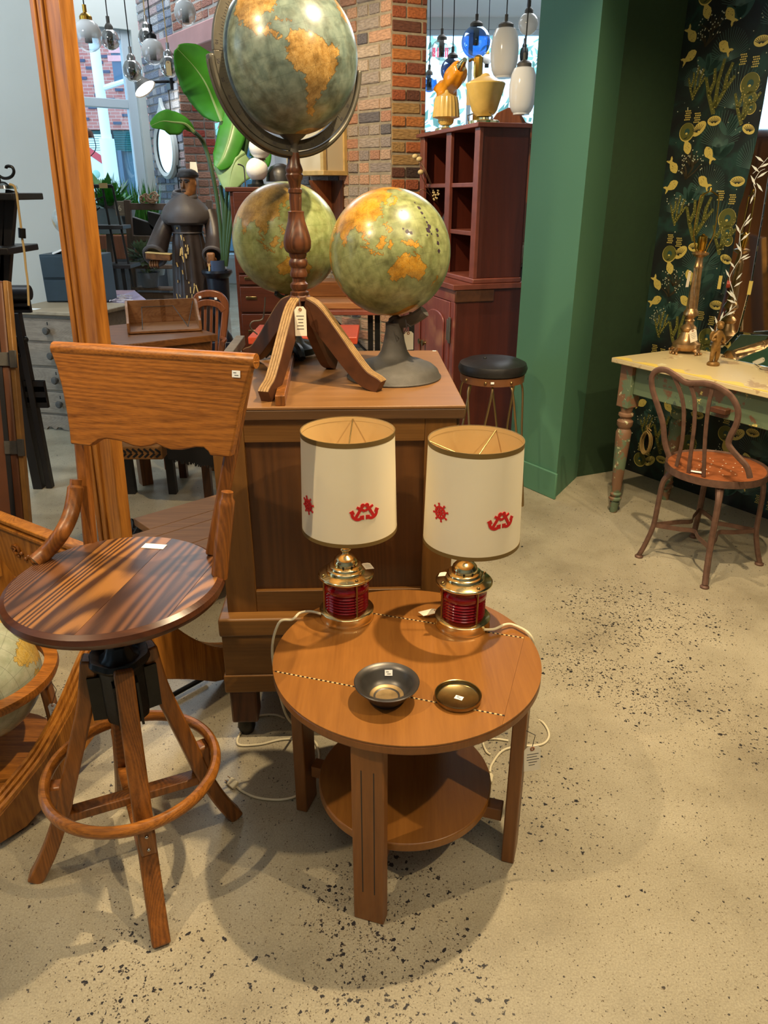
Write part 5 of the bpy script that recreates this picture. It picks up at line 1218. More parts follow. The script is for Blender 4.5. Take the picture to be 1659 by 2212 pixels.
# ---------------------------------------------------------------- oak desk with a letter tray, tables and chair behind
dz = .76
c1, c2 = G(470, 722, dz), G(236, 748, dz); ex = (c1 - c2).normalized(); ey = V(-ex.y, ex.x, 0)
dk = thing('oak_desk', 'oak desk with a letter tray on it, behind the stool backrest', 'desk', (c2.x, c2.y, 0))
dfm = frame(c1, -ex, ey, UP)   # x to the left, y to the back
MB().box2((0, 0, -.035), (.52, .62, 0), dfm).build('top', M['desk'], dk, bevel=.004)
MB().box2((.03, .03, -.16), (.49, .05, -.035), dfm).build('apron', M['desk'], dk); MB().box2((.03, .05, -.16), (.05, .59, -.035), dfm).build('apron', M['desk'], dk)
for x in (.03, .43):
    for y in (.03, .53): MB().box2((x, y, -dz), (x + .06, y + .06, -.035), dfm).build('leg', M['desk_z'], dk, bevel=.003)
# letter tray
t0, t1 = G(276, 722, dz + .004), G(437, 714, dz + .004); tx = (t1 - t0).normalized(); ty = V(-tx.y, tx.x, 0); tw = (t1 - t0).length; tm = frame(t0, tx, ty, UP)
td = .30
tr = thing('letter_tray', 'open wooden letter tray with a wire divider lying on the oak desk', 'tray', tuple(t0))
MB().box2((0, 0, 0), (tw, td, .012), tm).build('bottom', M['tray'], tr, bevel=.002)
MB().box2((0, td - .014, .012), (tw, td, .135), tm).build('back', M['tray'], tr, bevel=.002)
MB().box2((tw * .48, td - .016, .012), (tw * .54, td - .013, .135), tm).build('back_batten', M['desk'], tr)
for x in (0, tw - .014):
    MB().prism([(0, 0), (td, 0), (td, .135), (td * .72, .135), (td * .5, .115), (td * .3, .07), (0, .055)], x, x + .014, frame(t0, ty, UP, tx)).build('side', M['tray'], tr, bevel=.002)
MB().tube([tm @ V(*p) for p in ((tw * .2, .05, .014), (tw * .22, td - .03, .10), (tw * .66, td - .03, .10), (tw * .82, .07, .014))], .0022, 6).build('wire', M['grey_iron'], tr)
MB().tube([tm @ V(*p) for p in ((tw * .82, .07, .014), (tw * .95, td - .02, .12))], .0022, 6).build('wire', M['grey_iron'], tr)
# lavender topped table behind
p1, p2, p3 = G(335, 662, .76), G(292, 628, .76), G(200, 626, .76)
tl = thing('lavender_table', 'long table with a pale lavender top beyond the oak desk', 'table', (p1.x, p1.y, 0))
q4 = V(p1.x - 1.5, p1.y + .02, 0)
MB().prism([(p1.x, p1.y), (p2.x, p2.y), (G(216, 628, .76).x, p2.y), (G(205, 662, .76).x, p1.y + .02)], .73, .76).build('top', M['lavender'], tl, bevel=.003)
MB().prism([(p2.x - .02, p2.y - .25), (p2.x, p2.y - .002), (G(218, 628, .76).x, p2.y - .002), (G(214, 640, .76).x, p2.y - .25)], .7602, .764).build('runner', M['pinkish'], tl)
for x, y in ((p1.x - .06, p1.y + .06), (p2.x - .06, p2.y - .06), (p1.x - .4, p1.y + .06), (p2.x - .22, p2.y - .06)): MB().tube([(x, y, 0), (x, y, .73)], .025, 8).build('leg', M['black_wood'], tl)
lc = MB(); rl_ = random.Random(9)
for k in range(70):
    x, y = G(rl_.uniform(238, 282), rl_.uniform(641, 656), .768)[:2]; a = rl_.uniform(0, 3.1); lc.box((0, 0, 0), (rl_.uniform(.02, .06), .006, .004), Tr(x, y, .766 + rl_.uniform(0, .02)) @ Rz(a))
o = lc.build('lace_runner', M['lace']); tag(o, 'white openwork lace piece on the lavender table top', 'lace', kind='stuff')
# slat back chair
ych = 4.8; cc = D(452, 735, ych); ch = thing('slat_chair', 'brown bentwood office chair with a curved slatted back to the right of the letter tray', 'chair', (cc.x, ych, 0))
bp_ = [D(x, y, ych) for x, y in ((420, 760), (419, 700), (420, 662), (427, 642), (442, 635), (462, 635), (478, 642), (487, 660), (485, 700), (478, 760))]
MB().sweep(smooth_path(bp_, 5), [(-.022, -.014), (.022, -.014), (.022, .014), (-.022, .014)], (0, 1, 0)).build('back_frame', M['bentwood'], ch, bevel=.006)
cr_ = [D(x, y, ych - .005) for x, y in ((422, 664), (436, 655), (456, 654), (474, 660), (484, 672))]
MB().sweep(smooth_path(cr_, 4), [(-.02, -.01), (.02, -.01), (.02, .01), (-.02, .01)], (0, 1, 0)).build('crest', M['bentwood'], ch, bevel=.004)
for px in (432, 444, 457, 469):
    MB().sweep([D(px, 660, ych + .005), D(px - 2, 770, ych - .01)], [(-.009, -.005), (.009, -.005), (.009, .005), (-.009, .005)], (0, 1, 0)).build('slat', M['bentwood'], ch, bevel=.002)
zs_ = .45; MB().box2((cc.x - .18, ych - .02, zs_ - .03), (cc.x + .2, ych + .28, zs_)).build('seat', M['bentwood'], ch, bevel=.01)
for x, y in ((-.15, .25), (.17, .25), (-.15, 0), (.17, 0)): MB().tube([(cc.x + x, ych + y, 0), (cc.x + x * .95, ych + y * .95, zs_ - .02)], .018, 8).build('leg', M['bentwood'], ch)
for px, py in ((432, 642), (466, 645)): sticker(ch, D(px, py, ych - .02), (1, 0, 0), (0, 0, 1), .016, .014, False)
MB().tube(smooth_path([D(478, 730, ych), D(486, 734, ych - .1), D(480, 742, ych - .16)], 4), .014, 8).build('arm', M['bentwood'], ch)
# dark fringed ottoman and bench seen under the stool backrest
yo = 3.35; a0 = D(352, 975, yo); a1 = D(458, 975, yo); ot = thing('fringed_stool', 'dark footstool with a black fringe seen under the stool backrest', 'footstool', ((a0.x + a1.x) / 2, yo, 0))
zt_ = D(400, 985, yo).z + .03
MB().box2((a0.x, yo, zt_), (a1.x + .06, yo + .3, zt_ + .07)).build('cushion', M['fringe'], ot, bevel=.02)
fg = MB(); rf_ = random.Random(4)
for k in range(70):
    x = a0.x + .02 + (a1.x + .04 - a0.x) * k / 70; L_ = .05 + .05 * k / 70 + rf_.uniform(-.01, .01); fg.box2((x, yo - .004, zt_ - L_), (x + .004, yo + .002, zt_ + .01))
tag(fg.build('fringe', M['fringe'], ot), kind='stuff')
for px, py in ((452, 1075), (398, 1030)):
    p = G(px, py); MB().box2((p.x - .02, p.y - .02, 0), (p.x + .02, p.y + .02, zt_ + .02)).build('leg', M['dark_oak'], ot)
pb = G(365, 1012); MB().box2((pb.x - .018, pb.y - .018, 0), (pb.x + .018, pb.y + .018, zt_)).build('leg', M['dark_oak'], ot)
b0 = D(264, 975, 3.45); b1 = D(350, 975, 3.45)
bn = thing('woven_bench', 'low bench with a zigzag woven edge under the oak desk', 'bench', (b0.x, 3.45, 0))
zb0 = D(300, 985, 3.45).z
MB().box2((b0.x - .1, 3.45, zb0 - .02), (b1.x, 3.75, zb0 + .05)).build('seat', M['rug_weave'], bn, bevel=.006)
zz = MB()
for k in range(9):
    x = b0.x - .05 + k * .028
    for e in (-1, 1): zz.box((0, 0, 0), (.03, .002, .01), Tr(x, 3.4485, zb0 + .015 + e * .012) @ Matrix.Rotation(.7 * e, 4, 'Y'))
zz.build('zigzag', M['black_wood'], bn)
for x in (b0.x - .06, b1.x - .04): MB().box2((x, 3.6, 0), (x + .04, 3.64, zb0 - .02)).build('leg', M['black_wood'], bn)
# low plank platform
pz_ = .2; w1_, w2_, w3_, w4_ = G(283, 1172, pz_), G(470, 1130, pz_), G(470, 1066, pz_), G(300, 1122, pz_)
pf = thing('plank_platform', 'low platform of wide worn brown planks seen under the stool backrest', 'platform', (w1_.x, w1_.y, 0))
u_ = (G(470, 1100, pz_) - G(290, 1154, pz_)).normalized(); v_ = V(-u_.y, u_.x, 0); o0 = G(288, 1154, pz_)
pm = frame(o0 - u_ * .06, u_, v_, UP)
for k, (y0, y1) in enumerate(((-.42, -.23), (-.228, -.08), (-.078, .0), (.002, .15))):
    MB().box2((0 if k < 3 else .13, y0, -.03 - .001 * k), (.62, y1, 0), pm).build('plank', M['plank'], pf, bevel=.002)
for x in (.04, .55):
    for y in (-.38, -.02): MB().box2((x, y, -pz_), (x + .045, y + .045, -.03), pm).build('leg', M['plank'], pf)
ib_ = thing('iron_foot', 'small black iron claw foot on the floor beside the plank platform', 'iron foot', tuple(G(288, 1150)))
for P in (((284, 1125), (288, 1135), (286, 1148), (283, 1158)), ((290, 1158), (300, 1140), (310, 1136), (318, 1132)), ((286, 1146), (298, 1146), (304, 1140))):
    MB().tube(smooth_path([G(x, y, .02) for x, y in P], 4), .012, 8).build('claw', M['black_iron'], ib_)
# ---------------------------------------------------------------- papered alcove wall
m, nt, n, l, b = new_mat('wallpaper'); M['wallpaper'] = m; setc(b, (0.01, 0.02, 0.015), 0.6)
tc = n.new('ShaderNodeTexCoord'); n1 = n.new('ShaderNodeTexNoise'); n1.inputs['Scale'].default_value = 5; n1.inputs['Detail'].default_value = 4; n1.inputs['Distortion'].default_value = 1.2
l.new(tc.outputs['Object'], n1.inputs['Vector']); r1 = ramp(n, [(.38, S(16, 20, 20)), (.52, S(20, 36, 32)), (.62, S(28, 60, 52)), (.75, S(30, 42, 48))]); l.new(n1.outputs['Fac'], r1.inputs[0])
l.new(r1.outputs[0], b.inputs['Base Color'])
M['print_gold'] = plain('print_gold', S(206, 184, 96), .5); M['print_olive'] = plain('print_olive', S(92, 92, 38), .55); M['print_teal'] = plain('print_teal', S(78, 104, 96), .6); M['print_dark'] = plain('print_dark', S(24, 34, 30), .6)
M['print_brown'] = plain('print_brown', S(58, 48, 28), .6); M['print_pale'] = plain('print_pale', S(190, 190, 160), .6); M['print_leaf'] = plain('print_leaf', S(44, 74, 66), .6)
we = W0 + WD * 4.2; wpl = [W0, we, we - WNr * .12, W0 - WNr * .12]
wr = struct(MB().prism([(q.x, q.y) for q in wpl], 0, HC), 'wall_right', M['wallpaper'])
wallbox('wall_seal', we - WNr * .06, (8.95, -1.4), 0, HC, .1, M['plaster_dim'])
wallbox('wall_seal', (1.0, 4.06), (8.95, 6.0), 0, HC, .1, M['plaster_dim'])
WF = frame(W0 + WNr * .0004, WD, UP, WNr)     # s along the wall, z up, towards the room
def onW(px, py):
    d = pix_dir(px, py); o = V(0, 0, EYE); t = (W0 - o).dot(WNr) / d.dot(WNr); p = o + d * t; return (p - W0).dot(WD), p.z
r4 = lambda x, y: onW(1100 + x / 2.968, y / 2.968)
PR = {k: MB() for k in ('fish', 'coral', 'fan', 'disc', 'shell', 'cone', 'leafy', 'twig', 'speck', 'mark')}
rw = random.Random(21)
def wpoly(kind, pts, h): PR[kind]._add([WF @ V(x, y, h) for x, y in pts], [tuple(range(len(pts)))])
def wstrip(kind, pts, w, h):
    P = [V(x, y, 0) for x, y in pts]; vs = []; fs = []
    for i in range(len(P)):
        t = (P[min(i + 1, len(P) - 1)] - P[max(i - 1, 0)]).normalized(); s = V(-t.y, t.x, 0) * (w * (1 - .5 * i / len(P))) / 2
        vs += [WF @ (P[i] + s + V(0, 0, h)), WF @ (P[i] - s + V(0, 0, h))]
    PR[kind]._add(vs, [(2 * i, 2 * i + 1, 2 * i + 3, 2 * i + 2) for i in range(len(P) - 1)])
def fish(s, z, a, k=1.0, fl=1):
    ca, sa = math.cos(a), math.sin(a); f = lambda x, y: (s + (x * ca - y * fl * sa) * k, z + (x * sa + y * fl * ca) * k)
    wpoly('fish', [f(*p) for p in ((.04, 0), (.034, .012), (.02, .021), (.004, .022), (-.008, .014), (-.02, .008), (-.03, .016), (-.042, .018), (-.036, 0), (-.042, -.018), (-.03, -.014), (-.02, -.008), (-.006, -.016), (.01, -.02), (.026, -.014), (.036, -.006))], .0012)
    for i in range(9):
        x, y = f(rw.uniform(-.004, .026), rw.uniform(-.012, .012)); wpoly('mark', [(x + .0016 * math.cos(q), y + .0016 * math.sin(q)) for q in (0, 1.5, 3.1, 4.7)], .0016)
    wpoly('mark', [f(*p) for p in ((-.0385, .012), (-.0325, .004), (-.0325, -.004), (-.0385, -.012), (-.0365, 0))], .0016)
def circ(kind, s, z, r, h, n_=22, e=1.0, a=0):
    wpoly(kind, [(s + r * math.cos(q * 2 * math.pi / n_) * math.cos(a) - r * e * math.sin(q * 2 * math.pi / n_) * math.sin(a), z + r * math.cos(q * 2 * math.pi / n_) * math.sin(a) + r * e * math.sin(q * 2 * math.pi / n_) * math.cos(a)) for q in range(n_)], h)
def disc(s, z, r):
    circ('shell', s, z - r * .06, r, .0010); circ('disc', s, z, r * .93, .0013); circ('leafy', s + r * .05, z, r * .34, .0016); circ('shell', s, z - r * .2, r * .16, .0018, 10, .7)
def fan(s, z, r, a0=90, sp=75):
    for i in range(26):
        t = math.radians(a0 - sp + 2 * sp * i / 25); q = r * (.55 + .45 * math.sin(math.pi * (i + 2) / 29)); wstrip('fan', [(s, z), (s + q * .5 * math.cos(t * .96 + .06), z + q * .5 * math.sin(t)), (s + q * math.cos(t), z + q * math.sin(t))], .0022, .0009)
def shell(s, z, r, a):
    circ('shell', s, z, r, .0010, 20, .6, a)
    for i in range(9):
        t = math.pi * (i + .5) / 9 + a; wstrip('mark', [(s + r * .15 * math.cos(t), z + r * .12 * math.sin(t) - r * .3), (s + r * .85 * math.cos(t), z + r * .48 * math.sin(t))], .0028, .0014)
def cone(s, z):
    for i in range(5):
        for j in range(4):
            x = s + (j - 1.5) * .008 + (i % 2) * .004; y = z + (i - 2) * .009
            if abs(x - s) < .019 - abs(y - z) * .3: circ('shell', x, y, .0032, .0012, 7)
def coral(s, z, k=1.0):
    for (x0, y0, x1, y1, x2, y2) in ((0, 0, -.03, .06, -.05, .115), (0, .02, .0, .1, .012, .165), (0, .02, .03, .07, .06, .11), (-.03, .06, -.015, .1, -.02, .14), (.028, .065, .03, .11, .045, .15)):
        P = [(s + x0 * k, z + y0 * k), (s + x1 * k, z + y1 * k), (s + x2 * k, z + y2 * k)]; wstrip('coral', P, .016 * k, .0011)
        for q in range(8):
            t = q / 8; u = 1 - t; x = u * u * P[0][0] + 2 * t * u * P[1][0] + t * t * P[2][0]; y = u * u * P[0][1] + 2 * t * u * P[1][1] + t * t * P[2][1]; circ('shell', x + rw.uniform(-.004, .004), y, .0019, .0015, 6)
def twig(s, z):
    for i in range(7):
        a = rw.uniform(.6, 2.6); L_ = rw.uniform(.05, .1); e = (s + L_ * math.cos(a), z + L_ * math.sin(a)); wstrip('twig', [(s, z), ((s + e[0]) / 2 + .008, (z + e[1]) / 2), e], .006, .0008)
        for j in range(3): circ('speck', e[0] + rw.uniform(-.015, .015), e[1] + rw.uniform(-.02, .02), .003, .001, 8)
def leafy(s, z):
    for i in range(7):
        a = rw.uniform(.4, 2.8); circ('leafy', s + .05 * math.cos(a), z + .05 * math.sin(a), rw.uniform(.03, .05), .0006, 16, .35, a)
per = r4(1275, 55)[1] - r4(1140, 930)[1]
for kz in range(-5, 4):
    for ks in range(0, 4):
        ds_, dz_ = ks * .47, kz * per + (per / 2 if ks % 2 else 0)
        def P_(x, y):
            s, z = r4(x, y); return s + ds_, z + dz_
        ok = lambda s, z: .012 < s < 1.9 and .03 < z < 3.2
        for (x, y, a, fl) in ((1140, 935, -1.2, 1), (1285, 990, 2.2, 1), (1050, 1065, -.9, 1), (1040, 1195, .5, 1), (1250, 1172, 2.5, -1)):
            s, z = P_(x, y)
            if ok(s, z): fish(s, z, a, 1.0, fl)
        for (x, y, r_) in ((1545, 535, .045), (1545, 630, .03), (1550, 692, .025), (1140, 845, .04)):
            s, z = P_(x, y)
            if ok(s - r_, z): disc(s, z, r_)
        for (x, y, r_, a) in ((1315, 775, .034, 0), (1535, 828, .032, -.4), (1218, 826, .04, .7), (1620, 262, .036, 0)):
            s, z = P_(x, y)
            if ok(s - r_, z): shell(s, z, r_, a)
        for (x, y) in ((1500, 380), (1580, 395), (1145, 740), (1205, 755)):
            s, z = P_(x, y)
            if ok(s, z): cone(s, z)
        for (x, y, k) in ((1310, 730, 1.3), (1490, 800, 1.1), (1180, 640, .8)):
            s, z = P_(x, y)
            if ok(s - .05, z): coral(s, z, k)
        for (x, y, r_) in ((1400, 395, .13), (1445, 700, .17), (1340, 945, .15), (1560, 1090, .13), (1180, 560, .08)):
            s, z = P_(x, y)
            if ok(s - r_ * .8, z): fan(s, z, r_)
        for (x, y) in ((1190, 560), (1130, 1150), (1290, 210)):
            s, z = P_(x, y)
            if ok(s - .08, z): twig(s, z)
        for (x, y) in ((1270, 480), (1400, 880), (1150, 650), (1480, 130)):
            s, z = P_(x, y)
            if ok(s - .08, z): leafy(s, z)
        for i in range(26):
            s, z = ds_ + rw.uniform(0, .47), 1.0 + dz_ + rw.uniform(0, per)
            if ok(s, z): circ('speck', s, z, rw.uniform(.0015, .004), .001, 6)
for kind, mt in (('fish', 'print_gold'), ('coral', 'print_olive'), ('fan', 'print_teal'), ('disc', 'print_olive'), ('shell', 'print_gold'), ('leafy', 'print_leaf'), ('twig', 'print_brown'), ('speck', 'print_pale'), ('mark', 'print_dark')):
    if PR[kind].v: tag(PR[kind].build(kind + '_print', M[mt], wr), kind='stuff')

# ---------------------------------------------------------------- painted table in the alcove
def flaked(name, layers, sc, rough=.6):
    m, nt, n, l, b = new_mat(name); setc(b, layers[0], rough); tc = n.new('ShaderNodeTexCoord'); last = None
    for i, (c, th, s_) in enumerate(sc):
        nz = n.new('ShaderNodeTexNoise'); nz.inputs['Scale'].default_value = s_; nz.inputs['Detail'].default_value = 9; nz.inputs['Roughness'].default_value = .65
        mp = n.new('ShaderNodeMapping'); mp.inputs['Location'].default_value = (i * 3.1, i * 1.7, i); l.new(tc.outputs['Object'], mp.inputs[0]); l.new(mp.outputs[0], nz.inputs['Vector'])
        r = ramp(n, [(th, (0, 0, 0)), (th + .02, (1, 1, 1))]); l.new(nz.outputs['Fac'], r.inputs[0])
        mx = n.new('ShaderNodeMixRGB'); l.new(r.outputs[0], mx.inputs[0]); mx.inputs[2].default_value = (*c, 1)
        if last is None: mx.inputs[1].default_value = (*layers[0], 1)
        else: l.new(last, mx.inputs[1])
        last = mx.outputs[0]
    l.new(last, b.inputs['Base Color']); return m
M['flaked_green'] = flaked('flaked_green', [S(96, 112, 84)], ((S(110, 78, 56), .56, 6), (S(220, 200, 110), .63, 14), (S(66, 78, 66), .60, 9), (S(200, 196, 150), .68, 40)))
M['flaked_leg'] = flaked('flaked_leg', [S(126, 92, 66)], ((S(100, 116, 88), .52, 9), (S(190, 190, 150), .62, 30), (S(214, 190, 100), .68, 12)))
M['flaked_top'] = flaked('flaked_top', [S(206, 186, 140)], ((S(178, 150, 110), .55, 5), (S(224, 212, 170), .62, 9)), .4)
M['yellow_paint'] = plain('yellow_paint', S(226, 196, 96), .5)
TZ2 = .757; TO = V(1.040, 3.395, TZ2); tu = V(.53, -.848, 0).normalized(); tv_ = V(.885, .466, 0).normalized()
pt = thing('painted_table', 'old table with flaking green and yellow paint on turned legs against the papered wall', 'table', (TO.x, TO.y, 0))
def tp_(a, b_, z=.757): q = TO + tu * a + tv_ * b_; return V(q.x, q.y, z)
def tbox(a0, a1, b0, b1, z0, z1, nm, mt, par=pt, bv=.003):
    q = [tp_(a0, b0), tp_(a1, b0), tp_(a1, b1), tp_(a0, b1)]
    return MB().prism([(p.x, p.y) for p in q], z0, z1).build(nm, M[mt], par, bevel=bv)
tbox(0, 1.25, 0, .50, .735, .757, 'top', 'flaked_top')
ed = MB(); re_ = random.Random(3); pts_o = [tp_(.012, .001, .7575)]; 
for i in range(41): 
    a = .012 + i * .02; w_ = (.035 + .02 * math.sin(i * .9) + re_.uniform(-.008, .008)) * (1 if i < 30 else max(.1, (41 - i) / 11)); pts_o.append(tp_(a, max(.006, w_), .7575))
pts_o.append(tp_(.82, .001, .7575)); ed._add(pts_o, [tuple(range(len(pts_o)))[::-1]]); ed.build('yellow_edge', M['yellow_paint'], pt)
tbox(.10, 1.2, .05, .07, .60, .735, 'apron', 'flaked_green'); tbox(.05, .07, .10, .46, .60, .735, 'apron', 'flaked_green')
for a, b_ in ((.065, .065), (1.16, .065), (.065, .42), (1.16, .42)):
    c = tp_(a, b_, 0)
    lg = MB().lathe([(0, 0), (.017, 0), (.022, .055), (.018, .06), (.030, .07), (.03, .078), (.02, .085), (.026, .092), (.027, .1), (.021, .108), (.024, .13), (.034, .36), (.036, .41), (.03, .425), (.026, .43), (.036, .445), (.037, .465), (.024, .48), (.035, .492), (.034, .502), (.026, .508), (.03, .54), (0, .54)], 24, Tr(c.x, c.y, 0)).build('leg', M['flaked_leg'], pt)
    MB().box((0, 0, 0), (.068, .068, .20), frame((c.x, c.y, .634), tu, tv_, UP)).build('leg_block', M['flaked_leg'], lg, bevel=.003)
pp_ = D(1600, 893, 2.93); MB().box((0, 0, 0), (.07, .035, .022), frame(tp_(.56, .035, .635), tu, tv_, UP)).build('drawer_pull', M['leg_brown'], pt, bevel=.003)
# cord bundle and black outlet under the table
s_, z_ = onW(1405, 950); cd = thing('cord_bundle', 'tied bundle of brown flex hanging at the wall under the painted table', 'cord', tuple(W0 + WD * s_ + UP * z_))
for k in range(7):
    r_ = .03 + .006 * k; MB().tube([WF @ V(s_ + (.028 + .003 * (k % 3)) * math.cos(q * math.pi / 10), z_ - .01 + (.055 + .004 * (k % 4)) * math.sin(q * math.pi / 10), .02 + .004 * k) for q in range(20)], .0035, 6, True).build('loop', M['cream_frame'], cd)
MB().tube([WF @ V(s_ + x, z_ + y, .03) for x, y in ((0, .04), (-.012, .08), (.008, .1), (.0, .07), (.02, .06))], .004, 6).build('knot', M['cream_frame'], cd)
ol = MB().box((s_ + .004, z_ - .005, .008), (.05, .07, .014), WF).build('wall_outlet', M['black_iron'], bevel=.003); tag(ol, 'black wall outlet behind the brown flex bundle', 'outlet')

# ---------------------------------------------------------------- rusty parlour chair
SCc = V(1.347, 2.838, 0); hz = .437
pc = thing('metal_chair', 'rusty brown metal parlour chair with heart-shaped back at the painted table', 'chair', (SCc.x, SCc.y, 0))
se = MB().lathe([(0, hz - .012), (.18, hz - .010), (.192, hz - .004), (.196, hz), (.196, hz - .03), (.19, hz - .03), (.186, hz - .016), (0, hz - .02)], 56, Tr(SCc.x, SCc.y, 0)).build('seat', M['rust'], pc)
MB().lathe([(0, hz - .009), (.186, hz - .006), (.186, hz - .010), (0, hz - .012)], 56, Tr(SCc.x, SCc.y, 0)).build('seat_pan', M['rust_seat'], se)
hl = MB()
for r_, k in ((.03, 4), (.065, 8), (.10, 12)):
    for q in range(k): a = q * 2 * math.pi / k + r_ * 9; hl.lathe([(0, 0), (.003, 0), (0, .0008)], 8, Tr(SCc.x + r_ * math.cos(a), SCc.y + r_ * math.sin(a), hz - .0075))
hl.build('perforation', M['paper'], se)
feet = [V(1.103, 2.875, 0), V(1.279, 2.603, 0), V(1.59, 2.803, 0), V(1.414, 3.075, 0)]
lp_ = []
for f in feet:
    d = (f - SCc); d.z = 0; L_ = d.length; d.normalize()
    P = smooth_path([SCc + d * r_ + UP * z for r_, z in ((.15, hz - .02), (.178, hz - .055), (.197, .345), (.202, .25), (L_ * .84, .15), (L_ * .93, .06), (L_, .012))], 5)
    w = [1.5 - .5 * min(1, i / 10) for i in range(len(P))]
    lg = MB().sweep(P, [(.0125 * math.cos(q * math.pi / 4), .011 * math.sin(q * math.pi / 4)) for q in range(8)], d, w).build('leg', M['rust'], pc)
    MB().lathe([(0, 0), (.017, 0), (.018, .006), (.012, .012), (0, .014)], 14, Tr(f.x, f.y, 0)).build('foot', M['rust'], lg); lp_.append(SCc + d * L_ * .84 + UP * .155)
for i in range(4):
    a_, b_ = lp_[i], lp_[(i + 1) % 4]; mid = (a_ + b_) / 2; inn = SCc + UP * .165; 
    P = smooth_path([a_, a_.lerp(mid, .5).lerp(inn, .30), mid.lerp(inn, .52), b_.lerp(mid, .5).lerp(inn, .30), b_], 5)
    MB().sweep(P, [(-.002, -.0095), (.002, -.0095), (.002, .0095), (-.002, .0095)], UP).build('brace', M['rust'], pc)
bc_ = V(.677, -.736, 0); bo_ = V(-.736, -.677, 0); B0 = SCc + bo_ * .165 + UP * hz; bnrm = (bo_ + UP * -.12).normalized()
def onB(px, py):
    d = pix_dir(px, py); o = V(0, 0, EYE); return o + d * ((B0 - o).dot(bnrm) / d.dot(bnrm))
hoop = [onB(*p) for p in ((1445, 985), (1436, 955), (1432, 915), (1422, 880), (1410, 843), (1408, 815), (1420, 800), (1440, 800), (1462, 813), (1482, 827), (1504, 828), (1528, 829), (1555, 838), (1580, 857), (1594, 886), (1591, 915), (1578, 942), (1574, 960), (1590, 982), (1613, 1008), (1620, 1032))]
MB().sweep(smooth_path(hoop, 4), [(.012 * math.cos(q * math.pi / 4), .0095 * math.sin(q * math.pi / 4)) for q in range(8)], bnrm).build('back_hoop', M['rust'], pc)
for P in (((1452, 806), (1468, 842), (1477, 885), (1474, 950), (1461, 1008)), ((1490, 829), (1500, 862), (1500, 915), (1494, 965), (1487, 1022)), ((1540, 833), (1530, 880), (1523, 950), (1520, 1030))):
    MB().sweep(smooth_path([onB(*p) for p in P], 4), [(-.0075, -.003), (.0075, -.003), (.0075, .003), (-.0075, .003)], bnrm).build('spindle', M['rust'], pc, bevel=.001)
sticker(pc, V(1.235, 2.75, hz + .001), (.9, -.5, 0), (.5, .9, .0), .05, .02, False)

# ---------------------------------------------------------------- brass lamp, figurine and mirrors on the painted table
LB = G(1479, 762, .757); bl = thing('brass_lamp_base', 'tall twisted gilt brass lamp without a shade on the painted table', 'table lamp', tuple(LB))
lz = lambda py: D(1490, py, LB.y).z
def plist(lst): return [(hw / FPX * (LB.y * math.cos(PITCH) - (lz(py) - EYE) * math.sin(PITCH)), lz(py)) for py, hw in lst]
m_ = Tr(LB.x, LB.y, 0)
MB().lathe(plist([(758, 0), (758, 14), (754, 24), (748, 29), (741, 29), (735, 21), (730, 18), (716, 13), (713, 16), (708, 17), (704, 14), (700, 9), (694, 9), (692, 11), (688, 8), (684, 11), (680, 16), (676, 16), (670, 13), (666, 11), (664, 0)]), 40, m_, flute=None).build('body', M['copper_gilt'], bl)
tw_ = plist([(668, 0), (668, 10.5), (650, 10.2), (630, 9.8), (610, 9.4), (590, 9), (578, 8.4), (578, 0)]); 
prt = [tw_[0]]
for i in range(40): t = i / 39; prt.append((tw_[1][0] + (tw_[6][0] - tw_[1][0]) * t, tw_[1][1] + (tw_[6][1] - tw_[1][1]) * t))
MB().lathe(prt + [tw_[7]], 36, m_, flute=(.13, 6, 22)).build('twisted_column', M['copper_gilt'], bl)
MB().lathe(plist([(579, 0), (579, 9), (576, 9.5), (573, 8), (562, 7), (556, 7), (552, 13), (549, 17), (546, 17), (543, 10), (542, 0)]), 30, m_, flute=(.05, 10)).build('drip_pan', M['copper_gilt'], bl)
MB().lathe(plist([(544, 0), (544, 6), (536, 9), (527, 9), (525, 10), (511, 9.5), (508, 4), (505, 2), (505, 0)]), 24, m_).build('socket', M['brass_gold'], bl)
hx = V(.78, .62, 0)
for s__ in (-1, 1):
    hp = [V(LB.x, LB.y, 0) + V(w_ * s__ * .0022 * .95, 0, 0) + UP * lz(py) for w_, py in ((9, 546), (14, 530), (22, 500), (20, 430), (14, 421), (2, 413))]
    MB().tube(smooth_path(hp, 4), .003, 6).build('harp', M['brass_gold'], bl)
MB().lathe(plist([(415, 0), (415, 3), (409, 3), (405, 1.5), (405, 0)]), 12, m_).build('finial', M['brass_gold'], bl)
for k in range(4):
    a = k * math.pi / 2 + .5; d = V(math.cos(a), math.sin(a), 0); c = V(LB.x, LB.y, 0)
    pw = MB().tube(smooth_path([c + d * .03 + UP * (.757 + .022), c + d * .056 + UP * (.757 + .022), c + d * .074 + UP * .765], 4), [.012] * 5 + [.011, .010, .011, .012], 8)
    for e in (-.5, 0, .5): pw.ball(c + Rz(e * .45).to_3x3() @ d * .078 + UP * .764, .0065, 5)
    pw.build('paw_foot', M['copper_gilt'], bl)
price_tag(bl, D(1496, 712, LB.y - .07), (1, .2, .3), (.25, -.1, -1), .036, .055, mat='paper', lines=4, string=[D(1496, 712, LB.y - .07), D(1490, 700, LB.y - .04)])
price_tag(bl, D(1491, 585, LB.y - .03), (.4, .2, .0), (-.05, 0, -1), .018, .07, mat='paper', lines=0)
fg0 = G(1540, 789, .757); cu_ = thing('cherub_figurine', 'small carved gilt cherub figurine on the front of the painted table', 'figurine', tuple(fg0))
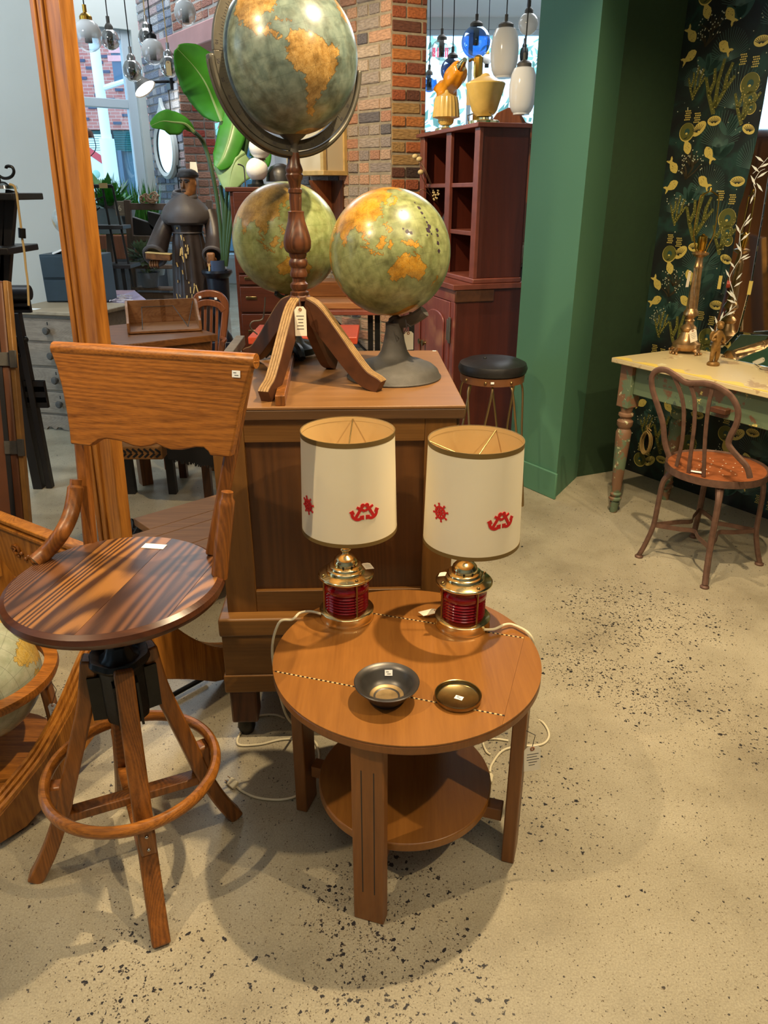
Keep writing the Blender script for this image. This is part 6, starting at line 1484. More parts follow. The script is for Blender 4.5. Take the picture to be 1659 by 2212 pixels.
def skin(name, mat, parent, verts, edges, radii, sub=2):
    me = bpy.data.meshes.new(name); inv = MOF[parent.name]; me.from_pydata([tuple(inv @ Vector(v)) for v in verts], edges, []); me.materials.append(mat)
    o = bpy.data.objects.new(name, me); COL.objects.link(o); o.parent = parent; MOF[o.name] = inv
    md = o.modifiers.new('skin', 'SKIN'); md.use_smooth_shade = True
    for i, r_ in enumerate(radii):
        sv = me.skin_vertices[0].data[i]; sv.radius = (r_, r_) if not isinstance(r_, tuple) else r_; sv.use_root = (i == 0)
    sb = o.modifiers.new('sub', 'SUBSURF'); sb.levels = sub; sb.render_levels = sub; return o
c = fg0; q = lambda x, y, z: (c.x + x, c.y + y, c.z + z)
MB().lathe([(0, 0), (.026, 0), (.027, .008), (.02, .016), (0, .018)], 16, Tr(*c)).build('base', M['gold_cherub'], cu_)
skin('body', M['gold_cherub'], cu_, [q(0, 0, .075), q(0, 0, .11), q(.002, 0, .138), q(.002, -.003, .155), q(-.010, 0, .065), q(-.013, -.006, .04), q(-.012, -.002, .015), q(.011, 0, .065), q(.013, .002, .04), q(.010, .004, .015), q(-.02, -.006, .128), q(-.028, -.014, .108), q(-.014, -.022, .118), q(.022, -.002, .128), q(.03, -.008, .105), q(.02, -.018, .10)],
     [(0, 1), (1, 2), (2, 3), (0, 4), (4, 5), (5, 6), (0, 7), (7, 8), (8, 9), (2, 10), (10, 11), (11, 12), (2, 13), (13, 14), (14, 15)], [.017, .018, .014, .009, .012, .0105, .008, .012, .0105, .008, .008, .007, .006, .008, .007, .006])
MB().ball(q(.002, -.004, .170), .0155, 10, sc=(.92, 1, 1.05)).ball(q(.002, -.020, .168), .003, 5).build('head', M['gold_cherub'], cu_)
hr = MB(); rh = random.Random(8)
for k in range(26): a = rh.uniform(0, 6.28); e = rh.uniform(.25, 1.4); hr.ball(q(.002 + .0145 * math.cos(a) * math.cos(e), -.002 + .0145 * math.sin(a) * math.cos(e) + .002, .1715 + .0145 * math.sin(e)), .0045, 4)
hr.build('curls', M['gold_cherub'], cu_)
for s__ in (-1, 1): MB().ball(q(.018 * s__, .014, .125), .016, 6, sc=(.8, .3, 1.3)).build('wing', M['gold_cherub'], cu_)
# leaning bevelled mirror with etched sprays
A0 = G(1531, 750, .76); mn = (V(-.745, -.667, 0) + UP * .012).normalized()
def onM(px, py, off=0):
    d = pix_dir(px, py); o = V(0, 0, EYE); p0 = A0 + mn * off; return o + d * ((p0 - o).dot(mn) / d.dot(mn))
mi = thing('leaning_mirror', 'large mirror with etched leaf sprays leaning on the papered wall', 'mirror', tuple(A0))
mU = UP - mn * UP.dot(mn); mU.normalize(); mX = mU.cross(mn); mF = frame(A0, mX, mU, mn); mI = mF.inverted()
loc = lambda px, py: (lambda p: (p.x, p.y))(mI @ onM(px, py))
left_edge = [loc(*p) for p in ((1531, 750), (1545, 700), (1563, 640), (1580, 560), (1588, 505), (1592, 470), (1596, 447), (1604, 425), (1610, 402), (1612, 395), (1632, 310), (1648, 225), (1659, 160), (1690, 0))]
inner = [loc(*p) for p in ((1700, 0), (1668, 330), (1646, 470), (1622, 610), (1594, 716), (1560, 752))]
dx_ = .0
MB().prism(left_edge + inner, -.006, 0, mF).build('side_glass', M['mirror'], mi, bevel=.002)
rt_ = [loc(*p) for p in ((1702, 0), (1670, 330), (1648, 470), (1624, 610), (1597, 717))]
bt_ = loc(1597, 717)
MB().prism([rt_[4], rt_[3], rt_[2], rt_[1], rt_[0], (rt_[0][0] + .6, rt_[0][1]), (bt_[0] + .75, bt_[1])][::-1], -.006, .001, mF).build('centre_glass', M['mirror'], mi, bevel=.002)
et_ = MB()
def spray(pts, leaves):
    P = smooth_path([onM(*p, .0012) for p in pts], 4); et_.tube(P, .001, 5)
    for (x, y, a, L_) in leaves:
        p = onM(x, y, .0012); c_, s__ = math.cos(a), math.sin(a); ux = mX * c_ + mU * s__; uy = -mX * s__ + mU * c_
        et_._add([p, p + ux * L_ * .45 + uy * L_ * .10, p + ux * L_, p + ux * L_ * .5 - uy * L_ * .10], [(0, 1, 2, 3)])
spray([(1588, 655), (1582, 625), (1576, 600), (1588, 575), (1601, 552), (1598, 520), (1600, 498), (1612, 475)], [(1576, 600, 2.2, .045), (1588, 580, 2.4, .045), (1598, 560, .6, .045), (1602, 545, 2.3, .05), (1600, 520, .8, .05), (1599, 505, 2.2, .05), (1606, 490, .9, .05), (1585, 620, .7, .045), (1590, 605, 1.0, .04), (1603, 562, .5, .04), (1611, 480, 1.2, .04), (1590, 645, 2.6, .06), (1591, 650, 2.3, .06), (1591, 655, 2.9, .05)])
spray([(1546, 735), (1550, 700), (1568, 680), (1590, 660)], [(1550, 705, 2.0, .05), (1555, 695, 1.4, .05), (1568, 682, .6, .05), (1575, 675, 1.4, .04), (1546, 722, 2.4, .05)])
spray([(1630, 425), (1632, 410), (1628, 395), (1640, 372), (1652, 365)], [(1632, 400, 2.2, .05), (1635, 385, .6, .05), (1628, 420, 4.5, .04), (1640, 372, 2.5, .05), (1634, 395, -.8, .05)])
spray([(1626, 375), (1640, 362), (1659, 340)], [(1640, 362, .4, .05), (1650, 350, 2.6, .05)])
et_.build('etched_spray', M['etch'], mi)
for px, py in ((1555, 610), (1620, 622)): MB().box((0, 0, 0), (.016, .06, .002), frame(onM(px, py, .002), mX, mU, mn)).build('paper_label', M['print_gold'], mi)
pl4 = [G(1556, 771, .760), G(1690, 800, .760), D(1690, 724, 3.22), D(1599, 722, 3.45)]
pn4 = (pl4[1] - pl4[0]).cross(pl4[3] - pl4[0]).normalized(); 
if pn4.y > 0: pn4 = -pn4
pe = thing('mirror_plate', 'small mirror plate with etched leaves propped against the large mirror', 'mirror', tuple(pl4[0]))
mb = MB(); mb._add(pl4 + [p - pn4 * .006 for p in pl4], [(0, 1, 2, 3), (7, 6, 5, 4), (0, 4, 5, 1), (1, 5, 6, 2), (2, 6, 7, 3), (3, 7, 4, 0)]); mb.build('glass', M['mirror'], pe, bevel=.003)
e2 = MB()
for (x0, y0, x1, y1, w_) in ((1640, 775, 1628, 740, .006), (1640, 775, 1645, 745, .006), (1642, 775, 1655, 752, .006), (1600, 760, 1618, 735, .003), (1606, 752, 1625, 742, .004), (1570, 765, 1580, 752, .006), (1585, 768, 1590, 755, .006), (1594, 768, 1602, 757, .006)):
    ip = lambda x, y: (lambda d: V(0, 0, EYE) + d * ((pl4[0] + pn4 * .001 - V(0, 0, EYE)).dot(pn4) / d.dot(pn4)))(pix_dir(x, y))
    a_, b_ = ip(x0, y0), ip(x1, y1); s__ = (b_ - a_).cross(pn4).normalized() * w_; e2._add([a_, (a_ + b_) / 2 + s__, b_, (a_ + b_) / 2 - s__], [(0, 1, 2, 3)])
e2.build('etched_leaf', M['etch'], pe)
sp_ = thing('spectacles', 'thin dark wire spectacles lying at the right edge of the painted table', 'spectacles', tuple(G(1650, 800, .762)))
MB().torus(G(1652, 797, .767), .02, .0015, 20, 6).build('rim', M['black_iron'], sp_); MB().tube([G(1640, 793, .767), G(1630, 786, .763)], .0015, 5).build('temple', M['black_iron'], sp_)

wdb = thing('tall_wardrobe', 'tall brown wooden wardrobe seen only as a reflection in the large mirror', 'wardrobe', (-2.75, 2.1, 0))
MB().box2((-3.2, 1.45, .08), (-2.62, 2.95, 2.02)).build('carcass', M['desk_z'], wdb, bevel=.005)
MB().box2((-3.24, 1.41, 2.02), (-2.58, 2.99, 2.08)).build('cornice', M['desk_z'], wdb, bevel=.01)
MB().box2((-3.2, 1.45, 0), (-2.64, 2.95, .08)).build('plinth', M['dark_oak'], wdb)
for y_ in (1.48, 2.21): MB().box2((-2.625, y_, .12), (-2.6, y_ + .71, 1.98)).build('door', M['desk_z'], wdb, bevel=.006)
# ---------------------------------------------------------------- wire stool by the green column
ws = D(1064, 800, 3.55); wt = thing('wire_stool', 'small stool with a black leather seat on bent brass wire legs by the green column', 'stool', (ws.x, ws.y, 0))
zr = D(1064, 815, 3.55).z
MB().lathe([(0, zr + .02), (.14, zr + .02), (.16, zr + .03), (.166, zr + .05), (.158, zr + .072), (.13, zr + .085), (.05, zr + .092), (0, zr + .086)], 40, Tr(ws.x, ws.y, 0)).build('cushion', M['leather_black'], wt)
rg_ = MB().lathe([(.13, zr - .012), (.153, zr - .012), (.155, zr + .024), (.13, zr + .024)], 40, Tr(ws.x, ws.y, 0)).build('seat_ring', M['stool_wood'], wt)
MB().ball((ws.x - .04, ws.y, zr + .092), .008, 6).build('button', M['leather_black'], wt)
for a in (-1.9, -1.1, -2.6): MB().ball((ws.x + .155 * math.cos(a), ws.y + .155 * math.sin(a), zr + .006), .007, 6).build('stud', M['wire_gold'], rg_)
sticker(wt, V(ws.x - .02, ws.y - .156, zr + .008), (1, 0, 0), (0, 0, 1), .016, .01, False)
for k in range(4):
    a0 = k * math.pi / 2 - .55
    P = []
    for e in (-.42, .42):
        a = a0 + e; d = V(math.cos(a), math.sin(a), 0); c_ = V(ws.x, ws.y, 0); d0 = V(math.cos(a0), math.sin(a0), 0)
        seg = [c_ + d * .12 + UP * (zr - .012), c_ + d * .148 + UP * (zr - .05), c_ + d.lerp(d0, .5) * .165 + UP * zr * .6, c_ + d.lerp(d0, .85) * .19 + UP * .15, c_ + d.lerp(d0, .92) * .205 + UP * .012]
        P += seg if not P else seg[::-1]
    MB().tube(smooth_path(P, 5), .0055, 8).build('wire_leg', M['wire_gold'], wt)
# ---------------------------------------------------------------- red-brown cupboard with open shelves
NC = V(.518, 4.4, 0); HW, HD = .92, .285; H1 = V(-.30, .954, 0).normalized(); H2 = V(.954, .30, 0).normalized()
kf = frame(NC, H1, H2, UP)        # x along the front (away to the left), y to the back (right)
cz0 = D(1018, 614, 4.38).z; ztop = D(1035, 264, 4.4).z; zb1 = D(1020, 602, 4.4).z
hu = thing('open_shelf_hutch', 'dark red-brown shelf hutch with open compartments standing on the red cupboard', 'hutch', (NC.x, NC.y, cz0))
def kb(a, b_, nm, mt, par, bv=.003): return MB().box2(a, b_, kf).build(nm, M[mt], par, bevel=bv)
kb((0, 0, zb1), (.022, HD, ztop - .02), 'side', 'red_wood', hu); kb((HW - .022, 0, zb1), (HW, HD, ztop - .02), 'side', 'red_wood', hu)
kb((0, HD - .012, zb1), (HW, HD, ztop - .02), 'back', 'red_wood', hu)
kb((-.012, -.03, ztop - .022), (HW + .03, HD + .01, ztop), 'top', 'red_edge', hu)
kb((-.012, -.02, cz0), (HW + .01, HD, zb1), 'bottom_moulding', 'red_edge', hu, .006)
for x0, x1 in ((-.002, .065), (.40, .475), (HW - .075, HW)): kb((x0, -.012, zb1), (x1, .01, ztop - .022), 'face_stile', 'red_edge', hu)
kb((.42, .01, zb1), (.445, HD - .012, ztop - .022), 'divider', 'red_wood', hu)
for py in (395, 497):
    z = D(1000, py, 4.65).z; sh = kb((.022, .0, z - .024), (HW - .022, HD - .012, z), 'shelf', 'red_edge', hu)
q = MB().box2((.02, .02, D(1023, 378, 4.4).z), (.03, .05, D(1023, 350, 4.4).z), kf).build('hinge_plate', M['grey_iron'], hu)
cu = thing('red_cupboard', 'dark red-brown base cupboard with arched panel doors under the shelf hutch', 'cupboard', (NC.x, NC.y, 0))
yf = -.11; xr_ = -.0; CWd = 1.0
kb((xr_, yf, .02), (CWd, HD + .03, cz0 - .03), 'carcass', 'red_wood', cu)
kb((xr_ - .02, yf - .03, cz0 - .03), (CWd, HD + .04, cz0), 'top', 'red_edge', cu)
kb((xr_ - .012, yf - .012, cz0 - .10), (.0, .12, cz0 - .03), 'corner_block', 'leg_brown', cu, .012)
kb((xr_, yf - .012, .02), (.055, yf, cz0 - .10), 'stile', 'red_front', cu); kb((.0, yf - .012, cz0 - .10), (CWd, yf, cz0 - .03), 'rail', 'red_front', cu)
kb((.0, yf - .012, .02), (CWd, yf, .09), 'rail', 'red_front', cu)
for x0, x1 in ((.058, .46), (.463, .86)):
    dr = kb((x0, yf - .018, .092), (x1, yf, cz0 - .103), 'door', 'red_front', cu)
    z0, z1 = .16, cz0 - .18; w_ = x1 - x0 - .12; xc = (x0 + x1) / 2
    pfm = kf @ Tr(xc, yf - .019, 0) @ Matrix.Rotation(math.pi / 2, 4, 'X')
    pts = [(-w_ / 2, z0), (w_ / 2, z0), (w_ / 2, z1 - .05)] + [(w_ / 2 * math.cos(t) * (1 if abs(math.cos(t)) > .6 else 1), z1 - .05 + .06 * math.sin(t)) for t in [k * math.pi / 12 for k in range(1, 12)]] + [(-w_ / 2, z1 - .05)]
    MB().prism(pts, 0, .012, pfm).build('raised_panel', M['red_front'], dr, bevel=.008)
    xk = x1 - .03 if x0 < .1 else x0 + .03
    MB().lathe([(0, 0), (.012, 0), (.009, .012), (.018, .02), (.018, .028), (0, .032)], 16, kf @ Tr(xk, yf - .018, D(905, 745, 4.7).z) @ Matrix.Rotation(math.pi / 2, 4, 'X')).build('knob', M['brass_dull'], dr)
    if x0 < .1:
        zc = D(965, 715, 4.38).z; kb((x0 - .03, yf - .026, zc - .075), (x0 - .004, yf - .017, zc + .075), 'hinge', 'grey_iron', dr); kb((x0 + .0, yf - .026, zc - .06), (x0 + .022, yf - .017, zc + .06), 'hinge', 'grey_iron', dr)
pk = lambda px, py, d=0.0: None
def onK(px, py, depth):          # photo point on the plane a given depth behind the hutch front
    d = pix_dir(px, py); o = V(0, 0, EYE); p0 = NC + H2 * depth; return o + d * ((p0 - o).dot(H2) / d.dot(H2))
# vessels on the shelves
p = onK(945, 470, .14); zsh = D(1000, 497, 4.65).z
bo = thing('glass_bottle', 'dark round glass bottle with dried flower stems on the hutch shelf', 'bottle', (p.x, p.y, zsh))
MB().lathe([(0, .001), (.055, .002), (.07, .03), (.07, .075), (.05, .115), (.02, .135), (.016, .175), (.022, .18), (.014, .18), (.014, .14), (0, .14)], 28, Tr(p.x, p.y, zsh)).build('body', M['jug_dark'], bo)
fl = thing('dried_flowers', 'dried yellow button flowers on thin stems leaning out of the round bottle', 'flowers', (p.x, p.y, zsh + .1))
b0 = V(p.x, p.y, zsh + .13)
for P, hd in (((944, 437, .1), (920, 375, -.05), (897, 338, -.1)), 1), (((946, 437, .1), (925, 380, -.04), (906, 344, -.1)), 1), (((942, 436, .1), (915, 390, -.05), (909, 372, -.08)), 1), (((943, 436, .1), (915, 410, -.05), (902, 415, -.08)), 0):
    pts = [b0] + [onK(*q) for q in P]; MB().tube(smooth_path(pts, 5), .0022, 5).build('stem', M['rope_straw'], fl)
    if hd: MB().ball(pts[-1], .019, 7, sc=(1, 1, .8)).build('flower_head', M['cork'], fl)
hd = MB(); rr1 = random.Random(1)
for k in range(16): q = onK(943 + rr1.uniform(-8, 6), 425 + rr1.uniform(-14, 8), .02); hd.ball(q, .006, 4)
hd.build('seed_heads', M['cork'], fl)
p = onK(974, 482, .12); jg = thing('stoneware_jug', 'brown jug with a looped handle on the right of the middle hutch shelf', 'jug', (p.x, p.y, zsh))
MB().lathe([(0, .001), (.045, .002), (.06, .03), (.058, .06), (.04, .09), (.03, .105), (.035, .115), (.028, .115), (.024, .1), (0, .1)], 24, Tr(p.x, p.y, zsh)).build('body', M['jug_dark'], jg)
MB().tube(smooth_path([p + V(0, 0, 0) + UP * (zsh - p.z) + v for v in (V(.03, -.02, .1), V(.075, -.03, .1), V(.085, -.03, .06), V(.055, -.02, .03))], 5), .009, 8).build('handle', M['jug'], jg)
p = onK(992, 588, .12); pl_ = thing('black_plate', 'black plate lying on the bottom shelf of the hutch', 'plate', (p.x, p.y, zb1))
MB().lathe([(0, .002), (.06, .003), (.085, .014), (.087, .017), (.06, .008), (0, .006)], 28, Tr(p.x, p.y, zb1)).build('body', M['leather_black'], pl_)
# three amber glass lamps on the hutch
def lampspot(px, py, d): q = onK(px, py, d); return V(q.x, q.y, ztop)
a1 = lampspot(963, 272, .10)
l1 = thing('amber_lamp', 'small ribbed amber glass lamp at the left end of the hutch top', 'table lamp', tuple(a1))
def base_(t, c, r): 
    MB().lathe([(0, 0), (r, 0), (r, .022), (r * .9, .026), (0, .026)], 32, Tr(*c)).build('base', M['brass'], t)
    MB().lathe([(0, .025), (r * .35, .025), (r * .3, .055), (0, .055)], 16, Tr(*c)).build('gallery', M['brass'], t)
base_(l1, a1, .065)
MB().lathe([(.032, .042), (.045, .055), (.048, .075), (.082, .085), (.074, .16), (.066, .195), (.03, .21), (.014, .218), (.008, .232), (0, .236)], 60, Tr(*a1), flute=(.03, 20)).build('glass_shade', M['yellow_glass'], l1)
a2 = lampspot(1045, 262, .10)
l2 = thing('amber_lamp', 'larger tapered amber glass lamp at the right end of the hutch top', 'table lamp', tuple(a2)); base_(l2, a2, .085)
MB().lathe([(.04, .045), (.06, .06), (.07, .075), (.108, .20), (.105, .206), (.05, .232), (.03, .240), (.02, .25), (0, .255)], 48, Tr(*a2)).build('glass_shade', M['yellow_glass'], l2)
for k in range(3):
    a = k * 2.1 - 1.2; MB().tube([a2 + V(.085 * math.cos(a), .085 * math.sin(a), .024), a2 + V(.09 * math.cos(a), .09 * math.sin(a), .05), a2 + V(.06 * math.cos(a), .06 * math.sin(a), .06)], .004, 6).build('arm', M['chrome'], l2)
a3 = lampspot(1028, 262, .22)
l3 = thing('gooseneck_lamp', 'gilt column lamp with a drooping orange tulip glass shade on the hutch top', 'table lamp', tuple(a3))
MB().lathe([(0, 0), (.075, 0), (.07, .02), (.03, .04), (.02, .05), (0, .05)], 36, Tr(*a3), flute=(.02, 24)).build('base', M['brass_gold'], l3)
zt3 = onK(1028, 122, .22).z
MB().lathe([(0, .045), (.021, .045), (.021, zt3 - ztop - .12), (.027, zt3 - ztop - .1), (.027, zt3 - ztop - .01), (.016, zt3 - ztop), (0, zt3 - ztop + .004)], 8, Tr(*a3)).build('column', M['brass_gold'], l3)
e1 = onK(1020, 128, .2); e2_ = onK(996, 143, .16); e3 = onK(965, 196, .18)
MB().tube([V(a3.x, a3.y, zt3 - .03), e1, e1.lerp(e2_, .25)], .008, 8).build('arm', M['brass_gold'], l3)
ax3 = (e3 - e2_).normalized(); fs3 = frame(e2_, ax3.orthogonal().normalized(), ax3.cross(ax3.orthogonal().normalized()), ax3); Ls = (e3 - e2_).length
MB().lathe([(0, -.07), (.014, -.07), (.018, -.04), (.022, -.02), (.028, -.005), (.03, 0), (0, 0)], 20, fs3).build('socket', M['brass'], l3)
ts = MB(); rows = []
for i in range(11):
    t = i / 10; rr_ = (.026, .045, .056, .061, .062, .058, .052, .049, .052, .063, .075)[i]; z = Ls * 1.05 * t
    rows.append([fs3 @ V(rr_ * (1 + .06 * math.cos(6 * a)) * math.cos(a), rr_ * (1 + .06 * math.cos(6 * a)) * math.sin(a), z + (.014 * math.cos(6 * a) * max(0, t - .7) / .3)) for a in [k * 2 * math.pi / 48 for k in range(49)]])
ts.grid(rows); ts.build('glass_shade', M['orange_glass'], l3, solid=.004)
price_tag(l3, V(a3.x - .05, a3.y - .04, zt3 - .16), (1, 0, 0), (0, 0, -1), .032, .10, mat='kraft', lines=0)
# dressing mirror back behind the cupboard
mbk = thing('dressing_mirror', 'arched brown wooden mirror back rising behind the red cupboard', 'mirror', (NC.x + .5, 5.8, 0))
c_ = D(1090, 285, 5.75); MB().prism([(-.33, -.9), (.33, -.9), (.33, -.12), (.28, .04), (.16, .09), (.12, .10), (.08, .155), (-.0, .19), (-.08, .155), (-.12, .10), (-.2, .06), (-.3, .0), (-.33, -.12)], -.012, .012, frame(c_ + V(0.02, 0, -.04), (1, 0, 0), (0, 0, 1), (0, -1, 0))).build('board', M['bentwood'], mbk, bevel=.006)
MB().box2((c_.x - .1, 5.77, 0), (c_.x + .5, 6.1, .75)).build('stand', M['bentwood'], mbk)
zr_ = D(1140, 312, 5.75).z; MB().tube([V(c_.x + .1, 5.73, zr_), V(c_.x + .36, 5.73, zr_)], .008, 8).build('rail', M['bentwood'], mbk)
# glassware seen in the gap beside the column
for i, (py, r_, mt, nm, lab) in enumerate(((545, .06, 'jug', 'stone_urn', 'pale brown urn seen in the gap right of the red cupboard'), (590, .06, 'grey_iron', 'metal_vase', 'dark metal vase below the brown urn right of the red cupboard'))):
    p = D(1121, py + 22, 5.3); t = thing(nm, lab, 'vase', tuple(p)); MB().lathe([(0, 0), (r_ * .6, 0), (r_, .05), (r_ * .9, .1), (r_ * .5, .12), (r_ * .6, .125), (0, .125)], 20, Tr(*p)).build('body', M[mt], t)
    MB().box2((p.x - .2, 5.2, p.z - .02), (p.x + .3, 5.42, p.z)).build('shelf', M['rack_wood'], t)

# ---------------------------------------------------------------- hanging glass lamps
ZC = HC
def pendant(px, py, y, rpx, shape, mat, label, cordm='black_iron', capm='grey_iron', group=None, knot=False, tagc=False):
    p = D(px, py, y); fw = y * math.cos(PITCH) - (p.z - EYE) * math.sin(PITCH); r = rpx / FPX * fw
    t = thing('pendant_lamp', label, 'pendant lamp', tuple(p), 0, group)
    if shape == 'egg': pr = [(.42, .95), (.5, .92), (.78, .70), (.97, .28), (1.02, -.05), (.96, -.45), (.76, -.78), (.44, -1.0), (.14, -1.08), (0, -1.09)]
    elif shape == 'ball': pr = [(math.sin(a) , math.cos(a)) for a in [.42 + k * (math.pi - .42) / 16 for k in range(17)]]
    else: pr = [(.5, 1.5), (.72, 1.42), (.9, 1.0), (.99, .4), (1.0, 0), (.98, -.5), (.88, -1.1), (.72, -1.42), (.62, -1.5), (.6, -1.62), (0, -1.62)]
    pr = [(max(0, a) * r, b_ * r) for a, b_ in pr]; pr[-1] = (0, pr[-1][1])
    g = MB().lathe(pr, 40, Tr(0, 0, 0)).build('glass_globe', M[mat], t, world=False)
    top = p.z + pr[0][1]; ra = pr[0][0]
    MB().lathe([(0, -.01), (ra * 1.08, -.01), (ra * 1.08, .018), (ra * .8, .03), (.012, .04), (.012, .08), (0, .08)], 24, Tr(p.x, p.y, top)).build('cap', M[capm], t)
    MB().lathe([(0, -.12), (.022, -.12), (.022, -.01), (0, -.01)], 12, Tr(p.x, p.y, top)).build('bulb_holder', M['black_iron'] if capm != 'brass' else M['brass'], t)
    rk = random.Random(int(px)); P = [V(p.x, p.y, top + .07)]
    n_ = 6
    for k in range(1, n_ + 1): P.append(V(p.x + rk.uniform(-.004, .004), p.y, top + .07 + (ZC - top - .07) * k / n_))
    if knot:
        zk = top + knot; lp = [V(p.x + .03 * math.sin(a) * 1.2, p.y, zk + .06 * (1 - math.cos(a))) for a in [q * math.pi / 6 for q in range(13)]]
        MB().tube(lp, .004, 6).build('cord_knot', M[cordm], t)
    MB().tube(P, .0042, 6).build('cord', M[cordm], t)
    if tagc:
        price_tag(t, V(p.x + .01, p.y - r * 1.03, p.z + r * .35), (1, 0, 0), (0, 0, -1), r * .55, r * 1.35, mat='kraft', lines=0)
    return t
GL = 'glass globe pendants by the left window'
pendant(190, 76, 5.4, 29, 'egg', 'fade_glass', 'half milky glass pendant with a brass cap, nearest the honey oak post', 'black_iron', 'brass_gold')
pendant(238, 85, 6.2, 19, 'egg', 'smoke_glass', 'smoky clear glass pendant just right of the brass-capped pendant', 'black_iron', 'grey_iron', None, .55)
pendant(286, 152, 6.0, 20, 'egg', 'smoke_glass', 'low smoky clear glass pendant left of the lit wall lamp', 'black_iron', 'chrome')
pendant(318, 82, 6.6, 19, 'egg', 'smoke_glass', 'smoky glass pendant on a pale cord behind the milky globe with an amber bulb', 'kraft', 'chrome', None, .22)
pendant(330, 111, 5.6, 24, 'egg', 'fade_glass', 'milky fading glass pendant in front of the smoky one left of the tagged pendant', 'black_iron', 'black_iron')
pendant(366, 143, 6.1, 20, 'egg', 'smoke_glass', 'smoky glass pendant with a kraft price tag on it', 'kraft', 'chrome', None, False, True)
pendant(400, 27, 5.6, 23, 'egg', 'fade_glass', 'milky fading glass pendant at the top edge left of the big globe', 'paper', 'paper')
for px, py, y in ((190, 98, 5.4), (330, 133, 5.9), (401, 50, 5.6)): pass
pendant(954, 112, 7.2, 24, 'ball', 'clear_glass', 'clear glass ball pendant beside the brick pier, leftmost of the upper hanging lamps', 'grey_iron', 'grey_iron', None, .6)
pendant(1028, 91, 6.6, 31, 'ball', 'blue_glass', 'bright blue glass ball pendant above the gilt column lamp', 'urn', 'grey_iron', None, .3)
pendant(977, 152, 7.0, 25, 'ball', 'navy_glass', 'dark blue glass ball pendant behind the orange tulip shade', 'urn', 'grey_iron')
pendant(927, 180, 7.6, 17, 'ball', 'blue_glass', 'blue glass ball pendant half hidden by the brick pier', 'urn', 'grey_iron')
pendant(1090, 113, 6.2, 30, 'barrel', 'milk', 'white barrel shaped milk glass pendant above the larger amber lamp', 'urn', 'grey_iron', None, .45)
pendant(1129, 195, 5.6, 29, 'barrel', 'milk', 'lowest white milk glass pendant right beside the green column', 'black_iron', 'grey_iron')
pendant(1141, 52, 6.4, 21, 'ball', 'milk', 'round white glass ball pendant at the top beside the green column', 'black_iron', 'grey_iron')
pendant(1132, 118, 9.0, 9, 'barrel', 'black_iron', 'small dark lantern pendant far behind the white pendants', 'urn', 'black_iron')
pendant(1052, 128, 9.0, 10, 'ball', 'milk', 'small pale pendant far behind the blue glass ball', 'urn', 'brass_gold')
ps = thing('pink_window_sign', 'pink lettered sign on the far shop window seen through the clear pendant', 'sign', tuple(D(951, 113, 13.42)))
sg_ = D(951, 113, 13.42)
for i, (x, w_) in enumerate(((-.1, .05), (-.035, .02), (-.0, .02), (.045, .018), (.085, .018), (.115, .018))): MB().box((sg_.x + x, 13.435, sg_.z), (w_, .01, .13)).build('letter', M['pink_sign'], ps)
# conduit pipes under the ceiling of the back room
for i, (pa, pb_) in enumerate((((935, 18, 10.0), (1170, 42, 10.5)),)):
    a_, b_ = D(*pa), D(*pb_); o = MB().tube([V(a_.x - .6, 11.0, 3.82), V(b_.x + .6, 11.6, 3.82)], .02, 8).build('ceiling_conduit', M['frame_paint']); tag(o, 'thin white conduit pipe under the ceiling of the back room', 'pipe')

# ---------------------------------------------------------------- wall things on the left
def onC(px, py, off=0.0):         # point on the long brick wall
    d = pix_dir(px, py); o = V(0, 0, EYE); p0 = J + CWN * off; return o + d * ((p0 - o).dot(CWN) / d.dot(CWN))
ov = thing('oval_mirror', 'pale oval mirror with a pointed crest on the painted brick wall', 'mirror', tuple(onC(355, 310)))
c0 = onC(357, 312, .03); cF = frame(c0, -DW, UP, CWN)
hw = (onC(380, 312).xy - onC(336, 312).xy).length / 2; ht = (onC(355, 238).z - onC(355, 378).z) / 2
ell = lambda k_, n_=40: [(hw * k_ * math.cos(2 * math.pi * i / n_), ht * .95 * (1 - (1 - k_) * hw / ht) * math.sin(2 * math.pi * i / n_) - .04) for i in range(n_)]
rows = []
for k_, h in ((1.0, -.02), (1.0, .012), (.9, .03), (.78, .012)): rows.append([cF @ V(x, y, h) for x, y in ell(k_)])
mb = MB(); mb.loft(rows, cap=False); mb.build('frame', M['mirror_white'], ov)
MB().prism(ell(.80), -.005, .004, cF).build('glass', M['mirror'], ov)
yt = ht * .95 - .04; MB().prism([(-.16, yt - .03), (-.09, yt + .05), (-.03, yt + .10), (0, yt + .17), (.03, yt + .10), (.09, yt + .05), (.16, yt - .03)], -.015, .02, cF).build('crest', M['mirror_white'], ov, bevel=.006)
sc = thing('swing_arm_lamp', 'lit swing-arm wall lamp with a grey cone shade on the painted brick wall', 'wall lamp', tuple(onC(364, 176)))
w0 = onC(366, 176, .02); MB().box((0, 0, 0), (.10, .14, .03), frame(w0, -DW, UP, CWN)).build('wall_plate', M['black_iron'], sc, bevel=.005)
h1 = w0 + CWN * .22; h1.z = D(340, 178, h1.y).z; h2 = D(312, 170, h1.y - .1)
MB().tube([w0, h1], .012, 8).build('arm', M['black_iron'], sc); MB().ball(h1, .02, 8).build('joint', M['black_iron'], sc)
axs = (D(316, 178, h1.y) - h1).normalized() * .5 + V(-.1, -.12, -.55); axs.normalize()
xo = axs.orthogonal().normalized(); fS = frame(h1 + V(-.06, -.02, .02), xo, axs.cross(xo), axs)
MB().lathe([(.02, -.06), (.03, -.03), (.06, .03), (.10, .09), (.105, .10), (.098, .09), (.055, .03), (.02, -.02)], 28, fS).build('shade', M['grey_iron'], sc)
MB().lathe([(0, .088), (.094, .088), (.094, .092), (0, .094)], 24, fS).build('lit_diffuser', M['lamp_lit'], sc)
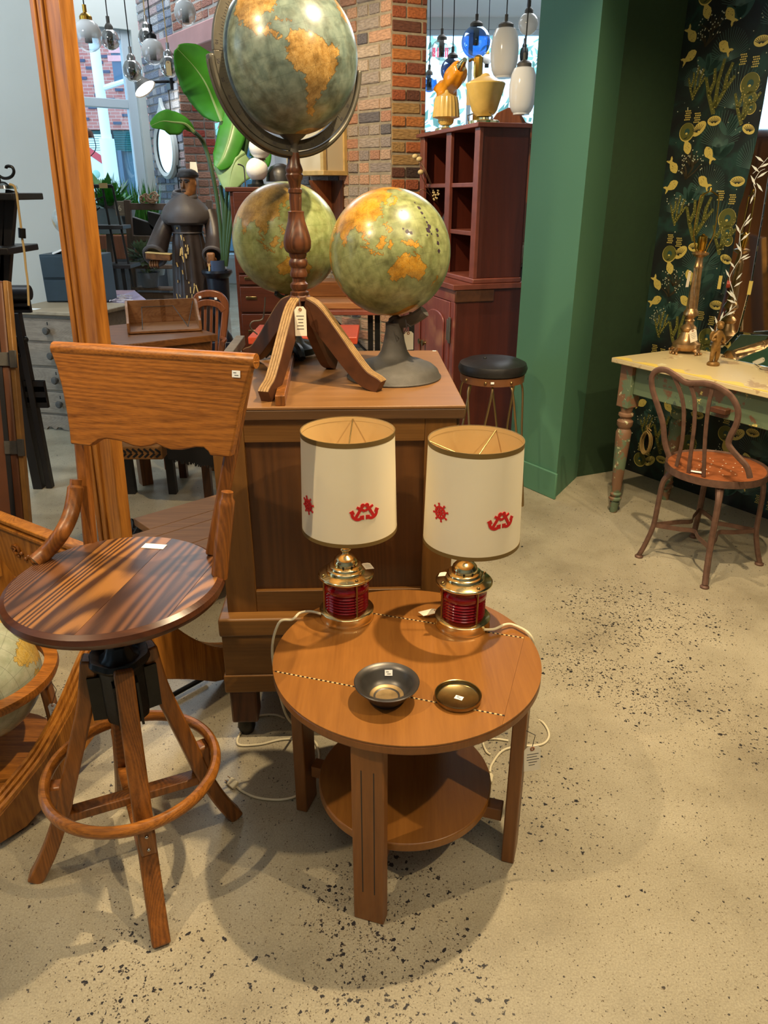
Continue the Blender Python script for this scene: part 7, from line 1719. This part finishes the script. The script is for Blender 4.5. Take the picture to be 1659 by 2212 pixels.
dcd = [onC(x, y, .02) for x, y in ((362, 180), (366, 215), (371, 262), (378, 310), (384, 380), (388, 430), (392, 520))]
MB().tube(smooth_path(dcd, 3), .006, 6).build('cord', M['black_iron'], sc)
# gilt vitrine on the brick pier
def onP2(px, py, off=0.0): return onC(px, py, off)
z0, z1 = D(715, 380, 5.9).z, 2.05
vt = thing('gilt_lantern_case', 'gilt framed glass lantern case hanging on the left face of the brick pier', 'lantern', tuple(K + D1 * .6 + UP * z0))
vF = frame(K + D1 * .44, D1, D1N, UP); vd = .2; Lg = .36
for x in (0, Lg):
    for y in (0, vd): MB().box2((x - .016, y - .0, z0), (x + .016, y + .03, z1), vF).build('post', M['cream_frame'], vt, bevel=.002)
for z in (z0, z1 - .03):
    MB().box2((-.02, -.0, z), (Lg + .02, vd + .035, z + .03), vF).build('frame_rail', M['cream_frame'], vt, bevel=.003)
MB().box2((.016, vd + .012, z0 + .03), (Lg - .016, vd + .017, z1 - .03), vF).build('frosted_pane', M['frosted'], vt)
MB().box2((-.003, .03, z0 + .03), (.003, vd, z1 - .03), vF).build('frosted_pane', M['frosted'], vt)
MB().box2((Lg - .003, .03, z0 + .03), (Lg + .003, vd, z1 - .03), vF).build('side_pane', M['pane'], vt)
cbk = thing('wall_corbel', 'small brown wooden corbel bracket on the brick pier below the gilt lantern case', 'bracket', tuple(K + D1 * .6 + UP * (z0 - .15)))
MB().prism([(0, 0), (.2, 0), (.19, -.03), (.12, -.12), (.06, -.22), (0, -.26)], -.02, .02, frame(K + D1 * .60 + UP * (z0 - .03), D1N, UP, D1 * -1)).build('bracket', M['bentwood'], cbk, bevel=.004)
MB().box2((.46, -.0, z0 - .32), (.8, .02, z0 - .03), frame(K, D1, D1N, UP)).build('back_plate', M['dark_oak'], cbk)
# ---------------------------------------------------------------- wooden monk statue
YM = 5.3; mo = V(D(412, 600, YM).x, YM, 0)
mk = thing('monk_statue', 'carved wooden monk statue in a dark hooded robe holding a small book', 'statue', tuple(mo))
def mz(py): return D(412, py, YM).z
def mx(px, py): return D(px, py, YM).x
PXM = (D(512, 500, YM).x - D(412, 500, YM).x) / 100
def ringpts(cx, cy, z, rx, ry, n_=28, fl=0.0, k=9, ph=0):
    return [V(cx + rx * (1 + fl * math.cos(k * a + ph)) * math.cos(a), cy + ry * (1 + fl * math.cos(k * a + ph)) * math.sin(a), z) for a in [2 * math.pi * i / n_ for i in range(n_)]]
xc = mo.x
MB().box((xc, YM + .02, .05), (.42, .34, .10)).build('plinth', M['black_wood'], mk, bevel=.006)
body = []
for py, hw, ry, fl in ((None, 50, .14, .05), (650, 44, .125, .05), (600, 41, .115, .05), (560, 38, .105, .05), (520, 34, .10, .04), (503, 31, .098, .02), (495, 32, .10, .02), (480, 36, .105, .01), (455, 40, .11, 0), (435, 30, .09, 0)):
    z = .10 if py is None else mz(py); body.append(ringpts(xc + .012, YM, z, hw * PXM, ry, 72, fl, 11, 1))
MB().loft(body).build('robe', M['monk_robe'], mk)
cape = []
for py, hw, ry in ((485, 42, .125), (480, 49, .145), (470, 53, .15), (458, 51, .146), (447, 45, .135), (437, 36, .118), (428, 27, .1), (420, 20, .085)): cape.append(ringpts(xc + .012, YM, mz(py), hw * PXM, ry, 40))
MB().loft(cape).build('mantle', M['monk_cape'], mk)
hdm = MB()
for q, (py, R_, r_, tl) in enumerate(((424, 23, 5.5, 0), (417, 21, 5, 0))):
    fr_ = Tr(xc + .015, YM - .012, mz(py)) @ Matrix.Rotation(.25, 4, 'X'); hdm.torus((0, 0, 0), R_ * PXM, r_ * PXM, 36, 10, fr_, 1, .85)
hdm.build('hood', M['monk_cape'], mk)
MB().torus((xc + .012, YM, mz(502)), 32.5 * PXM, 1.6 * PXM, 44, 8, None, 1, .098 / (31 * PXM)).build('belt_cord', M['monk_cape'], mk)
MB().tube(smooth_path([V(xc + .0, YM - .107, mz(504)), V(xc - .002, YM - .112, mz(540)), V(xc + .004, YM - .122, mz(600))], 5), 1.6 * PXM, 8).build('hanging_cord', M['monk_cape'], mk)
for nm, P, R_ in (('sleeve', [(370, 458, .03), (356, 490, .0), (349, 520, -.05), (347, 546, -.12)], (.052, .058, .064, .074)), ('sleeve', [(450, 458, .03), (461, 490, .0), (467, 520, -.04), (469, 546, -.11)], (.052, .056, .06, .066))):
    pts = [V(mx(px, py), YM + dy, mz(py)) for px, py, dy in P]; sp_ = smooth_path(pts, 5)
    rr_ = [np.interp(i / (len(sp_) - 1), [0, .33, .66, 1], R_) for i in range(len(sp_))]
    s_ = MB().tube(sp_, rr_, 20).build(nm, M['monk_robe'], mk)
    e = pts[-1]; d = (pts[-1] - pts[-2]).normalized(); d = (d + V(0, -.8, -.1)).normalized(); x_ = V(1, 0, 0); y_ = d.cross(x_).normalized(); x_ = y_.cross(d)
    MB().torus((0, 0, 0), R_[-1] * .93, .013, 28, 8, frame(e + d * .02, x_, y_, d)).build('cuff', M['monk_cape'], s_)
    MB().lathe([(0, 0), (R_[-1] * .9, .0), (R_[-1] * .9, .004), (0, .004)], 24, frame(e + d * .018, x_, y_, d)).build('cuff_lining', M['black_iron'], s_)
    left = e.x < xc
    hn = e + d * .045 + V(.01 if left else -.004, 0, -.012)
    hand = MB(); hand.ball(hn, .03, 8, sc=(1.05, .9, .75))
    for k in range(4):
        o_ = V((k - 1.5) * .0155, -.012, -.006) if left else V((k - 1.5) * .013, -.008, -.008)
        hand.tube(smooth_path([hn + o_, hn + o_ + V(0, -.028, -.004 + .002 * k), hn + o_ + V(0, -.036 - .002 * (k == 1), -.024), hn + o_ + V(0, -.022, -.034)], 3), [.0085] * 4 + [.008] * 3 + [.0075] * 3, 7)
    th = V(.03, -.004, .006) if left else V(-.028, -.004, .004)
    hand.tube(smooth_path([hn + th * .6, hn + th + V(0, -.015, .008), hn + th * .8 + V(0, -.034, .006)], 3), .0095, 7)
    hand.build('hand', M['monk_skin'], mk)
    if left:
        bkc = hn + V(.035, -.032, .026); b_ = MB().box((0, 0, 0), (.155, .085, .042), Tr(*bkc) @ Rz(.1) @ Matrix.Rotation(.08, 4, 'Y')).build('book', M['monk_skin'], mk, bevel=.004)
        MB().box((0, 0, .019), (.16, .09, .006), Tr(*bkc) @ Rz(.1) @ Matrix.Rotation(.08, 4, 'Y')).build('book_cover', M['monk_chip'], b_, bevel=.002)
    else:
        MB().box((0, 0, 0), (.055, .03, .075), Tr(*(hn + V(.0, -.035, .012)))).build('carved_block', M['monk_skin'], mk, bevel=.012)
        MB().tube(smooth_path([hn + V(-.012, -.045, -.02), hn + V(-.014, -.05, -.06), hn + V(-.02, -.045, -.085)], 3), .006, 7).build('peg', M['monk_chip'], mk)
# head: lofted skull with brow, nose, mouth, chin; turned slightly to the left
HX = Tr(mx(409, 400), YM - .02, mz(398)) @ Rz(-.38)
hs = 17.5 * PXM
def hring(z, w, f, bk): return [HX @ V(w * hs * math.cos(a), (bk if math.sin(a) > 0 else f) * hs * math.sin(a), z * hs) for a in [2 * math.pi * i / 28 for i in range(28)]]
MB().loft([hring(*r_) for r_ in ((-2.3, .72, .7, .75), (-1.7, .68, .66, .74), (-1.55, .55, .95, .7), (-1.35, .66, 1.08, .8), (-1.0, .80, 1.08, .95), (-.5, .92, 1.05, 1.05), (0, .98, 1.02, 1.12), (.5, 1.0, 1.04, 1.15), (.9, .96, .98, 1.1), (1.3, .78, .78, .9), (1.5, .5, .5, .6), (1.56, .1, .1, .1))]).build('head', M['monk_skin'], mk)
fc = MB()
fc.loft([[HX @ V(x * hs, y * hs, z * hs) for x, y in p_] for z, p_ in ((.35, ((-.1, -1.0), (.1, -1.0), (.1, -1.08), (-.1, -1.08))), (0, ((-.13, -1.0), (.13, -1.0), (.10, -1.22), (-.10, -1.22))), (-.35, ((-.22, -1.0), (.22, -1.0), (.14, -1.38), (-.14, -1.38))), (-.5, ((-.2, -1.0), (.2, -1.0), (.12, -1.28), (-.12, -1.28))))])
fc.build('nose', M['monk_skin'], mk)
for s_ in (-1, 1):
    MB().tube([HX @ V(s_ * .16 * hs, -1.05 * hs, .42 * hs), HX @ V(s_ * .42 * hs, -1.02 * hs, .48 * hs), HX @ V(s_ * .72 * hs, -.8 * hs, .36 * hs)], .09 * hs, 7).build('brow', M['monk_hair'], mk)
    MB().ball(HX @ V(s_ * .38 * hs, -.95 * hs, .22 * hs), .15 * hs, 7, sc=(1.2, .7, .7)).build('eye', M['monk_hair'], mk)
    MB().ball(HX @ V(s_ * .98 * hs, .1 * hs, .05 * hs), .26 * hs, 8, sc=(.45, .8, 1.2)).build('ear', M['monk_skin'], mk)
MB().ball(HX @ V(0, -1.08 * hs, -.78 * hs), .22 * hs, 7, sc=(1.4, .5, .35)).build('mouth', M['monk_hair'], mk)
MB().ball(HX @ V(0, -.95 * hs, -1.3 * hs), .42 * hs, 8, sc=(1.1, .6, .6)).build('beard', M['monk_hair'], mk)
MB().loft([hring(*r_) for r_ in ((.72, 1.02, 1.02, 1.16), (.78, 1.22, 1.22, 1.32), (1.0, 1.28, 1.26, 1.38), (1.25, 1.16, 1.14, 1.26), (1.5, .9, .88, 1.0), (1.66, .5, .5, .55), (1.7, .1, .1, .1))]).build('hair', M['monk_hair'], mk)
tgp = D(416, 362, YM - .01); MB().prism([(-.026, 0), (.026, 0), (.021, .062), (-.020, .064)], -.002, .002, frame(V(tgp.x + .004, YM, mz(373)), (1, 0, 0), (0, 0, 1), (0, -1, 0))).build('paper_card', M['paper'], mk)
ch_ = MB(); rc_ = random.Random(12)
for k in range(34):
    px, py = rc_.choice([(rc_.uniform(345, 365), rc_.uniform(480, 520)), (rc_.uniform(385, 408), rc_.uniform(490, 640)), (rc_.uniform(412, 450), rc_.uniform(600, 650)), (rc_.uniform(398, 420), rc_.uniform(520, 560))])
    z = mz(py); hw = np.interp(py, (480, 503, 560, 650), (36, 31, 38, 44)) * PXM; x = mx(px, py)
    if abs(x - xc - .012) > hw * .92: continue
    ry = np.interp(py, (480, 503, 560, 650), (.105, .098, .105, .125)); y = YM - ry * math.sqrt(max(0, 1 - ((x - xc - .012) / hw) ** 2)) * 1.035 - .003
    L_ = rc_.uniform(.012, .05); ch_.box((0, 0, 0), (rc_.uniform(.004, .009), .004, L_), Tr(x, y, z) @ Matrix.Rotation(rc_.uniform(-.25, .25), 4, 'Y'))
tag(ch_.build('paint_loss', M['monk_chip'], mk), kind='stuff')

# ---------------------------------------------------------------- plant racks near the window
YR = 6.5
rk = thing('slatted_rack', 'weathered wooden rack with a number board and shelves of pots behind the monk statue', 'rack', (D(320, 600, YR).x, YR, 0))
R = lambda px, py, y=YR: D(px, py, y)
def rbar(a, b_, w, h, ya=YR, yb=None, nm='rail', mt='rack_wood'):
    p, q = D(*a, ya), D(*b_, yb if yb else ya); return MB().beam(p, q, w, h, (0, 1, 0) if abs(p.z - q.z) > .2 else (0, 0, 1)).build(nm, M[mt], rk, bevel=.004)
def rpost(px0, py0, px1, py1, w, y=YR):
    p, q = D(px0, py0, y), D(px1, py1, y); q = p + (q - p) * (p.z / (p.z - q.z)); return MB().beam(p, q, w, .04, (0, 1, 0)).build('post', M['rack_wood'], rk, bevel=.004)
rpost(275, 432, 292, 640, .05); rpost(231, 428, 243, 600, .05, YR + .35); rpost(452, 432, 458, 640, .05)
rbar((280, 446), (455, 448), .03, .05); rbar((287, 515), (455, 517), .03, .045); rbar((290, 575), (458, 577), .10, .03); rbar((297, 622), (460, 625), .14, .02, nm='shelf'); rbar((297, 638), (460, 641), .03, .05)
rbar((233, 444), (275, 446), .03, .05, YR + .33, YR)
nbp = D(262, 450, YR + .02); nb = MB().box((nbp.x, nbp.y - .03, nbp.z), (.075, .02, .11)).build('number_board', M['grey_wood'], rk, bevel=.004)
tv, tf = text_mesh('6', .06, .001); MB()._add(tv, tf, frame((nbp.x, nbp.y - .042, nbp.z), (1, 0, 0), (0, 0, 1), (0, -1, 0))).build('number', M['paper'], nb)
for pts in (((262, 466), (290, 468), (325, 480), (345, 498), (340, 512), (300, 511), (280, 505), (268, 490)), ((318, 455), (348, 462), (356, 480), (350, 510), (338, 512), (322, 490))):
    c0 = D(300, 490, YR + .12); P = [D(x, y, YR + .12) for x, y in pts]
    MB().prism([(p.x - c0.x, p.z - c0.z) for p in P], -.02, .02, frame(c0, (1, 0, 0), (0, 0, 1), (0, -1, 0))).build('folding_seat', M['black_wood'], rk, bevel=.012)
bsl = thing('wood_shavings', 'curled heap of pale bark strips on the top rail of the slatted rack', 'shavings', tuple(D(315, 440, YR)))
rs_ = random.Random(6)
for k in range(14):
    c = D(rs_.uniform(300, 342), rs_.uniform(430, 438), YR - .02); r_ = rs_.uniform(.025, .055); a = rs_.uniform(0, 3); e = V(math.cos(a), rs_.uniform(-.6, .6), .3).normalized(); f = e.orthogonal().normalized()
    MB().tube([c + (e * math.cos(t) + f * math.sin(t)) * r_ * (1 - .05 * i) + UP * .02 for i, t in enumerate([q * .5 for q in range(10)])], .006, 5).build('curl', M['rope_straw'], bsl)
def pot_plant(px, py, y, r, h, potm, label, leafm, kind, nlv=60, spread=.09, hgt=.1, name='potted_plant'):
    p = D(px, py, y); t = thing(name, label, 'plant', tuple(p)); m_ = Tr(*p)
    MB().lathe([(0, 0), (r * .75, 0), (r, h), (r * 1.05, h), (r * .92, h), (r * .9, h * .9), (0, h * .9)], 24, m_).build('pot', M[potm], t)
    rq = random.Random(int(px * 3 + py)); fo = MB()
    for k in range(nlv):
        a = rq.uniform(0, 6.28); e = rq.uniform(.2, 1.5) if kind == 'up' else rq.uniform(-.6, 1.3); L_ = rq.uniform(.5, 1) * (hgt if kind == 'up' else spread)
        d = V(math.cos(a) * math.cos(e), math.sin(a) * math.cos(e), math.sin(e)); b0 = p + V(0, 0, h * .9) + d * rq.uniform(0, spread * .6); s_ = d.cross(UP).normalized() if abs(d.z) < .98 else V(1, 0, 0)
        tip = b0 + d * L_ * .5; fo._add([b0, b0.lerp(tip, .5) + s_ * L_ * .11 + UP * .004, tip, b0.lerp(tip, .5) - s_ * L_ * .11], [(0, 1, 2, 3)])
    tag(fo.build('foliage', M[leafm], t), kind='stuff'); return t
pot_plant(313, 572, YR - .04, .06, .06, 'lead_pot', 'trailing grey-green succulent on the middle rail of the slatted rack', 'succulent', 'ball', 420, .17, .1)
pot_plant(338, 594, YR + .3, .09, .09, 'lead_pot', 'pale rounded pot with small leaves behind the lower shelf of the rack', 'leaf_pale', 'ball', 60, .10, .1)
pot_plant(325, 620, YR - .02, .085, .12, 'grey_pot', 'dark grey pot with drooping leaves on the lower shelf of the rack', 'leaf_pale', 'ball', 70, .10, .1)
pot_plant(224, 562, 6.1, .035, .035, 'lead_pot', 'small succulent in a bowl on the black stand beside the honey oak post', 'succulent', 'ball', 130, .07, .1)
pot_plant(243, 503, 6.9, .22, .2, 'lead_pot', 'long grey planter box with green shoots by the window', 'leaf', 'up', 160, .3, .35, 'planter')
lwx = D(225, 540, 7.2)
pl0 = thing('wooden_planter', 'long brown wooden trough under the left window with green shoots', 'planter', (D(280, 540, 7.4).x, 7.4, 0))
z0, z1 = D(280, 560, 7.4).z, D(280, 508, 7.4).z; MB().box2((D(190, 520, 7.4).x, 7.4, max(0, z0)), (D(322, 520, 7.4).x, 7.55, z1)).build('board', M['bentwood'], pl0, bevel=.01)
MB().box2((D(190, 520, 7.4).x, 7.6, 0), (D(318, 520, 7.4).x, 7.95, z1 - .1)).build('trough', M['grey_pot'], pl0)
fo = MB(); rq = random.Random(77)
for k in range(380):
    b0 = V(rq.uniform(D(190, 520, 7.4).x, D(314, 520, 7.4).x), rq.uniform(7.65, 7.9), z1 - .1); a = rq.uniform(0, 6.28); h = rq.uniform(.15, .62); tip = b0 + V(.14 * math.cos(a), .1 * math.sin(a), h); s_ = V(math.sin(a), -math.cos(a), 0) * .014
    fo._add([b0, b0.lerp(tip, .6) + s_, tip, b0.lerp(tip, .6) - s_], [(0, 1, 2, 3)])
tag(fo.build('shoots', M['leaf'], pl0), kind='stuff')
# tapering black stand
YS = 6.1; bs = thing('black_plant_stand', 'tapering black metal stand with small shelves right of the honey oak post', 'stand', (D(240, 600, YS).x, YS, 0))
def sl_(a, b_, r_=.009, y0=YS, y1=YS): return MB().tube([D(*a, y0), D(*b_, y1)], r_, 8).build('rod', M['black_iron'], bs)
sl_((243, 402), (288, 620), .009, YS, YS - .05); sl_((222, 408), (252, 570)); sl_((195, 402), (205, 560), .007, YS + .2, YS + .2)
MB().tube([D(196, 402, YS), D(243, 402, YS)], .014, 8).build('top_bar', M['black_iron'], bs)
tq = D(223, 401, YS - .02); MB().box(tq, (.062, .006, .035)).build('tag', M['kraft'], bs)
for (px, py, w_, d_) in ((232, 490, .34, .2), (240, 573, .42, .26)):
    p = D(px, py, YS); MB().box((p.x - .02, p.y, p.z), (w_, d_, .028)).build('shelf', M['black_wood'], bs, bevel=.003)
for px in (266, 246, 215): 
    p = D(px, 580, YS); MB().beam(p, V(p.x + .01, p.y, 0), .03, .03, (0, 1, 0)).build('leg', M['black_wood'], bs)
for a_, b_ in (((206, 408), (212, 440)), ((200, 462), (216, 448)), ((200, 436), (224, 424))): MB().tube([D(*a_, YS + .1), D(*b_, YS + .1)], .005, 6).build('branch_hook', M['black_iron'], bs)
# small round lamp cap hanging beside the post
wl = thing('dome_lamp', 'small dark dome lamp shade peeping out beside the honey oak post', 'lamp', tuple(D(190, 290, 5.75)))
p = D(187, 297, 5.75); MB().lathe([(0, .06), (.02, .058), (.045, .035), (.052, 0), (.048, 0), (.03, .04), (0, .05)], 24, Tr(*p)).build('shade', M['leg_brown'], wl)
MB().tube(smooth_path([p + V(.05, 0, 0), p + V(.055, 0, -.06), p + V(.03, 0, -.1), p + V(-.02, 0, -.12), p + V(-.12, 0, -.05), p + V(-.14, 0, .1), p + V(-.1, 0, .3)], 5), .003, 6).build('arm', M['black_iron'], wl)
MB().beam(p + V(-.1, 0, .3), V(p.x - .1, p.y, 0), .03, .03, (0, 1, 0)).build('stand', M['black_iron'], wl)

# ---------------------------------------------------------------- banana plant in an urn
YP = 5.15
ub = D(482, 740, YP); ur = thing('black_urn', 'tall black fluted urn on a foot left of the mahogany filing cabinet', 'urn', (ub.x, YP, 0))
uz = lambda py: D(482, py, YP).z
fwu = YP * math.cos(PITCH) + .9 * math.sin(PITCH); U = lambda hw: hw / FPX * fwu
MB().box2((ub.x - U(24), YP - U(24), 0), (ub.x + U(24), YP + U(24), max(.02, uz(735)))).build('plinth', M['urn'], ur, bevel=.005)
zz0 = max(.02, uz(735))
MB().lathe([(0, zz0), (U(22), zz0), (U(20), zz0 + .03), (U(10), zz0 + .08), (U(9), uz(690)), (U(12), uz(684)), (U(20), uz(664)), (U(22), uz(640)), (U(23), uz(600)), (U(30), uz(592)), (U(32), uz(588)), (U(31), uz(583)), (U(22), uz(584)), (U(20), uz(600)), (0, uz(602))], 44, Tr(ub.x, YP, 0), flute=(.015, 22)).build('body', M['urn'], ur)
ptn = thing('blue_pot', 'plain dark blue nursery pot sitting in the black urn', 'pot', (ub.x, YP, uz(600)))
MB().lathe([(0, uz(599)), (U(17), uz(599)), (U(18), uz(562)), (U(16), uz(562)), (U(15), uz(575)), (0, uz(575))], 28, Tr(ub.x, YP, 0)).build('body', M['blue_pot'], ptn)
bp = thing('banana_plant', 'tall banana plant with broad arching leaves rising behind the globes', 'plant', (ub.x, YP, uz(580)))
def banana(P, mid_frac, widths, mat, fold=.25, name='leaf', tear=0, flip=1, curl=0):
    """P: midrib points (world); widths: half widths along the blade"""
    S_ = smooth_path(P, 8); N = len(S_); rows = []; rr_ = random.Random(N + int(P[0].x * 1000))
    view = V(0, -1, .15)
    for i in range(N):
        t = i / (N - 1); w = np.interp(t, [k / (len(widths) - 1) for k in range(len(widths))], widths)
        tg_ = (S_[min(i + 1, N - 1)] - S_[max(i - 1, 0)]).normalized(); sd = tg_.cross(view).normalized(); nn_ = sd.cross(tg_)
        row = []
        for k in range(-5, 6):
            u = k / 5; row.append(S_[i] + sd * u * w * (1 + (tear * math.sin(i * 2.1 + k) if abs(k) == 5 else 0)) + nn_ * (-fold * abs(u) ** 1.5 * w + .012 * w * math.sin(i * 1.9) * abs(u)) * flip)
        rows.append(row)
    mb = MB().grid(rows); lf = mb.build(name, M[mat], bp, solid=.003)
    MB().tube(S_, [max(.002, .010 * (1 - i / N)) for i in range(N)], 6).build('midrib', M['leaf_pale'], lf)
    return lf
Q = lambda px, py, dy=0: D(px, py, YP + dy)
banana([Q(478, 262), Q(462, 222), Q(445, 182, -.05), Q(420, 145, -.1), Q(382, 104, -.2)], 0, (.012, .10, .145, .15, .135, .10, .02), 'leaf', .35)
banana([Q(418, 284, -.15), Q(400, 268, -.2), Q(375, 264, -.25), Q(350, 262, -.3), Q(326, 272, -.35)], 0, (.01, .03, .062, .068, .045, .01), 'leaf', .2)
banana([Q(492, 205), Q(505, 240), Q(498, 290, -.05), Q(482, 340, -.1), Q(468, 362, -.12)], 0, (.06, .08, .085, .07, .02), 'leaf', .3)
banana([Q(528, 215, .05), Q(520, 260, .05), Q(508, 300, .02), Q(500, 335, 0)], 0, (.08, .11, .11, .08, .01), 'leaf', .2)
banana([Q(528, 330, -.05), Q(510, 345, -.08), Q(500, 370, -.1), Q(493, 412, -.12)], 0, (.05, .13, .12, .02), 'leaf_pale', .25)
banana([Q(548, 330, .1), Q(560, 320, .12), Q(560, 345, .1), Q(540, 360, .1)], 0, (.03, .07, .07, .02), 'leaf', .2)
for P in (((482, 575), (474, 470), (460, 380), (440, 310), (418, 284, -.15)), ((484, 575), (488, 450), (492, 350), (478, 262)), ((486, 575), (497, 450), (508, 330), (514, 240), (528, 215, .05)), ((483, 575), (484, 470), (476, 400)), ((488, 575), (500, 480), (520, 380), (535, 300))):
    MB().tube(smooth_path([Q(*p) for p in P], 6), .013, 8).build('stalk', M['stem'], bp)

# ---------------------------------------------------------------- mahogany filing cabinet with glass ball lamps
YF = 4.55; f0 = D(491, 404, YF); f1 = D(655, 404, YF)
fcb = thing('filing_cabinet', 'tall mahogany filing cabinet with recessed pulls behind the globes', 'cabinet', (f0.x, YF, 0))
MB().box2((f0.x + .01, YF, .0), (f1.x, YF + .45, f0.z - .025)).build('carcass', M['mahogany'], fcb, bevel=.003)
MB().box2((f0.x - .012, YF - .015, f0.z - .025), (f1.x + .012, YF + .46, f0.z)).build('top', M['mahogany'], fcb, bevel=.004)
ez = [D(550, py, YF).z for py in (412, 500, 592, 617, 676, 760)]
for za, zb_ in zip(ez, ez[1:]):
    if zb_ < .05: zb_ = .05
    dr = MB().box2((f0.x + .03, YF - .014, zb_ + .006), (f1.x - .02, YF + .01, za - .006)).build('drawer', M['mahogany'], fcb, bevel=.003)
    if za - zb_ > .05:
        px_ = D(545, 655, YF).x; zc = (za + zb_) / 2 + .01
        MB().box((px_, YF - .016, zc), (.065, .006, .016)).build('pull', M['brass_dull'], dr, bevel=.002)
for px, lab, dz_, mt in ((557, 'two-ball lamp', .0, None),):
    yl = YF + .12; p = D(px, 400, yl); p.z = f0.z
    t = thing('ball_lamp', 'lamp of two clouded glass balls stacked on a black foot on the filing cabinet', 'table lamp', tuple(p))
    MB().lathe([(0, 0), (.06, 0), (.06, .014), (.035, .018), (.03, .04), (.045, .05), (.045, .058), (0, .058)], 28, Tr(*p)).build('base', M['black_iron'], t)
    z1 = D(px, 366, yl).z; MB().ball((p.x, p.y, z1), .063, 14).build('glass_ball', M['milk'], t)
    z2 = D(566, 318, yl).z; MB().ball((p.x + .025, p.y, z2), .063, 14).build('glass_ball', M['milk'], t)
    MB().tube([(p.x, p.y, z1 + .06), (p.x + .025, p.y, z2 - .055)], .008, 8).build('neck', M['brass_gold'], t)
    MB().lathe([(0, 0), (.03, 0), (.024, .014), (0, .016)], 14, Tr(p.x + .025, p.y, z2 - .066)).build('collar', M['leg_brown'], t)
p = D(530, 400, YF + .05); o = MB().tube(smooth_path([V(p.x, p.y, f0.z), V(p.x, p.y, f0.z + .09), V(p.x - .01, p.y, f0.z + .11), V(p.x - .035, p.y, f0.z + .118)], 4), .004, 6).build('metal_hook', M['chrome']); tag(o, 'thin bent metal hook beside the stacked ball lamp', 'hook')
p = D(607, 402, YF + .2); hb2 = thing('black_dome_lamp', 'black domed lamp shade partly hidden behind the turned globe post', 'lamp', (p.x, p.y, f0.z))
MB().lathe([(0, .0), (.05, 0), (.05, .012), (.012, .02), (.012, .05), (.085, .03), (.08, .075), (.055, .11), (.02, .125), (0, .127)], 28, Tr(p.x, p.y, f0.z)).build('body', M['leather_black'], hb2)
# white curtain in the opening
cu2 = MB(); rows = []
for i in range(25): 
    x = -1.9 + i * (1.3 / 24); rows.append([V(x, 11.8 + .03 * math.sin(i * 1.3), z) for z in (.02, 1.2, 2.3, 3.89)])
o = cu2.grid(rows).build('white_curtain', M['screen_white'], solid=.004); tag(o, 'white curtain hanging in the opening behind the filing cabinet', 'curtain')
pp1 = D(700, 372, 7.5)

# ---------------------------------------------------------------- school desk and red table seen under the globes
YD = 3.45
a_, b_ = D(690, 655, YD), D(890, 700, YD - .15); sdk = thing('school_desk', 'small sloping wooden school desk on black iron legs seen under the olive globe', 'desk', (a_.x, YD, 0))
z_ = D(760, 668, YD).z
MB().box2((D(655, 640, YD).x, YD, z_), (D(905, 660, YD).x, YD + .35, z_ + .03)).build('top', M['tray'], sdk, bevel=.004)
MB().box2((D(690, 640, YD).x, YD - .05, z_ - .02), (D(870, 660, YD).x, YD + .30, z_)).build('drawer_frame', M['red_edge'], sdk, bevel=.003)
MB().box2((D(655, 640, YD).x, YD + .2, z_ + .03), (D(800, 640, YD).x, YD + .35, z_ + .10)).build('back_ledge', M['desk'], sdk, bevel=.004)
for px in (800, 815, 890):
    x = D(px, 700, YD).x; MB().box2((x - .012, YD + .02, .03), (x + .012, YD + .05, z_ - .02)).build('leg', M['black_iron'], sdk)
MB().tube([V(D(700, 700, YD).x, YD + .25, z_ - .05), V(D(800, 690, YD).x, YD + .05, z_ - .22)], .006, 6).build('brace', M['black_iron'], sdk)
x0, x1 = D(795, 760, YD).x, D(895, 760, YD).x; MB().box2((x0, YD - .05, 0), (x1, YD + .2, .03)).build('foot', M['black_iron'], sdk)
rt0, rt1 = D(672, 722, 3.0), D(772, 722, 3.0); rtb = thing('red_table', 'small red painted table seen behind the tripod globe legs', 'table', (rt0.x, 3.0, 0))
zt = D(720, 726, 3.0).z; MB().box2((rt0.x - .25, 2.98, zt - .03), (rt1.x, 3.28, zt)).build('top', M['red_table'], rtb, bevel=.004)
MB().box2((rt0.x - .2, 3.0, zt - .13), (rt1.x - .03, 3.02, zt - .03)).build('apron', M['red_table'], rtb)
for x in (rt0.x - .2, rt1.x - .07):
    for y in (3.0, 3.22): MB().box2((x, y, 0), (x + .04, y + .04, zt - .03)).build('leg', M['red_wood'], rtb, bevel=.002)
